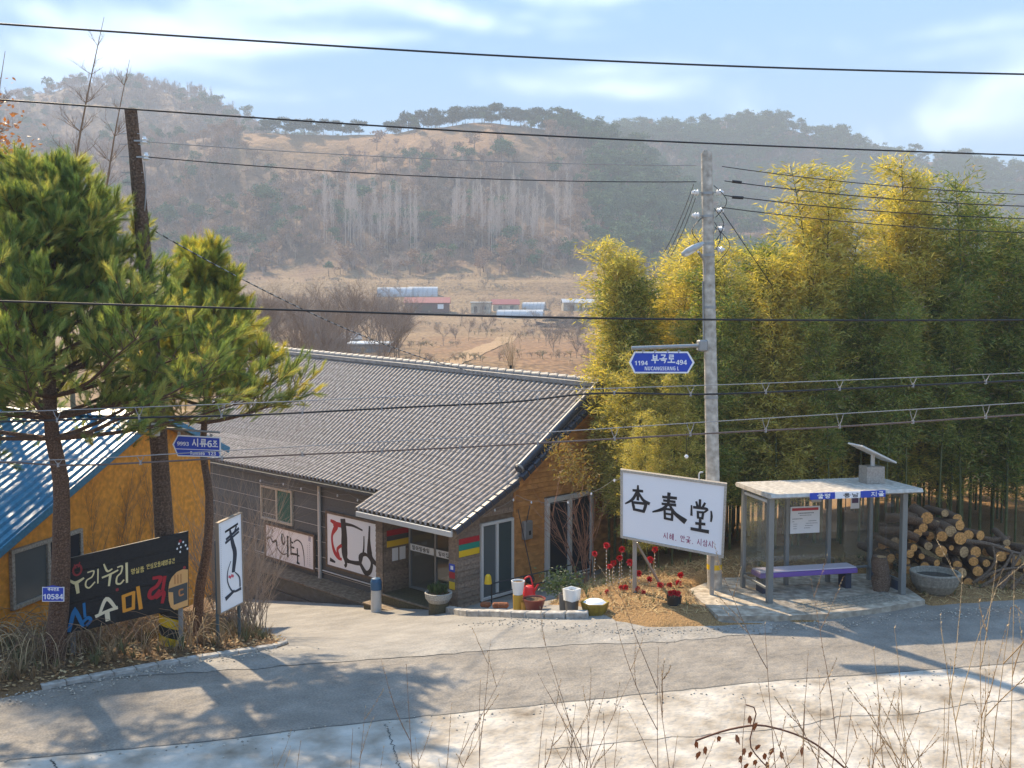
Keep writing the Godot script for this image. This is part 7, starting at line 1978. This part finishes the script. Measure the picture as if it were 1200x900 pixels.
func pine(label: String, base: Vector3, trunk: Array, radii: Array, from: float, crown: Array, n: int, sd: int, cols: Array, shoots: Array) -> void:
	var r := RandomNumberGenerator.new(); r.seed = sd
	var o := thing("pine_tree", label, "tree", base)
	var pts := through(trunk, 24)
	var mb := MB.new()
	var rr := []
	for k in 25: rr.append(lerpf(radii[0], radii[1], k / 24.0) * (1.0 + 0.05 * sin(k * 3.1)))
	for k in 25: pts[k] -= base
	mb.tube(pts, rr, 12)
	obj("trunk", mb, M.bark, o)
	mb = MB.new()
	var xs := [[], [], []]; var cs := [[], [], []]
	var tip := func(p: Vector3, d: Vector3) -> void:
		var y := (d + Vector3(r.randf_range(-0.35, 0.35), r.randf_range(0.2, 0.8), r.randf_range(-0.35, 0.35))).normalized()
		var x := y.cross(Vector3(r.randf_range(-1, 1), 0.1, r.randf_range(-1, 1))).normalized()
		var k := r.randi() % 3
		var s := r.randf_range(0.6, 1.1)
		xs[k].append(Transform3D(Basis(x, y, x.cross(y)).scaled(Vector3.ONE * s), p))
		cs[k].append(cols[r.randi() % cols.size()] * r.randf_range(0.8, 1.2))
	for b in n:
		var t := from + (1.0 - from) * (b + r.randf()) / n
		var o0: Vector3 = pts[int(t * 24.0 * 0.999)]
		var az := b * 2.4 + r.randf_range(-0.3, 0.3)
		var u := (t - from) / (1.0 - from)
		var l: float = lerpf(crown[0], crown[1], pow(u, crown[2])) * r.randf_range(0.75, 1.15)
		var d := Vector3(cos(az), lerpf(0.05, 0.75, u), sin(az)).normalized()
		var p := o0
		var bp := [p]; var br := [lerpf(0.05, 0.02, u)]
		for k in 7:
			d = (d + Vector3(r.randf_range(-0.12, 0.12), 0.06 + r.randf_range(-0.06, 0.06), r.randf_range(-0.12, 0.12))).normalized()
			p += d * l / 7.0
			bp.append(p); br.append(lerpf(br[0], 0.008, (k + 1) / 7.0))
			if k >= 1:
				for s in 3:
					var sd2 := (d * 0.7 + Vector3(r.randf_range(-1, 1), r.randf_range(-0.25, 0.6), r.randf_range(-1, 1)) * 0.9).normalized()
					var sl: float = l * 0.30 * r.randf_range(0.5, 1.1)
					var e := p + sd2 * sl
					mb.tube([p, e], [0.009, 0.005], 3, false)
					tip.call(e, sd2)
					for w in 5: tip.call(p.lerp(e, r.randf_range(0.3, 1.0)) + Vector3(r.randfn(), r.randfn(), r.randfn()) * 0.05, (sd2 + Vector3(r.randfn(), r.randfn(), r.randfn()) * 0.5).normalized())
		tip.call(p, d)
		mb.tube(bp, br, 5, false)
	obj("limbs", mb, M.bark, o)
	for k in 3: multi("needles", shoots[k], M.needle, xs[k], o, cs[k])
func make_pines() -> void:
	var shoots := []
	for k in 3: shoots.append(shoot_mesh(800 + k))
	var dk := [Color(0.17, 0.26, 0.085), Color(0.26, 0.36, 0.11), Color(0.40, 0.47, 0.14), Color(0.60, 0.58, 0.18)]
	var yl := [Color(0.38, 0.42, 0.10), Color(0.54, 0.53, 0.11), Color(0.74, 0.64, 0.12), Color(0.26, 0.34, 0.09)]
	pine("broad dark green pine with crooked trunk beside the black plank sign", Vector3(-8.365, 0.000, -17.532), [Vector3(-8.432, -0.050, -17.672), Vector3(-8.282, 1.279, -17.700), Vector3(-8.216, 2.543, -17.700), Vector3(-8.251, 3.468, -17.800), Vector3(-8.443, 4.397, -17.900), Vector3(-8.618, 5.953, -18.300), Vector3(-8.677, 7.713, -18.600), Vector3(-8.925, 9.094, -18.800)], [0.19, 0.05], 0.47, [4.2, 0.45, 0.65], 96, 91, dk, shoots)
	pine("smaller yellow green pine with thin bent trunk between the two boards", Vector3(-6.368, 0.000, -19.501), [Vector3(-6.368, 0.000, -19.501), Vector3(-6.394, 0.864, -19.800), Vector3(-6.252, 1.725, -19.900), Vector3(-6.290, 2.733, -20.200), Vector3(-6.584, 3.728, -20.800), Vector3(-6.589, 5.527, -21.400), Vector3(-6.832, 7.212, -21.800), Vector3(-7.074, 7.788, -22.000)], [0.11, 0.03], 0.57, [1.95, 0.35, 0.8], 46, 92, yl, shoots)
	pine("pine half outside the view behind the orange building's ridge", Vector3(-13.2, -0.3, -24.0), [Vector3(-13.2, -0.3, -24), Vector3(-13.1, 3.0, -24), Vector3(-13.3, 6, -24.2), Vector3(-13.2, 8.6, -24.4)], [0.2, 0.05], 0.35, [3.0, 0.7, 0.8], 26, 93, dk, shoots)
	# bare tree and an orange leaved one behind the pines
	var r := RandomNumberGenerator.new(); r.seed = 95
	for q in [[Vector3(-12.182, 8.133, -27.000), 6.6, Vector3(-10.993, 14.534, -27.000)], [Vector3(-12.031, 8.272, -29.000), 5.2, Vector3(-11.095, 13.933, -29.000)], [Vector3(-13.753, 8.064, -26.000), 6.0, Vector3(-13.182, 13.358, -26.000)]]:
		var o := thing("bare_tree", "slender leafless tree rising above the pine crowns against the sky", "tree", Vector3(q[0].x, -1.0, q[0].z), 0.0, "bare trees above the pines")
		var mb := MB.new()
		var b0: Vector3 = Vector3(q[0].x, -1.0, q[0].z)
		var tp: Vector3 = q[2]
		var pts := through([Vector3.ZERO, Vector3(0.1, 3.5, 0), q[0] - b0, (q[0].lerp(tp, 0.5) + Vector3(-0.15, 0, 0)) - b0, tp - b0], 20)
		var rr := []
		for k in 21: rr.append(lerpf(0.10, 0.006, k / 20.0))
		mb.tube(pts, rr, 6)
		obj("trunk", mb, M.twig, o)
		mb = MB.new()
		for k in 46:
			var t := r.randf_range(0.45, 0.98)
			var p: Vector3 = pts[int(t * 20)]
			var a := r.randf() * TAU
			branchlet(mb, p, Vector3(cos(a), r.randf_range(0.4, 1.1), sin(a)).normalized(), lerpf(1.9, 0.4, (t - 0.45) / 0.55) * r.randf_range(0.6, 1.1), lerpf(0.02, 0.008, t), 2, r)
		obj("crown", mb, M.twig, o)
	var o := thing("autumn_tree", "small orange leaved tree behind the dark pine crown", "tree", Vector3(-13.7, -1.0, -26.0))
	var mb := MB.new(); mb.tube([Vector3.ZERO, Vector3(0.1, 5, 0), Vector3(0.3, 12.5, 0)], [0.14, 0.09, 0.02], 8); obj("trunk", mb, M.twig, o)
	mb = MB.new()
	for k in 4200:
		var p := Vector3(-0.3 + r.randfn() * 0.55, 10.9 + r.randfn() * 0.9, r.randfn() * 0.6)
		var d := Vector3(r.randf_range(-1, 1), r.randf_range(-1, 0.5), r.randf_range(-1, 1)).normalized()
		mb.leaf(p, d, d.cross(Vector3(r.randf(), r.randf(), r.randf())).normalized(), 0.14, 0.08)
	obj("crown", mb, leafmat(lin(0.42, 0.17, 0.03), lin(0.35, 0.12, 0.02), false), o)
func branchlet(mb: MB, p: Vector3, d: Vector3, l: float, w: float, depth: int, r: RandomNumberGenerator, curl := 0.12, kids := 4) -> void:
	var q := [p]; var rr := [w]
	var pts := 4
	for k in pts:
		d = (d + Vector3(r.randf_range(-curl, curl), r.randf_range(-curl * 0.4, curl), r.randf_range(-curl, curl))).normalized()
		p += d * l / pts
		q.append(p); rr.append(w * (1.0 - 0.8 * (k + 1) / pts))
	mb.tube(q, rr, 4, false)
	if depth > 0:
		for k in kids:
			var s: Vector3 = q[1 + k % (pts - 1)]
			branchlet(mb, s, (d + Vector3(r.randf_range(-0.9, 0.9), r.randf_range(-0.2, 0.7), r.randf_range(-0.9, 0.9))).normalized(), l * r.randf_range(0.35, 0.6), w * 0.5, depth - 1, r, curl, kids)

# ---------- dry brush, grass, litter and the near shrubs
func make_brush() -> void:
	var r := RandomNumberGenerator.new(); r.seed = 111
	# dry shrubs between the boards and the cafe
	for q in [[282, 728, 21.2, 2.4], [290, 722, 22.6, 3.0], [274, 720, 23.0, 3.8], [246, 735, 21.4, 3.0], [300, 722, 23.8, 2.4], [262, 722, 22.6, 3.8]]:
		var x: float = (q[0] - 600.0) / 1150.0 * q[2]
		var o := thing("dry_shrub", "tangled grey brown leafless shrub behind the narrow white banner board", "shrub", Vector3(x, bank_y(x, -q[2]) - 0.05, -q[2]), 0.0, "dry shrubs behind the banner")
		var mb := MB.new()
		for k in 11:
			var a := r.randf() * TAU
			branchlet(mb, Vector3(cos(a) * 0.15, 0, sin(a) * 0.15), Vector3(cos(a) * 0.35, 1, sin(a) * 0.35).normalized(), q[3] * r.randf_range(0.6, 1.0), 0.012, 2, r, 0.16, 5)
		obj("stems", mb, M.grey_twig, o)
	# brambles and dry weeds on the bank
	for n in 26:
		var c := r.randf_range(-30.0, 235.0)
		var d := 17.2 + (c + 30.0) / 265.0 * 1.7 + r.randf_range(0.0, 1.6)
		var x := (c - 600.0) / 1150.0 * d
		var o := thing("bramble", "arching brown dead bramble stems on the left bank", "bramble", Vector3(x, bank_y(x, -d) - 0.03, -d), 0.0, "dead brambles on the bank")
		var mb := MB.new()
		for k in 16:
			var a := r.randf() * TAU
			var l := r.randf_range(0.5, 1.3)
			var e := Vector3(cos(a), 0, sin(a)) * l
			mb.tube(through([Vector3.ZERO, e * 0.35 + Vector3(0, l * 0.55, 0), e * 0.8 + Vector3(0, l * 0.5, 0), e + Vector3(0, r.randf_range(0.0, 0.25), 0)], 8), [0.008, 0.008, 0.007, 0.007, 0.006, 0.005, 0.005, 0.004, 0.003], 4, false)
		obj("stems", mb, [M.twig, M.dry_stem][n % 2], o)
	var blade := MB.new()
	for k in 22:
		var a := r.randf() * TAU
		var l := r.randf_range(0.15, 0.42)
		var d := Vector3(cos(a) * 0.5, 1, sin(a) * 0.5).normalized()
		var s := Vector3(-sin(a), 0, cos(a)) * 0.006
		var m := d * l * 0.6
		blade.quad(-s, s, m + s * 0.7, m - s * 0.7); blade.t3(m - s * 0.7, m + s * 0.7, d * l + Vector3(cos(a), -0.4, sin(a)) * l * 0.25)
	var bmesh := blade.mesh()
	var X := []; var C := []
	for n in 900:
		var c := r.randf_range(-60.0, 330.0)
		var d := r.randf_range(16.5, 23.5)
		var x := (c - 600.0) / 1150.0 * d
		if inside(bank_poly, Vector2(x, -d)) < 0.25: continue
		X.append(Transform3D(Basis(Vector3.UP, r.randf() * TAU).scaled(Vector3.ONE * r.randf_range(0.4, 1.3)), Vector3(x, bank_y(x, -d), -d)))
		C.append([Color(0.27, 0.18, 0.09), Color(0.20, 0.13, 0.065), Color(0.12, 0.12, 0.045)][r.randi() % 3])
	var bl := vcol(mat(Color(1, 1, 1), 0.9)); bl.cull_mode = BaseMaterial3D.CULL_DISABLED
	tag(multi("dry_grass", bmesh, bl, X, self, C), "dry brown grass tufts covering the left bank", "grass")
	X = []; C = []
	for n in 700:
		var x := r.randf_range(0.8, 14.0); var d := r.randf_range(21.0, 25.5)
		var i := inside(grove_poly, Vector2(x, -d))
		if i < 0.2 or (x > 4.2 and x < 9.3 and d < 24.0): continue
		X.append(Transform3D(Basis(Vector3.UP, r.randf() * TAU).scaled(Vector3.ONE * r.randf_range(0.25, 0.7)), Vector3(x, grove_y(x, -d), -d)))
		C.append([Color(0.48, 0.34, 0.16), Color(0.40, 0.27, 0.12), Color(0.10, 0.13, 0.04)][r.randi() % 3])
	tag(multi("straw_grass", bmesh, bl, X, self, C), "straw coloured grass tufts round the white signboard", "grass")
	# straw, leaves
	var st := MB.new()
	st.box(Vector3(0.16, 0.006, 0.012)); 
	X = []; C = []
	for n in 5200:
		var x := r.randf_range(0.5, 13.0); var d := r.randf_range(20.6, 25.5)
		if inside(grove_poly, Vector2(x, -d)) < 0.05 or (x > 4.2 and x < 9.3 and d < 23.6): continue
		X.append(Transform3D(Basis(Vector3.UP, r.randf() * TAU) * Basis(Vector3.BACK, r.randf_range(-0.5, 0.5)), Vector3(x, grove_y(x, -d) + 0.02, -d)))
		C.append([Color(0.58, 0.42, 0.2), Color(0.5, 0.34, 0.15), Color(0.36, 0.22, 0.1)][r.randi() % 3])
	tag(multi("straw", st.mesh(), bl, X, self, C), "loose straw and bamboo litter on the ground by the signboard", "straw")
	var lf := MB.new(); lf.leaf(Vector3.ZERO, Vector3(0, 0.1, 1).normalized(), Vector3.RIGHT, 0.10, 0.06)
	X = []; C = []
	for n in 4200:
		var c := r.randf_range(-60.0, 335.0)
		var d := r.randf_range(15.5, 22.5)
		var x := (c - 600.0) / 1150.0 * d
		if inside(bank_poly, Vector2(x, -d)) < 0.02: continue
		X.append(Transform3D(Basis(Vector3.UP, r.randf() * TAU) * Basis(Vector3.RIGHT, r.randf_range(-0.4, 0.4)), Vector3(x, bank_y(x, -d) + 0.02, -d)))
		C.append([Color(0.40, 0.25, 0.11), Color(0.28, 0.15, 0.06), Color(0.58, 0.42, 0.22)][r.randi() % 3])
	tag(multi("fallen_leaves", lf.mesh(), bl, X, self, C), "fallen brown leaves scattered over the left bank", "leaves")
	# grit along the road edges
	var gm := MB.new(); gm.box(Vector3(0.03, 0.018, 0.024), Transform3D.IDENTITY, 0.006)
	X = []; C = []
	var lines := [[Vector3(-8.605, 0.000, -16.142), Vector3(-6.313, 0.000, -17.802), Vector3(-4.720, 0.000, -19.392)], [Vector3(-0.768, -0.400, -21.717), Vector3(1.755, 0.000, -19.834), Vector3(4.323, 0.000, -19.948), Vector3(6.859, 0.000, -20.415), Vector3(11.491, 0.000, -21.683)], [Vector3(-7.347, 0.000, -13.726), Vector3(-2.157, 0.000, -15.149), Vector3(8.261, 0.000, -17.577)]]
	for li in 3:
		var pts := resample(lines[li], 60)
		for n in [420, 650, 160][li]:
			var p: Vector3 = pts[r.randi() % 60] + Vector3(r.randfn() * 0.3, 0, absf(r.randfn()) * 0.28)
			X.append(Transform3D(Basis(Vector3.UP, r.randf() * TAU).scaled(Vector3.ONE * r.randf_range(0.4, 1.3)), drape(p.x, p.z, 0.02)))
			C.append(Color(0.4, 0.36, 0.30) * r.randf_range(0.6, 1.4))
	tag(multi("grit", gm.mesh(), bl, X, self, C), "loose grit scattered along the road edges", "grit")
	# bare red-brown shrub with a few leaves before the cafe window
	var o := thing("window_shrub", "tall thin reddish leafless shrub in front of the white framed window", "shrub", Vector3(1.941, -0.445, -25.600))
	var mb := MB.new()
	for k in 6:
		var a := r.randf() * TAU
		branchlet(mb, Vector3(cos(a) * 0.1, -0.3, sin(a) * 0.1), Vector3(-0.12 + cos(a) * 0.16, 1, sin(a) * 0.14).normalized(), r.randf_range(2.2, 3.1), 0.016, 2, r, 0.1, 5)
	obj("stems", mb, mat(lin(0.30, 0.15, 0.09), 0.9), o)
	mb = MB.new(); mb.use_c = true
	for k in 900:
		var lobe := [Vector3(-0.65, 3.5, 0.1), Vector3(-0.45, 2.9, 0.15), Vector3(-0.05, 2.75, 0.1), Vector3(-0.3, 3.2, 0)][k % 4] as Vector3
		var p := lobe + Vector3(r.randfn() * 0.2, r.randfn() * 0.17, r.randfn() * 0.2)
		var d := Vector3(r.randf_range(-1, 1), r.randf_range(-1, 0.4), r.randf_range(-1, 1)).normalized()
		mb.col = Color(0.30, 0.26, 0.06).lerp(Color(0.34, 0.2, 0.08), r.randf())
		mb.leaf(p, d, d.cross(Vector3(r.randf(), r.randf(), r.randf())).normalized(), 0.13, 0.03)
	obj("leaves", mb, M.bamboo_leaf, o)
	# low evergreen clumps at the foot of the ochre wall
	for q in [Vector3(0.794, -0.311, -22.480), Vector3(1.046, -0.317, -22.780)]:
		o = thing("low_shrub", "low dark green shrub at the foot of the ochre wall behind the railing", "shrub", q + Vector3(0.3, 0.0, -0.9), 0.0, "low shrubs by the ochre wall")
		mb = MB.new()
		for k in 420:
			var p := Vector3(r.randfn() * 0.22, 0.12 + absf(r.randfn()) * 0.2, r.randfn() * 0.2)
			var d := Vector3(r.randf_range(-1, 1), r.randf_range(-0.2, 1), r.randf_range(-1, 1)).normalized()
			mb.leaf(p, d, d.cross(Vector3(r.randf(), r.randf(), r.randf())).normalized(), 0.10, 0.04)
		obj("foliage", mb, M.grass_green, o)
		mb = MB.new(); mb.tube([Vector3(0, -0.1, 0), Vector3(0.02, 0.25, 0)], [0.015, 0.008], 5); obj("stem", mb, M.twig, o)
	# near shrubs on the bank below the view: column, top row, depth, stems
	for q in [[285, 868, 6.0, 3], [440, 845, 5.6, 3], [505, 800, 5.4, 3], [560, 795, 5.5, 3], [612, 840, 5.2, 3], [655, 795, 5.4, 4], [705, 845, 5.0, 3], [745, 835, 5.2, 3], [783, 772, 5.3, 2], [835, 805, 5.0, 4], [880, 860, 4.8, 3], [950, 745, 5.0, 4], [1000, 815, 4.6, 4], [1045, 835, 4.6, 4], [1100, 740, 4.5, 6], [1150, 700, 4.4, 7], [1190, 705, 4.3, 7], [1225, 690, 4.5, 6]]:
		var d: float = q[2]
		var x: float = (q[0] - 600.0) / 1150.0 * d
		var g := 0.02 + (10.4 - d) * 0.46
		var hgt: float = 6.27 - d * (q[1] - 380.0) / 1150.0 - g
		o = thing("twiggy_shrub", "bare budding shrub stems rising before the road in the foreground" if q[0] < 1080 else "dense tan budding shrub stems rising before the road at the bank's end", "shrub", Vector3(x, g, -d), 0.0, "foreground shrubs" if q[0] < 1080 else "dense foreground shrubs")
		mb = MB.new()
		var bd := MB.new()
		for k in q[3]:
			var h := hgt * (1.0 if k == 0 else r.randf_range(0.62, 0.97))
			near_stem(mb, bd, Vector3(r.randf_range(-0.12, 0.12), 0, r.randf_range(-0.1, 0.1)), Vector3(r.randf_range(-0.22, 0.2), 1, r.randf_range(-0.15, 0.15)).normalized(), h, 0.005, 2, r)
		obj("stems", mb, M.twig if q[0] < 1080 else M.dry_stem, o)
		stuff(obj("buds", bd, M.dry_stem, o))
	# a stem still holding russet leaves
	o = thing("russet_stem", "arching stem with curled russet leaves in the foreground", "shrub", Vector3(1.65, 2.4, -5.6))
	mb = MB.new()
	var arc := through([Vector3(1.975, 3.650, -5.600) , Vector3(1.797, 3.804, -5.600), Vector3(1.606, 3.912, -5.550), Vector3(1.395, 3.974, -5.500), Vector3(1.224, 3.943, -5.500), Vector3(1.053, 3.883, -5.500)], 20)
	for k in arc.size(): arc[k] -= o.position
	mb.tube(arc, same(0.006, 21), 5)
	mb.tube(through([Vector3(1.497, 3.697, -5.500) - o.position, Vector3(1.373, 3.843, -5.500) - o.position, Vector3(1.399, 4.064, -5.500) - o.position, Vector3(1.340, 4.094, -5.500) - o.position], 10), same(0.004, 11), 5)
	obj("stems", mb, mat(lin(0.14, 0.06, 0.035), 0.8), o)
	var lm := mat(lin(0.30, 0.11, 0.04), 0.8); lm.cull_mode = BaseMaterial3D.CULL_DISABLED
	for p in [Vector3(1.360, 4.034, -5.500), Vector3(1.400, 3.994, -5.500), Vector3(1.283, 3.923, -5.500), Vector3(1.053, 3.883, -5.500), Vector3(1.108, 3.853, -5.500), Vector3(1.185, 3.913, -5.500), Vector3(1.333, 3.843, -5.500), Vector3(1.373, 3.823, -5.500), Vector3(1.421, 3.863, -5.500), Vector3(1.451, 3.813, -5.500), Vector3(1.500, 3.843, -5.500), Vector3(1.540, 3.823, -5.500), Vector3(1.682, 3.831, -5.550), Vector3(1.398, 3.773, -5.500), Vector3(1.354, 3.753, -5.500), Vector3(1.462, 3.763, -5.500), Vector3(1.079, 3.823, -5.500), Vector3(1.314, 3.798, -5.500)]:
		mb = MB.new()
		var q: Vector3 = p - o.position
		var dd := Vector3(r.randf_range(-0.5, 0.5), -1, r.randf_range(-0.4, 0.4)).normalized()
		var s := dd.cross(Vector3(r.randf_range(-0.4, 0.4), 0, 1)).normalized()
		mb.leaf(q, dd, s, r.randf_range(0.045, 0.07), 0.028); mb.leaf(q + Vector3(0.008, 0, 0.006), (dd + s * 0.5).normalized(), s, 0.05, 0.024)
		obj("leaf", mb, lm, o)
func near_stem(mb: MB, bd: MB, p: Vector3, d: Vector3, l: float, w: float, depth: int, r: RandomNumberGenerator) -> void:
	var q := [p]; var rr := [w]
	var n := 9
	for k in n:
		d = (d + Vector3(r.randf_range(-0.06, 0.06), 0.03, r.randf_range(-0.06, 0.06))).normalized()
		p += d * l / n
		q.append(p); rr.append(w * (1.0 - 0.78 * (k + 1) / n))
		for b in 2:
			var a := r.randf() * TAU
			var s := (d + Vector3(cos(a), 0, sin(a)) * 0.7).normalized()
			var o := p - d * (l / n) * 0.5 * b
			bd.t3(o - s.cross(d).normalized() * 0.0035, o + s.cross(d).normalized() * 0.0035, o + s * 0.016)
		if depth > 0 and k > 1 and k < n - 1 and r.randf() < (0.42 if depth == 2 else 0.2):
			var a := r.randf() * TAU
			near_stem(mb, bd, p, (d + Vector3(cos(a), 0.1, sin(a)) * 0.75).normalized(), l * r.randf_range(0.22, 0.42), w * 0.55, depth - 1, r)
	mb.tube(q, rr, 5, false)
